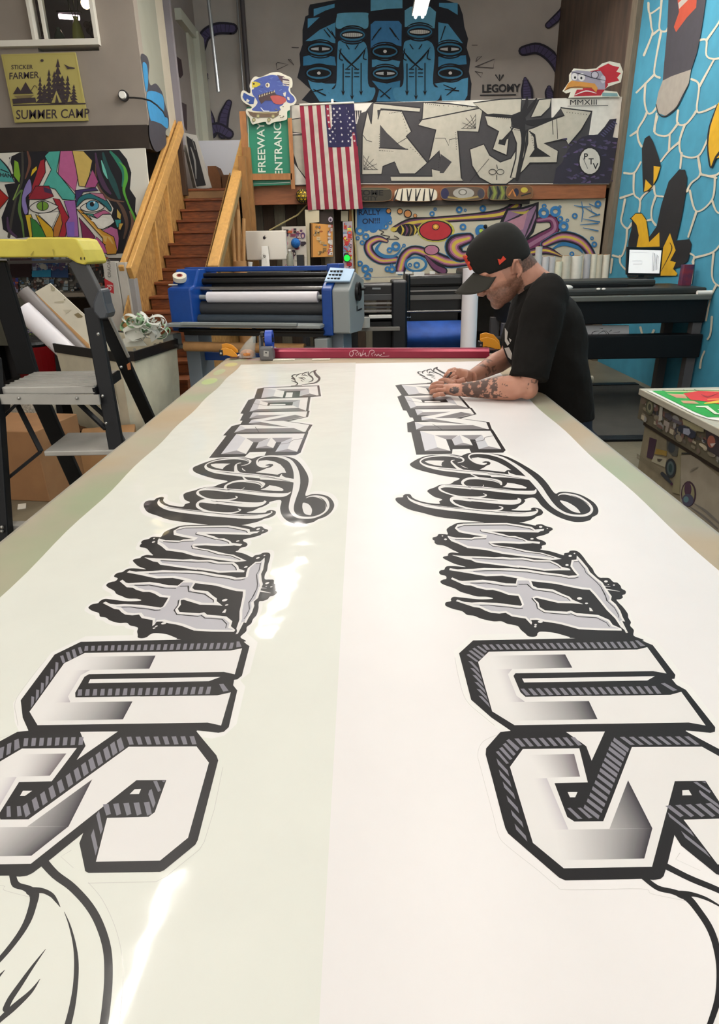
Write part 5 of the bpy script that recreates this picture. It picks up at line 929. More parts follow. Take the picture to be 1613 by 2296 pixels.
M().ring(c0, c0+dv*.04, .06, .026).build('tape', mat('cream tape', '#d8d2bf', .5), tp, smooth=True); M().ring(c0-dv*.002, c0+dv*.042, .026, .017).build('core', mat('red core', '#8e3a2c', .6), tp); M().box(c0+Vector((-.1, -.03, -.045)), c0+Vector((-.02, .0, -.035))).build('loose_end', mat('cream tape'), tp)
# ================================================================ cutting plotter and printer in the middle
pl_ = thing('cutting_plotter', 'black roll cutting plotter on a stand right of the laminator', 'plotter', (.2, 6.9, 0))
M().box((-.1, 6.86, 1.12), (.36, 7.2, 1.24)).build('head', BKM, pl_, bevel=.02); M().box((-.1, 6.84, 1.08), (.34, 6.9, 1.14)).build('front_rail', mat('dark grey plastic', '#3a3b3d', .4), pl_, bevel=.006)
M().box((.3, 6.8, .3), (.46, 7.25, 1.27)).build('end_cabinet', mat('navy black', '#070b14', .4), pl_, bevel=.02); M().box((-.16, 6.82, .3), (-.12, 7.25, 1.25)).build('end_cabinet', BKM, pl_)
for z_, m_ in ((1.04, 'silver bar'), (1.0, 'dark grey plastic'), (.965, 'silver bar')): M().box((-.08, 6.86, z_), (.31, 6.9, z_+.018)).build('rail', mat(m_), pl_)
M().cyl((-.06, 6.95, .9), (.3, 6.95, .9), .05).build('media_roller', BKM, pl_, smooth=True); M().box((-.1, 6.88, 1.3), (.4, 6.9, 1.308)).build('top_rod', mat('silver bar'), pl_)
M().box((-.1, 6.9, .82), (.36, 7.1, .86)).box((-.14, 6.86, 0), (-.06, 7.2, .84)).box((.1, 7.1, .1), (.36, 7.15, .85)).build('stand', mat('navy black'), pl_)
a = Art(onY(6.838), (0, -1, 0), .0005); a.fill([(835,645), (854,645), (854,649), (835,649)], '#8a8f92'); a.build('label', PAINT, pl_)
tag(M().box(P(828,714,'y',6.75), P(878,710,'y',6.86)+Vector((0, .05, .02))).build('paper_strip', mat('white paper', '#e8e5de', .6)), 'strip of white paper on the tray of the black plotter', 'paper')
tag(M().box((-.1, 6.7, .79), (.38, 6.9, .82)).build('plotter_tray', mat('grey desk top')), 'thin grey tray in front of the black plotter', 'tray')
cu = P(820, 708, 'y', 6.68); tag(M().cyl((cu.x, 6.68, .83), (cu.x, 6.68, .83+.1), .045, n=24).build('plastic_tub', mat('milky plastic', '#a9a8a2', .4), smooth=True), 'milky plastic tub hanging right of the laminator', 'tub')
wp = thing('wide_printer', 'black roll printer with blue cloth catch basket, left of the standing tube', 'printer', (.7, 7.3, 0))
M().box((.48, 7.25, 1.18), (1.12, 7.75, 1.3)).build('body', BKM, wp, bevel=.03); M().box((1.08, 7.15, .85), (1.24, 7.75, 1.36)).build('end_housing', BKM, wp, bevel=.03); M().box((.47, 7.2, .6), (.52, 7.75, 1.32)).build('end_housing', BKM, wp, bevel=.02)
M().box((.48, 7.22, 1.135), (1.1, 7.27, 1.15)).build('rail', mat('silver bar'), wp); M().box((.48, 7.22, 1.05), (1.1, 7.27, 1.10)).build('rail', mat('steel rail', '#6f6d6a', .35, metal=.6), wp); M().box((.48, 7.3, .7), (1.1, 7.36, 1.2)).build('platen', BKM, wp)
M().cyl((.48, 7.2, .93), (1.1, 7.2, .93), .012).build('bar', mat('silver bar'), wp)
bk_ = M(); n = 14; vs = []
for i in range(n+1):
    t_ = i/n
    for x in (.48, .8, 1.22): vs.append((x, 7.2-.18*math.sin(math.pi*min(1, t_*1.1)), .83-.30*t_-(.05 if x < 1 else 0)*t_))
bk_.add(vs, [(3*i+j, 3*i+j+1, 3*i+j+4, 3*i+j+3) for i in range(n) for j in range(2)])
cl = bk_.build('catch_basket', mat('blue nylon cloth', '#14489a', .6, nz=.2, nscale=9, bump=.5, bscale=14), wp, smooth=True)
a = Art(onY(7.0), (0, -1, 0), .0005); a.proj = lambda x, y: P(x, y, 'y', 7.075); a.text('oland', 908, 712.5, 5.5, '#aebfd6', bold=.01, sx=1.15); a.build('basket_lettering', PAINT, cl)
M().box((.48, 7.3, 0), (.56, 7.6, .8)).box((1.06, 7.3, 0), (1.14, 7.6, .9)).box((.5, 7.4, .35), (1.1, 7.5, .45)).build('stand', BKM, wp)
for k, (x0, x1, y0, y1) in enumerate(((888,905,609,615), (909,924,609,614), (928,952,609,618), (964,976,608,615))):
    p_ = P(x0, y1, 'y', 7.24); q_ = P(x1, y0, 'y', 7.24); tag(M().box((p_.x, 7.235, p_.z), (q_.x, 7.245, q_.z)).build('paper_label', mat('white paper')), 'small white paper label stuck along the top of the black printer', 'label', 'paper labels on the black printer')
tag(M().cyl(P(1051,800,'y',5.4)*1+Vector((0, 0, -.7)), P(1057,602,'y',5.4), .066, n=28).build('vinyl_tube', mat('white vinyl roll'), smooth=True), 'tall white vinyl roll standing upright behind the table, left of the man', 'roll')
# ================================================================ flatbed printer on the right
fp = thing('flatbed_printer', 'very wide black printer running along behind the man to the right edge', 'printer', (2.4, 6.8, 0))
DG = mat('charcoal casing', '#1e1f1c', .5, nz=.08); DB = mat('matte black steel', '#06070a', .5, spec=.3)
M().box((1.45, 6.5, 1.1), (3.38, 7.3, 1.17)).build('top_cover', DG, fp, bevel=.02); M().box((1.45, 6.42, 1.06), (3.4, 6.54, 1.11)).build('front_lip', mat('lip highlight grey', '#5c5c56', .4), fp, bevel=.01)  # front lip's highlight is put into its paler colour
M().box((1.45, 6.8, 1.17), (3.0, 7.3, 1.235)).build('gantry', DG, fp, bevel=.02); M().box((1.75, 6.76, 1.175), (2.7, 6.81, 1.2)).build('gantry_slot', DB, fp)
M().box((1.45, 6.48, .84), (3.4, 7.25, 1.07)).build('body', DB, fp, bevel=.01); M().box((1.3, 6.45, .5), (3.4, 6.6, .73)).build('lower_beam', DB, fp, bevel=.01)
for x in (1.4, 3.3):
    for y in (6.5, 7.1): M().box((x, y, 0), (x+.09, y+.09, .86)).build('leg', mat('grey leg', '#4c4a4c', .5), fp)
p_ = P(1308,735,'y',7.05); q_ = P(1411,768,'y',7.05)
def sk(a):
    for pts in ((1325,760,1330,745,1345,742), (1340,750,1355,742,1362,752), (1345,738,1352,736), (1365,745,1372,740), (1328,766,1335,758), (1375,746,1390,744), (1358,740,1366,750,1366,760)): a.stroke([(pts[i], pts[i+1]) for i in range(0, len(pts), 2)], [1, 4, 1], '#1b1a1c')
board('sketch_sheet', 'white sheet with black brush sketch seen under the wide black printer', 6.63, [(1306,730), (1411,730), (1411,775), (1306,775)], sk, cat='drawing', base='#efeaea')
ms = thing('monitor', 'small lit monitor with a white software window on the wide printer', 'monitor', P(1445, 620, 'y', 7.1))
a0, a1, a2, a3 = [P(*c, 'y', 7.1) for c in ((1407,553), (1488,556), (1482,618), (1405,616))]
M().prism([a0, a1, a2, a3], (0, .03, 0)).build('bezel', BKM, ms, bevel=.003)
a = Art(onY(7.096), (0, -1, 0), .0005); a.fill([(1412.5,560), (1484,561.5), (1479,613), (1409.5,612)], '#e8e8e6')
for i in range(5): a.stroke([(1465+i*3, 566+i*2), (1463+i*3, 608-i)], 1.2, '#5a5a62' if i % 2 else '#9a9aa2', sm=False)
a.stroke([(1415,565), (1455,566)], 1, '#b0b0b4', sm=False); a.stroke([(1418,585), (1440,585), (1440,592), (1420,592)], .8, '#8a8a90', sm=False)
sm_ = artmat('lit screen', .4, nz=0); nt = sm_.node_tree; nt.links.new(nt.nodes['Attribute'].outputs['Color'], nt.nodes['Principled BSDF'].inputs['Emission Color']); nt.nodes['Principled BSDF'].inputs['Emission Strength'].default_value = .55
a.build('screen', sm_, ms)
pb = P(1440, 620, 'y', 7.1); M().box((pb.x-.03, 7.12, 1.235), (pb.x+.03, 7.16, 1.3)).box((pb.x-.1, 7.02, 1.232), (pb.x+.1, 7.2, 1.245)).build('stand', BKM, ms)
cn = P(1540, 648, 'y', 6.85); bxx = thing('drink_carton', 'narrow dark blue and red box standing at right end of the printer', 'box', (cn.x, 6.85, 1.17))
M().box((3.27, 6.82, 1.17), (3.37, 6.9, 1.37)).build('carton', mat('dark violet print', '#2a2348', .5, nz=.5, nscale=14, col2='#7a2432'), bxx, bevel=.003)
tag(M().sphere(P(1268, 645, 'y', 6.7), .05, 14, 8, (1.6, .8, .55)).build('crumpled_cloth', mat('white paper'), smooth='all'), 'crumpled white rag on the printer behind the man', 'rag')
for k, px_ in enumerate((1342, 1354)): tag(M().sphere(P(px_, 651, 'y', 6.5)+Vector((0, 0, .012)), .016, 10, 6, (1.3, 1, .7)).build('paper_scrap', mat('white paper')), ('left', 'right')[k]+' tiny white paper scrap on the front lip of the wide printer', 'scrap')
tag(M().cyl((3.26, 6.45, 1.125), (3.4, 6.45, 1.125), .02).build('white_tube', mat('white paper')), 'short white tube lying at the far right end of the printer', 'tube')
tag(M().box((1.9, 6.95, 0), (3.2, 7.3, 1.1)).build('roll_rack', DB), 'black rack behind the wide printer holding the upright rolls', 'rack') if False else None
for k, (x0, x1, yt, c) in enumerate(((1180,1196,575,'#c9c0ae'), (1202,1217,553,'#9a9a98'), (1216,1232,575,'#b8b2b2'), (1232,1246,575,'#a19c9c'), (1245,1262,586,'#d0c8a0'), (1262,1281,574,'#b2a98f'), (1283,1307,574,'#d6d0bc'), (1311,1326,570,'#8f8c92'), (1326,1340,570,'#cfc7a8'), (1338,1352,571,'#a89d7c'), (1353,1368,571,'#d2cbb0'))):
    b0 = P((x0+x1)/2-3, 627, 'y', 7.42); t0 = P((x0+x1)/2, yt, 'y', 7.42); r_ = (P(x1, yt, 'y', 7.42).x-P(x0, yt, 'y', 7.42).x)/2
    lab = ['short cream roll just behind the man\'s neck', 'tallest thin grey roll behind the man\'s shoulder', 'pale lilac roll next to the tallest grey one', 'grey roll left of the shortest yellow one', 'shortest yellowish roll in the row', 'beige roll right of the shortest yellowish one', 'widest white roll in the middle of the row', 'dark grey roll right of the widest white one', 'cream roll fourth from the right end', 'tan roll second from the right end', 'white roll at the right end before the post'][k]
    t = thing('media_roll', lab, 'roll', b0, group='upright media rolls behind the printer')
    bz = Vector((b0.x, b0.y, 1.0)); hc_ = '#'+''.join('%02x' % int(int(c[q:q+2], 16)*.6+245*.4) for q in (1, 3, 5)); M().cyl(bz, t0, r_, n=18).build('roll', mat('roll '+c, hc_, .5, nz=.05), t, smooth=True); M().ring(t0-Vector((0, 0, .002)), t0+Vector((0, 0, .004)), r_*.6, r_*.4).build('core', kc, t)
tag(M().box((1.6, 7.33, .9), (3.0, 7.55, 1.0)).box((1.6, 7.42, 0), (1.68, 7.55, .9)).box((2.0, 7.42, 0), (2.08, 7.55, .9)).build('roll_shelf', DB), 'black shelf stand carrying the row of upright rolls', 'shelf')
# floor mats and bits
tag(M().box((1.2, 5.25, .001), (3.3, 7.62, .014)).build('floor_mat', mat('grey rubber mat', '#35322c', .75, nz=.15, nscale=5), bevel=.004), 'large grey rubber mat on the floor beside the wide printer', 'mat')
for k, y_ in enumerate((7.5, 5.22)): tag(M().box((1.2, y_, .014 if k == 0 else .001), (3.3, y_+.13, .024)).build('cable_cover', DB, bevel=.006), ('far', 'near')[k]+' black cable cover strip across the mat', 'cable cover')
tag(M().cyl((1.9, 7.68, .05), (2.8, 7.7, .05), .045).build('paper_core', mat('roll #cfc7a8'), smooth=True), 'long pale roll lying on the floor under the wide printer', 'roll')
# ================================================================ sticker-covered counter on the right
ct = thing('counter', 'pale-topped counter with sticker-covered side at the right edge', 'counter', (1.9, 1.6, 0))
M().box((1.36, -.3, 0), (2.9, 2.96, .8)).build('cabinet', mat('beige cabinet', '#8a8068', .7, nz=.1), ct)
M().box((1.335, -.3, .79), (2.9, 3.0, .905)).build('apron', mat('dark stickered apron', '#57503f', .6), ct, bevel=.003); M().box((1.355, -.3, .765), (2.9, 2.97, .79)).build('ledge', mat('brown ledge', '#3d2f26', .6), ct)
M().box((1.325, -.3, .905), (2.9, 3.01, .935)).build('top', mat('pale worktop', '#b8b3a2', .4, nz=.04), ct, bevel=.004)
c8 = fr(1420, 850, 6.56); a = Art(onX(1.3335), (-1, 0, 0), .0002); random.seed(11)
pal = ['#7d7460', '#a39a84', '#3d3a35', '#5a5348', '#8c8a86', '#2b2b33', '#b5ab92', '#6a5a4e', '#454a3c', '#9a8f86', '#705048']
for i in range(260):
    y_ = random.uniform(.9, 2.96); z_ = random.uniform(.808, .893); w_, h_ = random.uniform(.008, .045), random.uniform(.006, .018); c = random.choice(pal)
    n_ = 4 if i % 2 else 12; vs = [Vector((1.3335, y_+w_*math.cos(2*math.pi*(k+.5)/n_), z_+h_*math.sin(2*math.pi*(k+.5)/n_))) for k in range(n_)]
    o_ = len(a.v); a.v += [v+Vector((-.00005*(i % 40), 0, 0)) for v in vs]; a.c += [hexc(c)]*n_; a.f.append(tuple(range(o_, o_+n_)))
a.lv = 14
a.dot(1420+255/6.56, 850+410/6.56, 9, 18, '#4d4f3a'); a.dot(1420+255/6.56, 850+410/6.56, 6, 13, '#7f7c60'); a.dot(1420+255/6.56, 850+410/6.56, 3.5, 7, '#3a3b30')
a.fill(c8(408,395, 450,400, 440,600, 385,620), '#aeaaa0'); a.fill(c8(690,680, 770,680, 940,780, 930,860, 880,880, 670,760), '#161c30'); a.fill(c8(755,720, 840,730, 860,790, 830,830, 750,800), '#8f93a3')
a.fill(c8(480,500, 560,500, 600,580, 560,620, 480,560), '#37323a'); a.fill(c8(600,580, 740,640, 720,680, 590,620), '#4b4650'); a.fill(c8(1080,720, 1290,830, 1290,1150, 1110,1040), '#2c2226'); a.dot(1420+1170/6.56, 850+920/6.56, 9, 14, '#8f5240'); a.fill(c8(1150,950, 1240,940, 1180,1000), '#b9ada4')
a.fill(c8(740,580, 1060,720, 1060,780, 940,760, 760,660), '#8f8866')
a.build('apron_stickers', PAINT, ct)
a = Art(onX(1.359), (-1, 0, 0), .0003)
a.fill(c8(245,855, 350,890, 290,1180, 200,1150), '#43283f'); a.fill(c8(345,1020, 500,1060, 495,1130, 320,1100), '#a88a3c'); a.fill(c8(315,1120, 500,1170, 475,1300, 272,1210), '#b0aa92'); a.fill(c8(360,1170, 440,1180, 400,1220, 365,1210), '#4a4238')
a.fill(c8(500,870, 690,970, 650,1140, 590,1130, 500,1040), '#56564f'); a.dot(1420+575/6.56, 850+1000/6.56, 8, 13, '#3c434a'); a.dot(1420+560/6.56, 850+1310/6.56, 12, 22, '#20262c'); a.dot(1420+560/6.56, 850+1310/6.56, 8, 16, '#4a5a5c'); a.dot(1420+560/6.56, 850+1310/6.56, 4, 10, '#1d3a3c')
a.stroke(c8(440,1390, 500,1450, 580,1540), [8, 9, 5], '#2c3038', sm=False); a.dot(1420+580/6.56, 850+1545/6.56, 2.6, 3, '#4b2040')
a.fill(c8(720,1120, 960,1110, 1000,1200, 1600,1700, 1700,2700, 1266,2296, 700,1900), '#9f9684'); a.fill(c8(690,980, 870,1090, 720,1110, 700,1700, 580,1660, 640,1450), '#8f8768')
a.dot(1420+833/6.56, 850+1690/6.56, 17, 29, '#3d2233'); a.dot(1420+830/6.56, 850+1690/6.56, 14, 25, '#8f8a66'); a.dot(1420+825/6.56, 850+1620/6.56, 8, 16, '#4a2d44'); a.dot(1420+825/6.56, 850+1780/6.56, 13, 14, '#4b4a60'); a.dot(1420+800/6.56, 850+1770/6.56, 6, 7, '#5d8088')
a.stroke(c8(920,1830, 1100,1950, 1290,2120), [2, 6, 4], '#75706a'); a.stroke(c8(860,1880, 1050,2010, 1266,2200), [2, 5, 4], '#75706a'); a.stroke(c8(860,1370, 900,1330, 980,1290), [1, 4, 1], '#857e70'); a.stroke(c8(745,1090, 850,1090), 3, '#2b2a28', sm=False)
for k in range(5): a.stroke(c8(80,1100+k*14, 420,1330+k*18), 1, '#7a725c', sm=False)
a.build('side_stickers', PAINT, ct)
ps = thing('poster', 'bright green poster with red artwork lying on the counter at right', 'poster', (1.7, 2.6, .937))
M().add([P(x, y, 'z', .9375) for x, y in ((1452,876), (1700,872), (1700,955), (1592,940), (1560,930))], [(0, 1, 2, 3, 4)]).build('sheet', mat('white paper'), ps)
bpy.context.view_layer.update()
a = Art(onZ(.9385), (0, 0, 1), .0002); a.fill(c8(280,172, 1300,160, 1600,300, 1600,560, 1100,560, 900,480), '#129b3c'); 
a.fill(c8(430,168, 900,158, 1600,160, 1600,190, 500,190), '#b9c48a'); a.stroke(c8(430,172, 1300,168), 1.4, '#2b5a2a', sm=False); a.stroke(c8(740,160, 800,180), 1, '#2b5a2a', sm=False); a.stroke(c8(900,155, 960,175), 1, '#2b5a2a', sm=False)
a.fill(c8(500,215, 760,225, 800,290, 640,280), '#b9a77a'); a.fill(c8(700,320, 900,325, 980,370, 740,360), '#b9a77a')
a.fill(c8(740,215, 960,180, 1300,190, 1700,210, 1700,400, 1300,380, 1050,330, 850,310), '#c42a2c', sm=False); a.fill(c8(560,235, 720,240, 790,285, 620,270), '#d08a72'); a.fill(c8(720,330, 880,330, 940,365, 760,358), '#cf9c7a')
a.stroke(c8(1050,365, 1200,345, 1400,320), [2, 5, 5], '#d9c23c'); a.stroke(c8(1000,230, 1100,270, 1240,220), [1, 3, 1], '#8e1b22'); a.stroke(c8(1100,310, 1300,300), [3, 4], '#e0743c')
a.fill(c8(920,405, 1100,402, 1240,510, 1500,520, 1500,545, 1200,525, 1060,425, 930,420), '#dfe6cf'); a.fill(c8(1240,460, 1300,440, 1500,500, 1400,520), '#dfe6cf')
a.build('artwork', PAINT, ps)
# ================================================================ left side
def facepaint(a):
    F = fr(0, 300, 2.987); K = '#14121a'
    def p(pts, c, w_=5, sm=False): a.fill(F(*pts), c, sm=sm); a.stroke(F(*pts), w_, K, sm=sm, closed=True, k=4)
    # hair
    a.fill(F(560,112, 800,108, 850,170, 880,260, 870,370, 910,430, 905,520, 935,590, 920,640, 850,800, 760,805, 720,640, 760,500, 700,400, 620,300, 600,200), K)
    a.fill(F(60,160, 130,125, 200,118, 330,118, 300,200, 220,330, 200,430, 190,560, 210,690, 110,700, 20,640, 10,560, 60,430, 30,340, 100,330, 80,220), K)
    for pts, w_, c in (((640,130, 660,250, 700,350, 740,400), [10,26,30,14], '#4a2f4c'), ((690,130, 720,240, 760,330, 800,430), [14,34,40,20], '#1f4a4a'), ((740,120, 790,180, 830,260, 820,350), [14,30,26,10], '#2a7a63'), ((800,190, 835,230, 845,300, 830,380, 860,470, 900,560, 920,610), [4,16,26,18,12,16,6], '#5aa83a'), ((680,180, 700,250, 720,300), [6,20,4], '#6fc0b0'), ((780,450, 820,500, 850,600, 830,700), [8,24,24,10], '#5d4436'), ((640,200, 650,330, 720,430, 830,455), [4,14,18,6], '#6a4c3c'), ((870,520, 890,600, 860,720, 830,790), [8,22,24,10], '#7a5a48'),
                      ((150,125, 150,300, 110,420, 80,560, 60,690), [14,16,14,18,20], '#3e3a34'), ((185,120, 200,200, 170,300), [12,20,8], '#6b4334'), ((100,430, 150,380, 130,500, 150,600, 160,690), [6,16,20,14,10], '#5a7a3a'), ((50,560, 60,640, 110,690), [10,20,14], '#4a3050'), ((130,340, 90,440), [6,10], '#7f9a4a'), ((75,150, 55,230), [6,14], '#c8c8c4')):
        a.stroke(F(*pts), w_, c)
    p((95,175, 125,190, 140,280, 130,330, 90,280), '#7aa82a'); p((205,290, 215,240, 245,215, 250,240), '#d9b520')
    p((330,118, 405,115, 380,255, 505,410, 500,445, 420,440, 370,370, 290,350, 320,290, 345,240, 300,150), '#4aa89a'); p((405,115, 485,113, 530,250, 505,390, 390,270), '#b95f8f'); p((485,113, 560,115, 620,180, 600,280, 570,355, 530,350, 510,230), '#cdb05f')
    p((620,240, 660,320, 640,360, 570,360), '#a84f80'); p((270,180, 300,170, 305,260, 270,330, 220,430, 190,420, 240,280), '#9c1f2c'); p((200,300, 215,380, 175,430, 190,520, 165,540, 145,460, 160,370), '#8a7bb8', sm=True)
    p((190,440, 240,350, 330,350, 360,420, 300,440), '#8f1d2e'); a.fill(F(290,355, 345,375, 350,405, 300,390), '#3d2a4a')
    p((355,430, 400,440, 440,520, 462,560, 440,690, 395,690, 410,620, 400,520), '#a01c2c'); p((430,450, 505,445, 520,560, 530,690, 450,690, 440,600, 465,560), '#9c5fa4'); a.fill(F(450,590, 500,590, 500,690, 455,690), '#7b5fb4')
    p((200,490, 250,455, 310,450, 370,475, 390,490, 330,525, 260,530, 215,515), '#d5d2c8', sm=True); a.dot(96, 462, 14, 11, K); a.dot(96, 462, 12.5, 9.5, '#6f9a30'); a.stroke([(96,453), (96,471)], 7, K, sm=False)
    p((170,545, 210,540, 235,620, 215,695, 200,695), '#d4b428'); p((205,560, 240,580, 290,640, 310,692, 220,695), '#2f7a34'); p((240,540, 260,550, 350,630, 370,692, 310,692), '#d2a61e'); p((255,535, 398,520, 350,628), '#e2dfd4'); p((405,530, 420,600, 395,690, 360,690, 360,630), '#b5722a')
    p((505,380, 640,360, 660,380, 560,390, 530,440, 510,460), '#3c2a62'); p((515,490, 530,430, 600,400, 690,420, 745,490, 740,520, 700,480, 640,440, 570,440), '#1e6a72', sm=True); p((600,395, 690,400, 715,450, 660,425), '#b5708a')
    p((540,495, 590,460, 640,450, 700,490, 650,520, 580,520), '#d5d2c8', sm=True); a.dot(208, 461, 15, 12, K); a.dot(208, 461, 13.5, 10.5, '#4f9ab8'); a.dot(207, 458, 5, 5.5, K); a.dot(212, 454, 2, 2.4, '#e8e8e4')
    p((515,505, 545,510, 690,650, 760,680, 790,760, 780,805, 720,808, 700,790, 760,770, 690,735, 690,700), '#c98f2c'); a.fill(F(540,530, 560,540, 690,680, 740,690, 765,740, 700,720, 690,690), '#d6b060'); a.fill(F(720,690, 770,760, 750,790, 700,800), '#c98a30')
    p((545,530, 640,540, 650,565, 600,545), '#3f9a8a'); p((640,535, 700,510, 745,535, 690,540, 655,568, 625,545), '#b55f86'); p((600,552, 655,568, 690,540, 745,540, 770,590, 740,615, 690,640, 660,635), '#d9d6cc'); a.fill(F(610,580, 690,560, 750,580, 700,630), '#e4e1d8')
    p((530,560, 600,640, 640,690, 600,770, 560,740, 545,620), '#7a1f4a'); p((650,690, 700,740, 720,800, 600,798, 610,760), '#b8568c'); p((690,650, 745,620, 790,640, 800,700, 790,790, 765,690), '#b0608f'); p((770,575, 815,575, 810,620, 785,630), '#2c8a86'); p((785,500, 815,540, 810,575, 785,560), '#bfa24a')
    p((800,600, 830,600, 810,645, 795,640), '#c9a24a')
    a.fill(F(0,165, 60,235, 100,325, 0,320), '#4a9c98'); a.stroke(F(0,165, 60,235, 100,325), [6, 10, 4], K); a.fill(F(0,365, 60,430, 0,500), '#a31d14'); a.stroke(F(0,370, 62,430, 0,505), 5, K, sm=False)
    a.text('HANS', 1, 396, 12, K, bold=.03, dx=(1, .1)); a.stroke(F(10,240, 60,260), 7, K, sm=False)
board('face_painting', 'large colourful geometric face painting under the office overhang', 8.3, [(-90,346), (325,332), (350,578), (-90,580)], facepaint, cat='painting', base='#d8d4c8')
def camp(a):
    C = fr(0, 0, 2.987); K = '#3b3034'
    a.stroke(C(20,372, 500,362, 570,808, 105,815), 3, '#a89a48', sm=False, closed=True)
    a.text('STICKER', 25, 155.5, 13.5, K, dx=(1, -.02), bold=.015, sx=.95); a.text('FARMER', 20, 178, 21, K, dx=(1, -.05), bold=.015, sx=.88)
    a.text('SUMMER CAMP', 35.5, 267, 29, K, dx=(1, -.02), bold=.012, sx=.84)
    a.fill([(29,234.5), (192,231), (192,234), (29,237.5)], K)
    for x, yb, h, w_ in ((90,230,58,13), (110,228,72,16), (130,230,98,22), (152,230,60,16), (166,230,40,13), (122,230,70,18), (100,230,40,18), (140,230,60,24)):
        for k in range(6):
            t_ = k/6; a.fill([(x-w_*(.25+.75*t_)*.9, yb-h*(1-t_)+h*.19), (x, yb-h*(1-t_)-1), (x+w_*(.25+.75*t_)*.9, yb-h*(1-t_)+h*.19)], K)
    a.fill([(116,231), (127,203), (139,230)], '#aca05c'); a.fill([(124,231), (127,212), (133,230)], K); a.fill([(152,229), (156,214), (161,228)], '#aca05c')
    for pts in ((30,211, 40,194, 47,204, 58,184, 70,204, 76,210), ): a.fill([(pts[i], pts[i+1]) for i in range(0, len(pts), 2)], K)
    a.fill([(28,222), (80,219), (82,230), (30,233)], K); a.fill([(32,215), (78,213), (70,219), (40,221)], '#7a6c48'); a.stroke([(70,205), (78,192), (84,198)], 4, K)
    a.fill(C(430,430, 465,448, 505,455, 500,462, 470,462, 455,465), K); a.dot(95, 136, 3.5, 3, K)
board('camp_sign', 'yellow SUMMER CAMP sign with dark pine trees on the taupe office wall', 8.46, [(2,122), (168,117), (197,270), (33,275)], camp, cat='sign', base='#aca05c')
# back bench with pinned prints
bn = thing('workbench', 'cluttered bench shelf below the face painting at far left', 'bench', (-3.6, 8, 0))
M().box((-4.6, 7.7, 1.12), (-2.75, 8.08, 1.16)).build('top', mat('bench top', '#6b6255', .6), bn); M().box((-4.6, 7.72, 1.49), (-2.6, 8.08, 1.52)).build('shelf', mat('dark shelf', '#35302c', .6), bn)
for x in (-4.5, -2.85): M().box((x, 7.75, 0), (x+.06, 7.88, 1.49)).build('leg', DB, bn)
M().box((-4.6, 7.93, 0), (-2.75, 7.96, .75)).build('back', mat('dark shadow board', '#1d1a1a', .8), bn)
random.seed(5)
def cl1(a):
    stickers(a, -5, 250, 572, 668, 330, ['#8f8d86', '#2b2e34', '#4a6a8a', '#a8a49a', '#5c5a54', '#1d2026', '#7f8f96', '#b5b0a2', '#6a4a40', '#3d3f38'], 2, 6)
    a.fill([(29,579), (77,579), (77,621), (31,620)], '#2a1014'); a.fill([(79,581), (157,583), (160,622), (79,621)], '#2d4a78'); stickers(a, 80, 158, 584, 606, 60, ['#3a5a8c', '#8fa2b8', '#1d3a6a', '#b8b8b0', '#5a4a6a'], 2, 5); a.fill([(80,607), (122,604), (122,620), (80,620)], '#2a8ab0'); a.dot(105, 597, 8, 6, '#b5b4ac')
    a.fill([(-2,580), (24,580), (30,622), (-2,625)], '#a5a19a'); a.fill([(0,632), (14,632), (18,668), (2,664)], '#3a9ab0'); a.fill([(14,624), (50,622), (44,650), (20,652)], '#3f3c78'); stickers(a, 15, 50, 622, 660, 24, ['#5a2a2c', '#2c3a8a', '#8a8ca0', '#a85a3c'], 2, 5)
    for i in range(9): a.stroke([(73+random.uniform(0, 50), 628+random.uniform(0, 12)), (85+random.uniform(0, 50), 640+random.uniform(-8, 8))], 2, '#2a2a28')
board('print_collage', 'collage of pinned posters and prints behind the yellow-topped ladder', 8.2, [(-30,572), (235,572), (238,668), (-30,668)], cl1, cat='collage', base='#5a564e')
def cl2(a):
    stickers(a, 196, 245, 574, 660, 60, ['#b8b5ac', '#2b2a2a', '#8a8880', '#a85a3c', '#5a5854'], 2, 5)
    for i in range(4): a.stroke([(199, 578+i*5), (214, 575+i*5)], 2, '#d0cec6', sm=False)
board('print_strip', 'black and white comic print strip beside the white cartons', 8.1, [(196,572), (228,574), (232,665), (199,665)], cl2, cat='collage', base='#3a3836')
def cl3(a): stickers(a, 20, 110, 670, 770, 90, ['#6f8a3a', '#4a4a3c', '#a8a890', '#2c2c2a', '#7fa04a', '#4a3f6a', '#c0bda8'], 2, 7)
board('lower_poster', 'dirty green and white poster leaning low behind the ladder', 7.66, [(-20,668), (115,668), (118,775), (-20,775)], cl3, cat='poster', base='#4a483c')
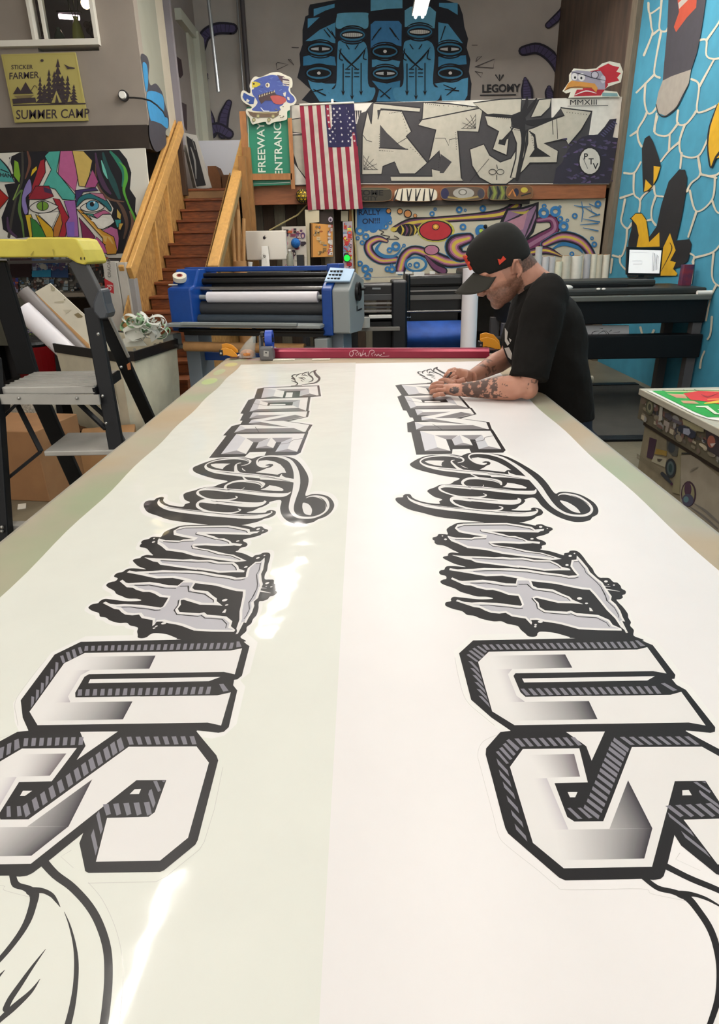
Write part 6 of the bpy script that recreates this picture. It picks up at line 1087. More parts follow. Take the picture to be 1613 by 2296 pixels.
# tall white cartons with red label
for k, (x0, x1, x2, x3, yt, lb_) in enumerate(((229,258,262,233,586,'narrow white carton with red lettered label standing by the stair rail'), (261,281,292,264,588,'plain tall white carton between the red-labelled one and the rail'), (285,300,318,294,625,'rightmost pale grey panel partly hidden behind the stair rail'))):
    t = thing('tall_carton', lb_, 'carton', P((x2+x3)/2, 770, 'y', 6.9)); yy = 6.9+.02*k
    q = [P(x0, yt, 'y', yy), P(x1, yt, 'y', yy), P(x2, 770, 'y', yy), P(x3, 770, 'y', yy)]; q[2] = Vector((q[1].x, yy, .02)); q[3] = Vector((q[0].x, yy, .02))
    M().prism(q, (0, .12, 0)).build('carton', mat('white carton %d' % (k == 2), '#b9b4ab' if k < 2 else '#8f8d8c', .6, nz=.04), t, bevel=.004)
    if k == 0:
        a = Art(onY(yy-.0015), (0, -1, 0), .0004); a.fill([(234,624), (254,635), (256,659), (236,650)], '#b3242c'); a.text('OJ', 250, 652, 13, '#ddd8d2', dx=(-.05, -1), dy=(-1, 0), bold=.02); a.text('ORACAD', 249, 622, 10, '#77746e', dx=(-.05, -1), dy=(-1, 0), bold=.02); a.build('label', PAINT, t)
tag(M().loft([((P(78,800,'y',6.6).x, 6.6, z_), (r_, 0, 0), (0, r_, 0)) for z_, r_ in ((.38, .17), (.72, .2))], 24).loft([((P(78,800,'y',6.6).x, 6.6, z_), (r_, 0, 0), (0, r_, 0)) for z_, r_ in ((.72, .2), (.38, .17))], 24).build('red_tub', mat('red plastic', '#8f1017', .4)), 'dark red plastic tub behind the canvas cart', 'tub')
tag(M().box((P(78,800,'y',6.6).x-.3, 6.35, 0), (P(78,800,'y',6.6).x+.3, 6.9, .38)).build('low_crate', DB), 'dark crate under the red tub', 'crate')
tag(M().sphere((P(78,800,'y',6.6).x, 6.6, .74), .16, 14, 8, (1.1, 1.1, .4)).build('black_bag', mat('black bag', '#101012', .5, bump=.6)), 'black plastic bag filling the top of the red tub', 'bag')
# ---- canvas cart
crt = thing('laundry_cart', 'cream canvas basket cart with black rim standing beside the ladder', 'cart', (-2, 5.3, 0))
zt = .86; Lc, Nc, Rc = P(108,772,'z',zt), P(284,797,'z',zt), P(408,760,'z',zt); Bc = Lc+Rc-Nc; cor = [Lc, Nc, Rc, Bc]
cen = (Lc+Rc)/2
def rim(k, z_):  # rounded outline of the bag, shrinking to the base
    pts = []
    for i in range(4):
        A_, B_, C_ = cor[i-1], cor[i], cor[(i+1) % 4]
        for t_ in (0, .33, .66, 1):
            p_ = B_+(A_-B_).normalized()*.1*(1-t_)+(C_-B_).normalized()*.1*t_; p_ = p_+(cen-p_).normalized()*(.03*(1-abs(2*t_-1)))
            pts.append(Vector((cen.x+(p_.x-cen.x)*k, cen.y+(p_.y-cen.y)*k, z_)))
        D_ = cor[(i+1) % 4]; s_ = B_+(D_-B_).normalized()*.1; e_ = D_+(B_-D_).normalized()*.1
        for t_ in (.17, .33, .5, .67, .83):
            p_ = s_+(e_-s_)*t_; f_ = k+(.02*math.sin(z_*9+t_*14+i)+.035*math.sin(math.pi*t_)) if z_ < zt-.07 else k
            pts.append(Vector((cen.x+(p_.x-cen.x)*f_, cen.y+(p_.y-cen.y)*f_, z_)))
    return pts
rows = [rim(k, z_) for z_, k in ((.14, .84), (.2, .9), (.35, .93), (.5, .955), (.65, .97), (.79, .985), (.86, 1))]; m_ = M(); n_ = len(rows[0]); vs = [p for r in rows for p in r]
fs = [(j*n_+i, j*n_+(i+1) % n_, (j+1)*n_+(i+1) % n_, (j+1)*n_+i) for j in range(len(rows)-1) for i in range(n_)]+[tuple(range(n_))]
m_.add(vs, fs); cvs = mat('cream canvas', '#ccc6b0', .75, nz=.12, nscale=5, bump=.4, bscale=9)
cb_ = m_.build('bag', cvs, crt, smooth=True); sd = cb_.modifiers.new('s', 'SOLIDIFY'); sd.thickness = .012
m_ = M(); o1 = rim(1.012, .8); o2 = rim(1.02, .875); i1 = rim(.985, .8); i2 = rim(.985, .875); m_.add(o1+o2+i2+i1, [(j*n_+i, j*n_+(i+1) % n_, ((j+1) % 4)*n_+(i+1) % n_, ((j+1) % 4)*n_+i) for j in range(4) for i in range(n_)])
rmm = m_.build('rim', mat('black vinyl rim', '#0f1013', .4), crt)
rv = mat('rivet steel', '#a9a8a4', .3, metal=.8)
for px_, py_ in ((115,777), (165,780), (172,780), (285,785), (304,783), (350,772), (362,769), (398,760)): 
    c0 = P(px_, py_, 'z', .84); c0 = c0+Vector((.0, -.02, 0)); M().cyl(c0, c0+Vector((0, -.012, 0)), .012, n=10).build('rivet', rv, rmm)
h0 = P(360,778,'z',.79)+Vector((.02, -.03, 0)); M().tube([h0+Vector((-.04, 0, .02)), h0+Vector((-.035, -.02, -.03)), h0+Vector((0, -.03, -.05)), h0+Vector((.04, -.01, -.03)), h0+Vector((.045, 0, .02))], .007, 8).build('handle', mat('black vinyl rim'), rmm)
w_m = mat('white stitch', '#cfccc0', .7)
for (ax, ay), (bx_, by_) in (((178,792), (190,850)), ((359,800), (372,925)), ((240,820), (270,930))):
    M().beam(P(ax, ay, 'y', P(ax, ay, 'z', .76).y-.05), P(bx_, by_, 'y', P(ax, ay, 'z', .76).y+.02), .014, .006).build('stitching', w_m, crt)
dl = M(); f_ = .86; q = [Vector((cen.x+(c.x-cen.x)*f_, cen.y+(c.y-cen.y)*f_, .09)) for c in cor]
dl.prism(q, (0, 0, .05)); dl.build('dolly', mat('brown ply dolly', '#6b4a2c', .7, nz=.15), crt)
for c in q: M().cyl((c.x*.93+cen.x*.07-.015, c.y*.95+cen.y*.05, .05), (c.x*.93+cen.x*.07+.015, c.y*.95+cen.y*.05, .05), .045, n=14).build('caster', DB, crt)
# contents of the cart
def stick(nm, lab, cat, a0, a1, r_, m__, y0, y1, flat=None):
    A_, B_ = P(*a0, 'y', y0), P(*a1, 'y', y1)
    m_ = M()
    if flat: m_.beam(A_, B_, flat, .03, upv=(0, 1, 0))
    else: m_.cyl(A_, B_, r_, n=24)
    return tag(m_.build(nm, m__, smooth=not flat, bevel=.003 if flat else 0), lab, cat)
stick('vinyl_tube', 'thick white roll leaning left out of the canvas cart', 'roll', (190,826), (50,694), .085, mat('white vinyl roll'), 5.62, 5.62)
stick('grey_tube', 'long grey tube leaning left behind the thick white roll', 'tube', (215,822), (52,652), .06, mat('grey tube', '#77716f', .5), 5.78, 5.78)
stick('cardboard_tube', 'brown tube leaning in the canvas cart under the white board', 'tube', (225,815), (82,668), .06, mat('kraft cardboard'), 5.92, 5.92)
t = thing('offcut_board', 'cream white offcut board with brown scuffs sticking out of the cart', 'board', P(200,790,'y',5.25))
qb = [P(78,655,'y',5.5), P(112,635,'y',5.5), P(196,713,'y',5.42), P(215,790,'y',5.3), P(222,830,'y',5.26), P(212,790,'y',5.28)]
M().prism([P(78,655,'y',5.5), P(112,635,'y',5.5), P(196,712,'y',5.5), P(206,800,'y',5.5), P(200,772,'y',5.5)], (0, .012, 0)).build('board', mat('cream offcut', '#dcd5c2', .6, nz=.06, nscale=6), t)
a = Art(onY(5.497), (0, -1, 0), .0004); sj = fr(0, 540, 5.377)
a.fill(sj(895,890, 940,865, 1000,910, 985,925, 940,930), '#8f7f5c'); a.stroke(sj(620,545, 640,580), [4, 10], '#b5ae94'); a.stroke(sj(660,740, 760,735), [2, 5, 1], '#c4bca2'); a.dot(145, 672, 2, 1.4, '#9a9278'); a.k = 1/5; a.fill(sj(760,830, 860,830, 800,880), '#cdc6b0'); a.build('scuffs', PAINT, t)
stick('foam_strip', 'white strip standing upright in the cart behind the ladder leg', 'strip', (243,800), (228,745), 0, mat('cream offcut'), 5.3, 5.3, .05)
# scrap ribbons of cut vinyl
random.seed(21); wv = mat('white vinyl scrap', '#dedfd6', .45); gv = mat('green vinyl scrap', '#8fb58a', .45)
def ribbon(cx, cy, cz, R_, w_, turns, m__, lab, ph):
    pts = []; n = 26
    for i in range(n+1):
        t_ = i/n; an = ph+t_*turns*2*math.pi; r_ = R_*(1-.35*t_); pts.append(Vector((cx+r_*math.cos(an), cy+.5*r_*math.sin(an*1.3), cz+.6*r_*math.sin(an)+.05*t_)))
    vs = []
    for i, p in enumerate(pts): d = Vector((.2*math.sin(i*.7), 1, .3*math.cos(i*.5))).normalized()*w_/2; vs += [p-d, p+d]
    o = M().add(vs, [(2*i, 2*i+1, 2*i+3, 2*i+2) for i in range(n)]).build('vinyl_scrap', m__, smooth='all'); s_ = o.modifiers.new('s', 'SOLIDIFY'); s_.thickness = .002
    return tag(o, lab, 'scrap', 'curled vinyl scraps in the canvas cart')
for k in range(20):
    p_ = P(random.uniform(292, 362), random.uniform(722, 758), 'y', random.uniform(5.25, 5.5)); p_.z = min(p_.z, 1.06)
    ribbon(p_.x, p_.y, p_.z, random.uniform(.05, .1), random.uniform(.03, .07), random.uniform(.7, 1.4), gv if k % 3 == 0 else wv, 'curled strip of waste vinyl heaped in the right end of the cart', k*1.1)
for k, pts in enumerate((((275,738), (300,722), (325,755), (285,768)), ((330,735), (345,725), (362,752), (340,768)), ((275,760), (310,752), (330,775), (280,778)), ((300,715), (320,712), (335,745), (310,750)))):
    tag(M().prism([P(x, y, 'y', 5.35+.03*k) for x, y in pts], (0, .01, .0)).build('paper_offcut', wv), ('left folded', 'right pointed', 'lowest flat', 'uppermost')[k]+' white paper offcut in the scrap heap of the cart', 'offcut')
# ---- step ladder
ld = thing('step_ladder', 'black step ladder with yellow tray top and aluminium treads at left edge', 'ladder', (-1.5, 2.8, 0))
BL_ = mat('ladder black', '#0d0f13', .55, nz=.1, spec=.3); AL = mat('ladder aluminium', '#aba9a3', .42, metal=.3, nz=.08, nscale=12); YL = mat('yellow ladder plastic', '#cfc04a', .5, nz=.12, nscale=8, col2='#b8a83e')
tr = [P(-120,533,'y',2.82), P(58,537,'y',2.82), P(62,532,'y',2.82), P(152,532,'y',2.82), P(172,536,'y',2.82), P(186,560,'y',2.82), P(197,588,'y',2.82), P(190,594,'y',2.82), P(172,590,'y',2.82), P(150,577,'y',2.82), P(-120,578,'y',2.82)]
M().prism(tr, (0, .22, 0)).build('tray_top', YL, ld, bevel=.012)
a = Art(onY(2.816), (0, -1, 0), .0004); a.dot(181.5, 579.5, 1.6, 3.2, '#3c3a20'); a.dot(189.5, 579.5, 1.6, 3.2, '#3c3a20'); 
a.stroke([(76,563), (70,572)], [1, 3], '#8f8434'); a.stroke([(121,572), (119,560)], [1, 2.4], '#9a8e3a'); a.build('tray_marks', PAINT, ld)
def rail(p0, y0, p1, y1, w_, d_, nm='rail', m__=BL_): return M().beam(P(*p0, 'y', y0), P(*p1, 'y', y1), w_, d_, upv=(0, 1, 0)).build(nm, m__, ld, bevel=.006)
GR = mat('grey black tube', '#222324', .5)
rail((172,582), 2.86, (232,700), 2.8, .072, .04, 'hand_rail', GR)
jn = M().prism([P(x, y, 'y', 2.74) for x, y in ((220,646), (229,650), (236,682), (243,702), (240,714), (222,716), (209,700), (207,680))], (0, .09, 0)).build('joint_cover', mat('slate plastic', '#3f4349', .4), ld, bevel=.012)
rail((206,690), 2.8, (272,1060), 2.62, .066, .03, 'front_rail'); rail((262,1030), 2.63, (300,1300), 2.5, .066, .03, 'front_rail')
rail((232,712), 2.86, (352,975), 3.35, .062, .03, 'rear_rail')
sv = M().beam(P(246,712,'y',2.84), P(288,800,'y',2.98), .012, .01).build('edge_strip', AL, ld)
rail((-12,585), 2.95, (64,838), 3.05, .1, .03, 'rear_rail'); rail((90,895), 3.08, (190,1120), 3.35, .085, .03, 'rear_rail')
rail((-18,800), 2.72, (14,1262), 2.45, .06, .05, 'front_rail'); 
def tread(f0, f1, b1, b0, yf, yb, th):
    A_, B_ = P(*f0, 'y', yf), P(*f1, 'y', yf); z_ = (A_.z+B_.z)/2
    m_ = M(); C_, D_ = P(*b1, 'z', z_), P(*b0, 'z', z_)
    A_.z = B_.z = z_; m_.prism([A_, B_, C_, D_], (0, 0, -th)); return m_
trm = tread((2,866), (212,868), (268,830), (78,833), 2.68, 2.98, .035).build('platform', AL, ld, bevel=.004)
g_ = M()
for i in range(7): t_ = (i+.5)/7; A_, B_ = P(2+76*t_, 866-33*t_, 'z', trm.data.vertices[0].co.z), P(212+56*t_, 868-38*t_, 'z', trm.data.vertices[0].co.z); g_.beam(A_+Vector((.01, 0, .001)), B_+Vector((-.01, 0, .001)), .012, .003)
g_.build('tread_ribs', AL, trm)
M().beam(P(212,880,'y',2.68), P(268,840,'y',2.95), .012, .04).build('side_bracket', BL_, ld)
M().beam(P(-10,895,'y',2.66), P(224,896,'y',2.66), .012, .042).build('cross_brace', AL, ld)
for px_ in (42, 172): c0 = P(px_, 893, 'y', 2.65); M().sphere(c0, .007, 10, 6).build('rivet', rv, ld)
for px_, py_ in ((230,888), (238,949), (272,823), (220,749)): c0 = P(px_, py_, 'y', 2.63+.08*(px_ > 250)); M().sphere(c0, .0065, 10, 6).build('rivet', rv, ld)
tread((97,1010), (262,1012), (345,968), (152,970), 2.62, 2.98, .022).build('tread', AL, ld, bevel=.004)
tread((12,1178), (110,1178), (130,1168), (25,1168), 2.52, 2.6, .033).build('tread', AL, ld, bevel=.004)
for a0, b0, y0, y1 in (((178,905), (238,962), 2.72, 2.66), ((38,905), (92,1012), 2.75, 2.66), ((-10,952), (40,903), 2.7, 2.74), ((92,1012), (14,1075), 2.66, 2.6), ((262,962), (284,1003), 2.7, 2.66), ((205,905), (265,960), 2.75, 2.9)):
    M().beam(P(*a0, 'y', y0), P(*b0, 'y', y1), .02, .012).build('brace', BL_, ld)
for px_, py_ in ((4,1182), (4,1191)): M().sphere(P(px_, py_, 'y', 2.46), .008, 12, 8).build('rivet', rv, ld)
a = Art(onY(2.9), (0, -1, 0), .0004); a.fill([(284,817), (292,812), (294,828), (287,830)], '#c47a4a'); a.build('orange_sticker', PAINT, ld)
for x, y in ((-1.32, 2.42), (-1.72, 2.42)): M().box((x-.03, y-.02, 0), (x+.03, y+.02, .35)).build('foot', BL_, ld)
# ---- boxes on the floor at lower left
cbm = mat('carton brown', '#8a6440', .75, nz=.1, nscale=6)
b1 = thing('cardboard_carton', 'large brown cardboard carton with paper label on the floor behind the ladder', 'box', (-2.3, 4.4, 0))
M().box((-2.75, 4.05, 0), (-2.15, 4.55, .5), rot=Matrix.Rotation(-.15, 3, 'Z')).build('box', cbm, b1, bevel=.006)
lbp = M().box((-2.66, 4.075, .33), (-2.58, 4.078, .43)).build('shipping_label', mat('white paper'), b1); 
fl = M().prism([P(15,960,'y',4.4), P(85,948,'y',4.4), P(100,1005,'y',4.15), P(20,1010,'y',4.15)], (0, .008, 0)).build('flap', mat('carton flap', '#9a7248', .75), b1)
tag(M().box((-2.2, 4.5, 0), (-1.8, 4.9, .3), rot=Matrix.Rotation(.3, 3, 'Z')).build('cardboard_carton', mat('carton flap'), bevel=.006), 'smaller brown carton just right of the large labelled one', 'box')
bw = M(); random.seed(4)
bwp = [P(18,905,'y',4.7), P(72,890,'y',4.7), P(95,915,'y',4.7), P(100,960,'y',4.7), P(92,1010,'y',4.7), P(60,965,'y',4.7), P(20,960,'y',4.7)]
bw.prism(bwp, (0, .25, 0)); tag(bw.build('bubble_wrap', mat('bubble wrap', '#b0aa9c', .25, nz=.3, nscale=60, bump=1, bscale=90), bevel=.03), 'crumpled bubble wrap stuffed behind the large brown carton', 'bubble wrap')
tag(M().box((-3.0, 3.9, 0), (-2.75, 4.3, .9)).build('timber_offcut', mat('orange brown timber')), 'upright brown timber piece at the left edge behind the ladder', 'timber')
for k, (px_, py_, c) in enumerate(((154,1095,'#c9c48a'), (160,1098,'#b8b8c4'), (50,1136,'#d0cabc'), (118,1138,'#c4beb0'))):
    p_ = P(px_, py_, 'z', .004); tag(M().box((p_.x-.05, p_.y-.02, .001), (p_.x+.04, p_.y+.03, .008), rot=Matrix.Rotation(k, 3, 'Z')).build('paper_scrap', mat('scrap '+c, c, .7)), ('yellowish paper scrap on the concrete by the ladder foot', 'bluish paper scrap beside the yellowish one on the concrete', 'small white scrap on the floor at far left', 'tiny pale scrap on the floor nearest the table edge')[k], 'scrap')
# ================================================================ things at the far end of the table
z0 = 1.0908
sb_ = thing('straightedge', 'long crimson aluminium cutting straightedge with white script across table end', 'ruler', (.1, 3.07, z0))
ql, qr = P(612,803,'z',z0), P(1098,803,'z',z0)
crm = mat('crimson anodised', '#7d0f2c', .3, metal=.35, nz=.05)
M().prism([(ql.x, ql.y, z0), (ql.x, ql.y+.075, z0), (ql.x, ql.y+.06, z0+.041), (ql.x, ql.y+.015, z0+.041), (ql.x, ql.y+.004, z0+.03)], (qr.x-ql.x, qr.y-ql.y, 0)).build('bar', crm, sb_, bevel=.002)
M().beam((ql.x, ql.y+.022, z0+.043), (qr.x, qr.y+.022, z0+.043), .009, .003).build('edge_line', mat('pink edge', '#b0506c', .3), sb_)
a = Art(onY(4.0), (0, -1, 0), .0004); sq = fr(780, 580, 5.377); yy0 = min(ql.y, qr.y)
def prb(x, y): 
    t_ = (x-612)/(1098-612); return P(x, y, 'y', ql.y+(qr.y-ql.y)*t_-.004)
a.proj = prb; a.k = 1/5.377
for pts in ((60,1110, 30,1125, 22,1160, 50,1175, 70,1140, 60,1110, 100,1105, 125,1125, 95,1145, 110,1170), (125,1165, 135,1140, 155,1140, 150,1170, 175,1168), (190,1100, 170,1170, 150,1165, 200,1150, 215,1135, 215,1170, 240,1170), (250,1175, 270,1110, 310,1105, 320,1130, 290,1145, 300,1175), (320,1170, 335,1150, 350,1172, 370,1150, 385,1172, 410,1150, 400,1175, 500,1172)):
    a.stroke(sq(*pts), [5, 9, 8, 5], '#d9b8c0')
a.dot(780+437/5.377, 580+1137/5.377, 1.6, 1.6, '#d9b8c0'); a.build('script_lettering', PAINT, sb_)
def wtab(x0, x1, y, lab): 
    p_, q_ = P(x0, y, 'z', z0), P(x1, y, 'z', z0); return tag(M().box((p_.x, p_.y, z0+.0005), (q_.x, p_.y+.037, z0+.003)).build('paper_slip', mat('cream tape')), lab, 'paper')
wtab(612, 660, 809, 'cream paper slip under the left end of the crimson straightedge'); wtab(700, 740, 808, 'white paper slip in front of the crimson bar, left of middle')
# spring clamps
def clamp(name, lab, c, s_, flip=False):
    t = thing(name, lab, 'clamp', c); C0 = Vector(c); q_ = s_
    for dy, nm in ((0, 'jaw_arm'), (.03, 'jaw_arm')):
        pts = [(0,.0,.055), (.03,0,.062), (.07,0,.05), (.1,0,.02), (.105,0,.0), (.085,0,.0), (.03,0,.015), (0,0,.012)]
        M().prism([C0+Vector(((-x if flip else x)*s_, dy, z_*s_+dy*.6)) for x, y, z_ in pts], (0, .009, 0)).build(nm, mat('clamp yellow', '#d08a14', .4), t, bevel=.002)
    M().box(C0+Vector((-.009, -.003, .008)), C0+Vector((.01, .046, .038))).build('grip_pad', mat('black rubber'), t, bevel=.004)
    M().cyl(C0+Vector((.0, -.006, .022)), C0+Vector((.0, -.002, .022)), .005, n=12).build('pivot', rv, t)
    M().box(C0+Vector((.041, -.008, -.004)), C0+Vector((.082, .022, .003))).build('jaw_pad', mat('brown pad', '#4a2418', .6), t, bevel=.003); return t
clamp('spring_clamp', 'orange-yellow spring clamp on the far left corner of the table', P(497,802,'y',3.11), .75)
clamp('spring_clamp', 'orange-yellow spring clamp at the far right end, beyond the man\'s arm', P(1078,784,'y',3.12), .95)
# tape dispenser
D = .75
td = thing('tape_dispenser', 'grey desk tape dispenser holding a bright blue tape roll', 'dispenser', (-.5, 3.07, z0))
pt = P(600,808,'z',z0); X0 = pt.x; gy = mat('dispenser grey', '#5f5e60', .5, nz=.06); Y0 = pt.y
M().prism([(X0-.0338, Y0-.0150, z0), (X0-.0338, Y0+.1500, z0), (X0-.0338, Y0+.1500, z0+.0450), (X0-.0338, Y0+.0750, z0+.0375), (X0-.0338, Y0+.0225, z0+.0638), (X0-.0338, Y0-.0150, z0+.0638)], (.064, 0, 0)).build('body', gy, td, bevel=.008)
M().prism([(X0-.0413, Y0+.0150, z0+.0150), (X0-.0413, Y0+.1275, z0+.0150), (X0-.0413, Y0+.0975, z0+.1125), (X0-.0413, Y0+.0450, z0+.1125)], (.011, 0, 0)).build('side_plate', gy, td, bevel=.006)
tpr = M().ring((X0-.0112, Y0+.0750, z0+.0863), (X0+.0225, Y0+.0750, z0+.0863), .0465, .027).build('tape_roll', mat('blue tape', '#1d44a8', .4), td, smooth=True)
M().cyl((X0-.0225, Y0+.0750, z0+.0863), (X0+.0263, Y0+.0750, z0+.0863), .012).build('spindle', BKM, td)
M().box((X0-.0338, Y0+.0375, z0+.1050), (X0-.0150, Y0+.0750, z0+.1275)).build('blade_guard', BKM, td, bevel=.004)
a = Art(lambda x, y: Vector((X0+x*D, Y0-.0165, z0+y*D)), (0, -1, 0), .0006, 1); a.fill([(-.02,.03), (.012,.026), (.016,.06), (-.016,.066)], '#a9a8a6'); a.fill([(-.008,.048), (.004,.047), (.004,.056), (-.008,.056)], '#3a3a3c'); a.build('label', PAINT, td)
# bag of snacks
pbg = P(556,804,'z',z0)
bg = thing('plastic_bag', 'clear plastic bag with orange contents beside the tape dispenser', 'bag', pbg)
M().sphere(pbg+Vector((0, 0, .0225)), .0285, 16, 10, (1.25, .9, .8)).build('contents', mat('orange snack', '#c07a3a', .5, nz=.35, nscale=60, bump=.8, bscale=60), bg, smooth='all')
M().loft([((pbg.x+x, pbg.y, z_), (r_, 0, 0), (0, r_*.6, 0)) for x, z_, r_ in ((0, z0+.0075, .041), (0, z0+.0375, .039), (.019, z0+.075, .026), (.0375, z0+.105, .011))], 18).build('film', mat('clear bag film', '#c9d2d0', .15, alpha=.35), bg, smooth=True)
pw = P(541,803,'z',z0); tag(M().box((pw.x-.022, pw.y-.008, z0), (pw.x+.03, pw.y+.05, z0+.013)).build('pink_card', mat('pinkish paper', '#d0b8b8', .6), bevel=.003), 'small pinkish card lying between the left clamp and the bag', 'card')
# ================================================================ the man
YB = 2.36
HO = P(1132, 592, 'y', YB)
HU, HF, HS = Vector((-.525, 0, .851)), Vector((-.851, 0, -.525)), Vector((0, -1, 0))
def H(f, s, u): return HO+HF*f+HS*s+HU*u
def remeshed(m_, name, mt, parent, vox, smooth_it=6, color=None):
    me = bpy.data.meshes.new(name); me.from_pydata(m_.v, [], m_.f)
    bm = bmesh.new(); bm.from_mesh(me); bmesh.ops.recalc_face_normals(bm, faces=bm.faces); bm.to_mesh(me); bm.free()
    o = bpy.data.objects.new(name, me); COL.objects.link(o)
    r = o.modifiers.new('r', 'REMESH'); r.mode = 'VOXEL'; r.voxel_size = vox
    if smooth_it: q = o.modifiers.new('s', 'SMOOTH'); q.factor = .5; q.iterations = smooth_it
    bpy.context.view_layer.update()
    nm_ = bpy.data.meshes.new_from_object(o.evaluated_get(bpy.context.evaluated_depsgraph_get()))
    bpy.data.objects.remove(o); nm_.name = name; nm_.materials.clear(); nm_.materials.append(mt)
    nm_.polygons.foreach_set('use_smooth', [True]*len(nm_.polygons))
    if color:
        at = nm_.color_attributes.new('Col', 'FLOAT_COLOR', 'POINT'); buf = []
        for v in nm_.vertices: c = color(v.co); buf += [c[0], c[1], c[2], 1]
        at.data.foreach_set('color', buf)
    return link(bpy.data.objects.new(name, nm_), parent)
man = thing('person', 'bearded man in black cap and black t-shirt leaning over the table, tattooed forearms', 'person', (.78, YB, 0))
b = M()
def ell(f, s, u, rf, rs, ru, tilt=0):
    c = H(f, s, u); vs0 = len(b.v); b.sphere((0, 0, 0), 1, 24, 16)
    for i in range(vs0, len(b.v)): v = b.v[i]; b.v[i] = c+HF*(v.x*rf)+HS*(v.y*rs)+HU*(v.z*ru)
# head
ell(0, 0, .04, .097, .076, .088); ell(.015, 0, -.02, .085, .07, .075); ell(.045, 0, -.07, .058, .055, .05); ell(.08, 0, -.1, .026, .03, .024); ell(.0, 0, -.055, .06, .06, .05)
ell(.078, 0, .012, .022, .055, .016); ell(.085, 0, -.068, .02, .028, .014); ell(.092, 0, -.062, .012, .02, .006); ell(.089, 0, -.078, .012, .018, .007)
ell(.07, .035, -.035, .02, .022, .02); ell(.07, -.035, -.035, .02, .022, .02)
b.tube([H(.088, 0, .005), H(.104, 0, -.018), H(.121, 0, -.042), H(.108, 0, -.052)], [.008, .009, .013, .009], 10); ell(.104, .012, -.047, .009, .007, .007); ell(.104, -.012, -.047, .009, .007, .007)
for s_ in (1, -1):   # ears
    b.tube([H(.0, .071*s_, -.035), H(-.005, .08*s_, -.015), H(-.02, .085*s_, .004), H(-.035, .082*s_, -.005), H(-.034, .08*s_, -.028), H(-.018, .076*s_, -.048), H(-.004, .074*s_, -.05)], [.006, .006, .006, .006, .006, .006, .007], 8); ell(-.018, .073*s_, -.02, .016, .006, .022)
# neck
nb = P(1206, 648, 'y', YB)
b.tube([H(-.03, 0, -.01), H(-.045, 0, -.075), (H(-.045, 0, -.075)+nb)/2+Vector((0, 0, .0)), nb], [.06, .058, .06, .068], 18)
# trunk under the shirt (hidden) keeps the body one surface
T = lambda x, y, d=YB: P(x, y, 'y', d)
b.tube([nb, T(1225, 720), T(1235, 800), T(1255, 880), T(1262, 940)], [.075, .1, .1, .1, .1], 16)
ZT = 1.0925
SHn, SHf = T(1222, 678, YB-.17), T(1205, 668, YB+.17)
ELn = P(1176, 868, 'z', ZT+.046); WRn = P(1036, 874, 'z', ZT+.032)
b.tube([T(1222, 690), SHn, SHn+(ELn-SHn)*.35, SHn+(ELn-SHn)*.75, ELn], [.05, .045, .046, .043, .04], 16)
b.tube([ELn+Vector((.004, 0, .01)), ELn+(WRn-ELn)*.18, ELn+(WRn-ELn)*.4, ELn+(WRn-ELn)*.7, WRn], [.04, .043, .04, .031, .024], 16)
b.sphere(ELn+Vector((.012, 0, -.006)), .036, 14, 10)
ELf = P(1140, 800, 'y', YB+.22); WRf = P(1057, 845, 'z', ZT+.035)
b.tube([T(1205, 685), SHf, SHf+(ELf-SHf)*.5, ELf], [.048, .044, .045, .04], 16)
b.tube([ELf, ELf+(WRf-ELf)*.3, ELf+(WRf-ELf)*.7, WRf], [.04, .042, .031, .024], 16)
# near hand, flat on the print; fingers reach left and bend down
Z = lambda x, y, h: P(x, y, 'z', ZT+h)
b.loft([(WRn, (0, .022, .004), (0, 0, .02)), (Z(1022, 874, .03), (0, .03, .004), (0, 0, .02)), (Z(1006, 873, .028), (0, .037, .002), (0, 0, .018)), (Z(992, 872, .024), (0, .038, 0), (0, 0, .014))], 16)
for pts, r_ in ((((996,861,.026), (983,859,.03), (972,862,.021), (968,865,.009)), .0085), (((996,868,.026), (980,866,.031), (968,869,.021), (965,872,.009)), .009), (((996,876,.025), (981,875,.03), (969,878,.02), (967,881,.009)), .0088), (((998,884,.022), (985,884,.026), (975,887,.018), (973,889,.008)), .0078)):
    b.tube([Z(*p) for p in pts], [r_*1.15, r_*1.08, r_, r_*.85], 10); b.sphere(Z(*pts[-1]), r_*.85, 8, 6)
b.tube([Z(1018, 862, .025), Z(1005, 854, .024), Z(994, 852, .018), Z(986, 854, .01)], [.013, .0115, .0095, .008], 10)
# far hand: fist with the index finger pressed down on the blade
b.loft([(WRf, (0, .022, 0), (0, 0, .022)), (Z(1045, 842, .042), (0, .03, 0), (.004, 0, .022)), (Z(1030, 838, .042), (0, .036, 0), (.004, 0, .021)), (Z(1018, 835, .036), (0, .036, 0), (.004, 0, .016))], 16)
for pts, r_ in ((((1022,828,.045), (1008,832,.042), (1000,842,.026), (996,849,.008)), .0088), (((1020,833,.045), (1007,838,.036), (1006,848,.02), (1014,850,.016)), .0088), (((1022,839,.042), (1010,844,.034), (1010,853,.018), (1020,854,.015)), .0086), (((1026,844,.038), (1015,850,.03), (1016,857,.016), (1026,858,.014)), .0078)):
    b.tube([Z(*p) for p in pts], [r_*1.15, r_*1.08, r_, r_*.85], 10); b.sphere(Z(*pts[-1]), r_*.85, 8, 6)
b.tube([Z(1044, 852, .032), Z(1028, 857, .024), Z(1014, 857, .018), Z(1004, 853, .012)], [.014, .012, .01, .008], 10)
SK, BRD, HR, TAT = hexc('#b07c66'), hexc('#5f4133'), hexc('#4a3428'), hexc('#2c2422')
dA = (WRn-ELn); dL = dA.length; dA = dA/dL; dU = (ELn-SHn).normalized(); uL = (ELn-SHn).length; dF = (WRf-ELf); fL = dF.length; dF = dF/fL
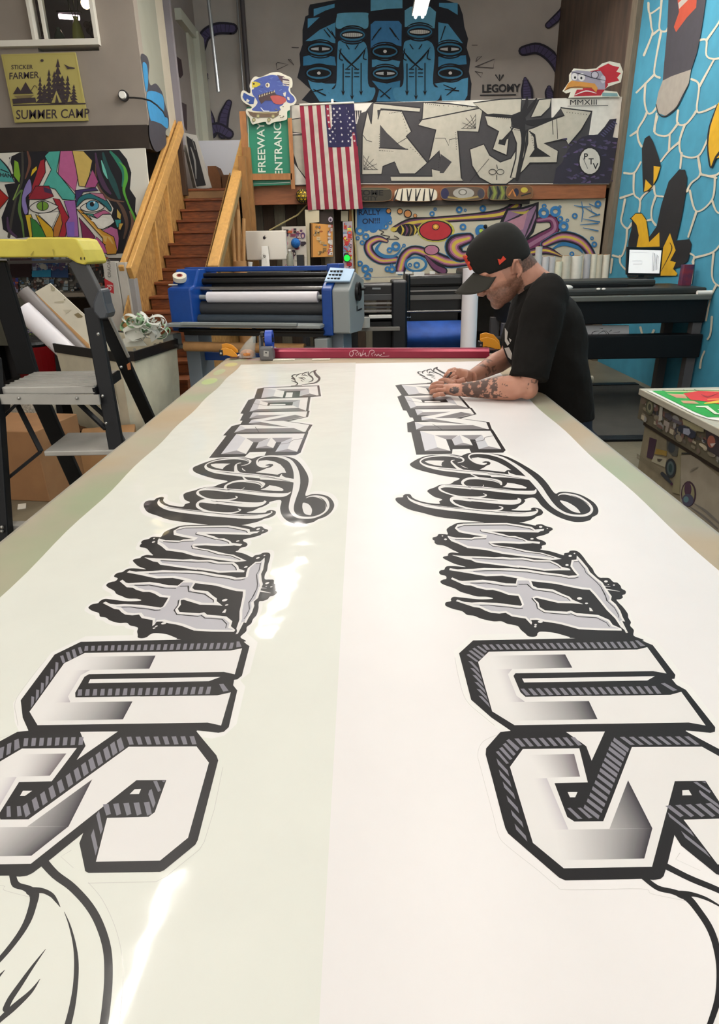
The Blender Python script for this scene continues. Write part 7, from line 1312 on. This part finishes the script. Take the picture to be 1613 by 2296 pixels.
def lerp(a_, c_, t_): t_ = max(0, min(1, t_)); return tuple(a_[i]+(c_[i]-a_[i])*t_ for i in range(3))
def skin(v):
    c = SK; n_ = noise.noise(v*38); c = lerp(c, hexc('#c4907a'), .35+.6*n_)
    r = v-HO; f_, s_, u_ = r.dot(HF), r.dot(HS), r.dot(HU)
    if abs(s_) < .12 and -.15 < u_ < .2 and -.13 < f_ < .15:
        if f_ > -.02 and u_ < -.035-.25*max(0, .06-f_)+.02*n_ and u_ > -.14: c = lerp(c, BRD, min(1, (-.03-u_)/.03)*(.75+.4*noise.noise(v*260)))
        if f_ < .03 and u_ < .0 and f_ > .0-.02 and u_ > -.06 and abs(s_) > .05: c = lerp(c, BRD, .35)
        if f_ < -.03 and u_ > -.052: c = lerp(HR, c, .12+.3*noise.noise(v*200))
        if .084 < f_ and -.073 < u_ < -.064 and abs(s_) < .022: c = hexc('#8a4f42')
        if f_ > .055 and .0 > u_ > -.006 and .012 < abs(s_) < .05: c = hexc('#4a3226')
        return c
    r = v-ELn; t_ = r.dot(dA)/dL; rad = (r-dA*(t_*dL)).length
    if rad < .07 and -.1 < t_ < 1.0 and v.z < ELn.z+.06:
        k = (noise.noise(v*75)+.8*noise.noise(v*170)); lim = .12 if .42 < t_ < .99 else .75 if t_ < .15 else .4 if t_ > .25 else 1.2
        up = (v-(ELn+dA*(t_*dL))).z
        if up > -.028 and k > lim-.34*(.42 < t_ < .99): c = lerp(c, TAT, .86)
        return c
    h_ = v-Z(1014, 870, .045)
    if h_.length < .031 and v.z > ZT+.02: return lerp(c, hexc('#26282b'), .9 if noise.noise(v*140) < .25 else .3)
    r = v-SHn; t_ = r.dot(dU)/uL
    if .55 < t_ < .95 and (r-dU*(t_*uL)).length < .07 and noise.noise(v*50)+.5*noise.noise(v*110) > .02: return lerp(c, TAT, .75)
    r = v-ELf; t_ = r.dot(dF)/fL
    if .55 < t_ < .8 and noise.noise(v*70) > .1: return lerp(c, TAT, .6)
    return c
skm = artmat('skin', .5, nz=.05, nscale=40); bs_ = skm.node_tree.nodes['Principled BSDF']; bs_.inputs['Subsurface Weight'].default_value = .12; bs_.inputs['Subsurface Radius'].default_value = (.02, .008, .004); bs_.inputs['Subsurface Scale'].default_value = .5
remeshed(b, 'body', skm, man, .0036, 4, skin)
for s_ in (1, -1):
    M().sphere(H(.076, .031*s_, -.02), .0125, 12, 8).build('eye', mat('eyelid', '#7d5546', .5), man, smooth='all')
# shirt
t = M()
def sec(fx, fy, bx, by, hw, d=YB):
    F_, B_ = P(fx, fy, 'y', d), P(bx, by, 'y', d); return ((F_+B_)/2, (F_-B_)/2, Vector((0, hw, 0)))
t.loft([sec(1196, 925, 1325, 930, .165), sec(1190, 888, 1322, 885, .17), sec(1168, 850, 1318, 842, .172), sec(1143, 812, 1313, 795, .18), sec(1131, 770, 1306, 742, .188), sec(1136, 728, 1292, 695, .195), sec(1146, 692, 1266, 658, .195), sec(1156, 668, 1242, 630, .16), sec(1166, 650, 1222, 614, .09), sec(1170, 645, 1216, 611, .075)], 28)
def slv(a0, a1, r0, r1, L_):
    d = (a1-a0).normalized(); e = a0+d*L_; t.tube([a0-d*.03, a0+d*.03, a0+d*(L_*.6), e], [r0*.8, r0, (r0+r1)/2, r1], 20)
slv(T(1226, 672, YB-.15), ELn+Vector((.01, 0, 0)), .075, .068, .275); slv(T(1205, 668, YB+.15), ELf, .072, .064, .2)
t.sphere(T(1228, 668, YB-.13), .075, 16, 12); t.sphere(T(1212, 662, YB+.13), .072, 16, 12)
def wr_(v): return v
shm = mat('black cotton', '#0e0c0a', .95, nz=.2, nscale=7, bump=.8, bscale=9, spec=.25)
sh = remeshed(t, 't_shirt', shm, man, .008, 5)
for v in sh.data.vertices:
    n_ = noise.noise(Vector((v.co.x*11+v.co.z*6, v.co.y*4, v.co.z*7-v.co.x*5)))*.013+noise.noise(v.co*22)*.004; v.co += v.normal*n_
cc_ = M(); m0 = H(-.03, 0, -.085)
c0_, u0_, v0_ = sec(1169, 647, 1217, 613, .078); cc_.tube([c0_+u0_*(1.0*math.cos(a_))+v0_*math.sin(a_) for a_ in [2*math.pi*k/24 for k in range(25)]], .008, 8); cc_.build('collar', mat('black rib', '#1b1815', .9), sh, smooth='all')
wp_ = mat('white shirt print', '#c4c0ba', .8)
pr = M(); vs_ = []
def onshirt(px_, py_):   # nearest front surface of the shirt along the view ray
    d = ray(px_, py_).normalized(); ok, loc, nn, _ = sh.ray_cast(CAM-sh_off, d); return (loc+sh_off+nn*.0025) if ok else None
sh_off = Vector((0, 0, 0)); bpy.context.view_layer.update(); sh_mw = sh.matrix_world.copy(); sh_off = sh_mw.translation.copy()
for zz_ in (((1134,735), (1141,745), (1139,760), (1145,770), (1140,775), (1134,765)), ((1133,780), (1143,778), (1150,792), (1148,806), (1141,800), (1137,790)), ((1133,800), (1140,806), (1147,815), (1143,817), (1136,810)), ((1143,758), (1149,762), (1146,768))):
    pts_ = [onshirt(*p) for p in zz_]
    if all(p is not None for p in pts_): b0 = len(pr.v); pr.v += pts_; pr.f.append(tuple(range(b0, b0+len(pts_)))); pr.mi.append(0)
if pr.f:
    po = pr.build('shirt_print', wp_, sh)
# trousers and shoes
j = M()
j.loft([sec(1194, 905, 1322, 905, .16), sec(1196, 935, 1322, 935, .165), sec(1200, 975, 1318, 985, .165), sec(1203, 1005, 1315, 1020, .15)], 26)
hp = T(1262, 985)
for s_, fx in ((-1, -.02), (1, .05)):
    j.tube([Vector((hp.x, YB+.085*s_, hp.z+.05)), Vector((hp.x, YB+.09*s_, hp.z-.12)), Vector((hp.x+.02, YB+.1*s_, .5)), Vector((hp.x+.03+fx, YB+.11*s_, .28)), Vector((hp.x+.04+fx, YB+.115*s_, .08))], [.1, .095, .075, .07, .072], 20)
jo = remeshed(j, 'trousers', mat('dark navy denim', '#0b1426', .85, nz=.15, nscale=20, bump=.3, bscale=20), man, .009, 4)
for s_, fx in ((-1, -.02), (1, .05)):
    x_ = hp.x+.04+fx; y_ = YB+.115*s_
    so = M(); so.loft([((x_+.06, y_, .045), (0, .035, 0), (0, 0, .035)), ((x_, y_, .06), (0, .042, 0), (0, 0, .055)), ((x_-.08, y_, .045), (0, .046, 0), (0, 0, .04)), ((x_-.16, y_, .032), (0, .045, 0), (0, 0, .028)), ((x_-.2, y_, .028), (0, .03, 0), (0, 0, .02))], 18); so.build('shoe', mat('black shoe', '#141414', .6), man, smooth='all')
# cap
cp_ = M(); secs = []
for u_, f0, f1, hw in ((-.02, -.088, .09, .0775), (-.004, -.094, .098, .079), (.02, -.1, .104, .082), (.05, -.1, .107, .082), (.08, -.093, .106, .077), (.1, -.08, .098, .068), (.116, -.062, .078, .055), (.126, -.038, .045, .034), (.13, -.01, .012, .01)):
    tl = lambda f_: .018*(f_+.0)/.1*max(0, 1-u_/.09)
    c_ = (f0+f1)/2; secs.append((H(c_, 0, u_+.006), HF*((f1-f0)/2)+HU*(.014*max(0, 1-u_/.1)), HS*hw))
cp_.loft(secs, 32); cap = cp_.build('cap', mat('black cap wool', '#0f0e0a', .95, nz=.15, nscale=60), man, smooth='all', sub=1)
bm_ = M(); vs = []; n = 16; rr_ = 8
for i in range(n+1):
    an = -1.4+2.8*i/n
    for k in range(rr_+1):
        q_ = k/rr_; ca = max(0, math.cos(an)); f_ = (.045+.06*ca)*(1-q_)+(.062+.132*ca**.75)*q_; s_ = math.sin(an)*(.079*(1-q_)+.085*q_)
        vs.append(H(f_, s_, (.034-.046*(s_/.08)**2)*(1-q_)+(.012-.04*(s_/.083)**2)*q_))
bm_.add(vs, [(i*(rr_+1)+k, (i+1)*(rr_+1)+k, (i+1)*(rr_+1)+k+1, i*(rr_+1)+k+1) for i in range(n) for k in range(rr_)])
bo = bm_.build('brim', mat('dark grey brim', '#2a2822', .9), cap, smooth='all'); s2 = bo.modifiers.new('s', 'SOLIDIFY'); s2.thickness = .005
M().sphere(H(0, 0, .142), .007, 10, 6).build('cap_button', mat('black cap wool'), cap, smooth='all')
# logos on the cap
lgm = mat('orange red embroidery', '#c8371d', .7)
lo = M()
for u0, u1, s0, s1 in ((.035, .088, -.034, -.024), (.035, .043, -.034, -.01), (.058, .066, -.034, -.01), (.08, .088, -.034, -.01), (.035, .06, -.016, -.008), (.035, .088, .0, .01), (.08, .088, .0, .03), (.058, .066, .0, .026)):
    lo.box((-.0035, s0, u0), (.0035, s1, u1))
lo.v = [H(.108+v.x-1.9*v.y**2+.02*max(0, v.z-.07)*-4, v.y, v.z+.012) for v in lo.v]; lo.build('front_logo', lgm, cap)
sl2 = M().prism([(0, 0, 0), (.028, 0, .004), (.024, 0, .018), (.012, 0, .012), (.004, 0, .02)], (0, .003, 0)); sl2.v = [H(.03-v.x, .0805+v.y+.0, .018+v.z) for v in sl2.v]; sl2.build('side_logo', lgm, cap)
# cutting blade in his hands
kn = thing('hobby_knife', 'small dark cutting knife held between the man\'s hands over the print', 'knife', Z(996, 852, .01))
M().tube([Z(994, 853, .003), Z(1004, 845, .03), Z(1012, 836, .062)], [.001, .004, .004], 8).build('handle', mat('dark steel'), kn)
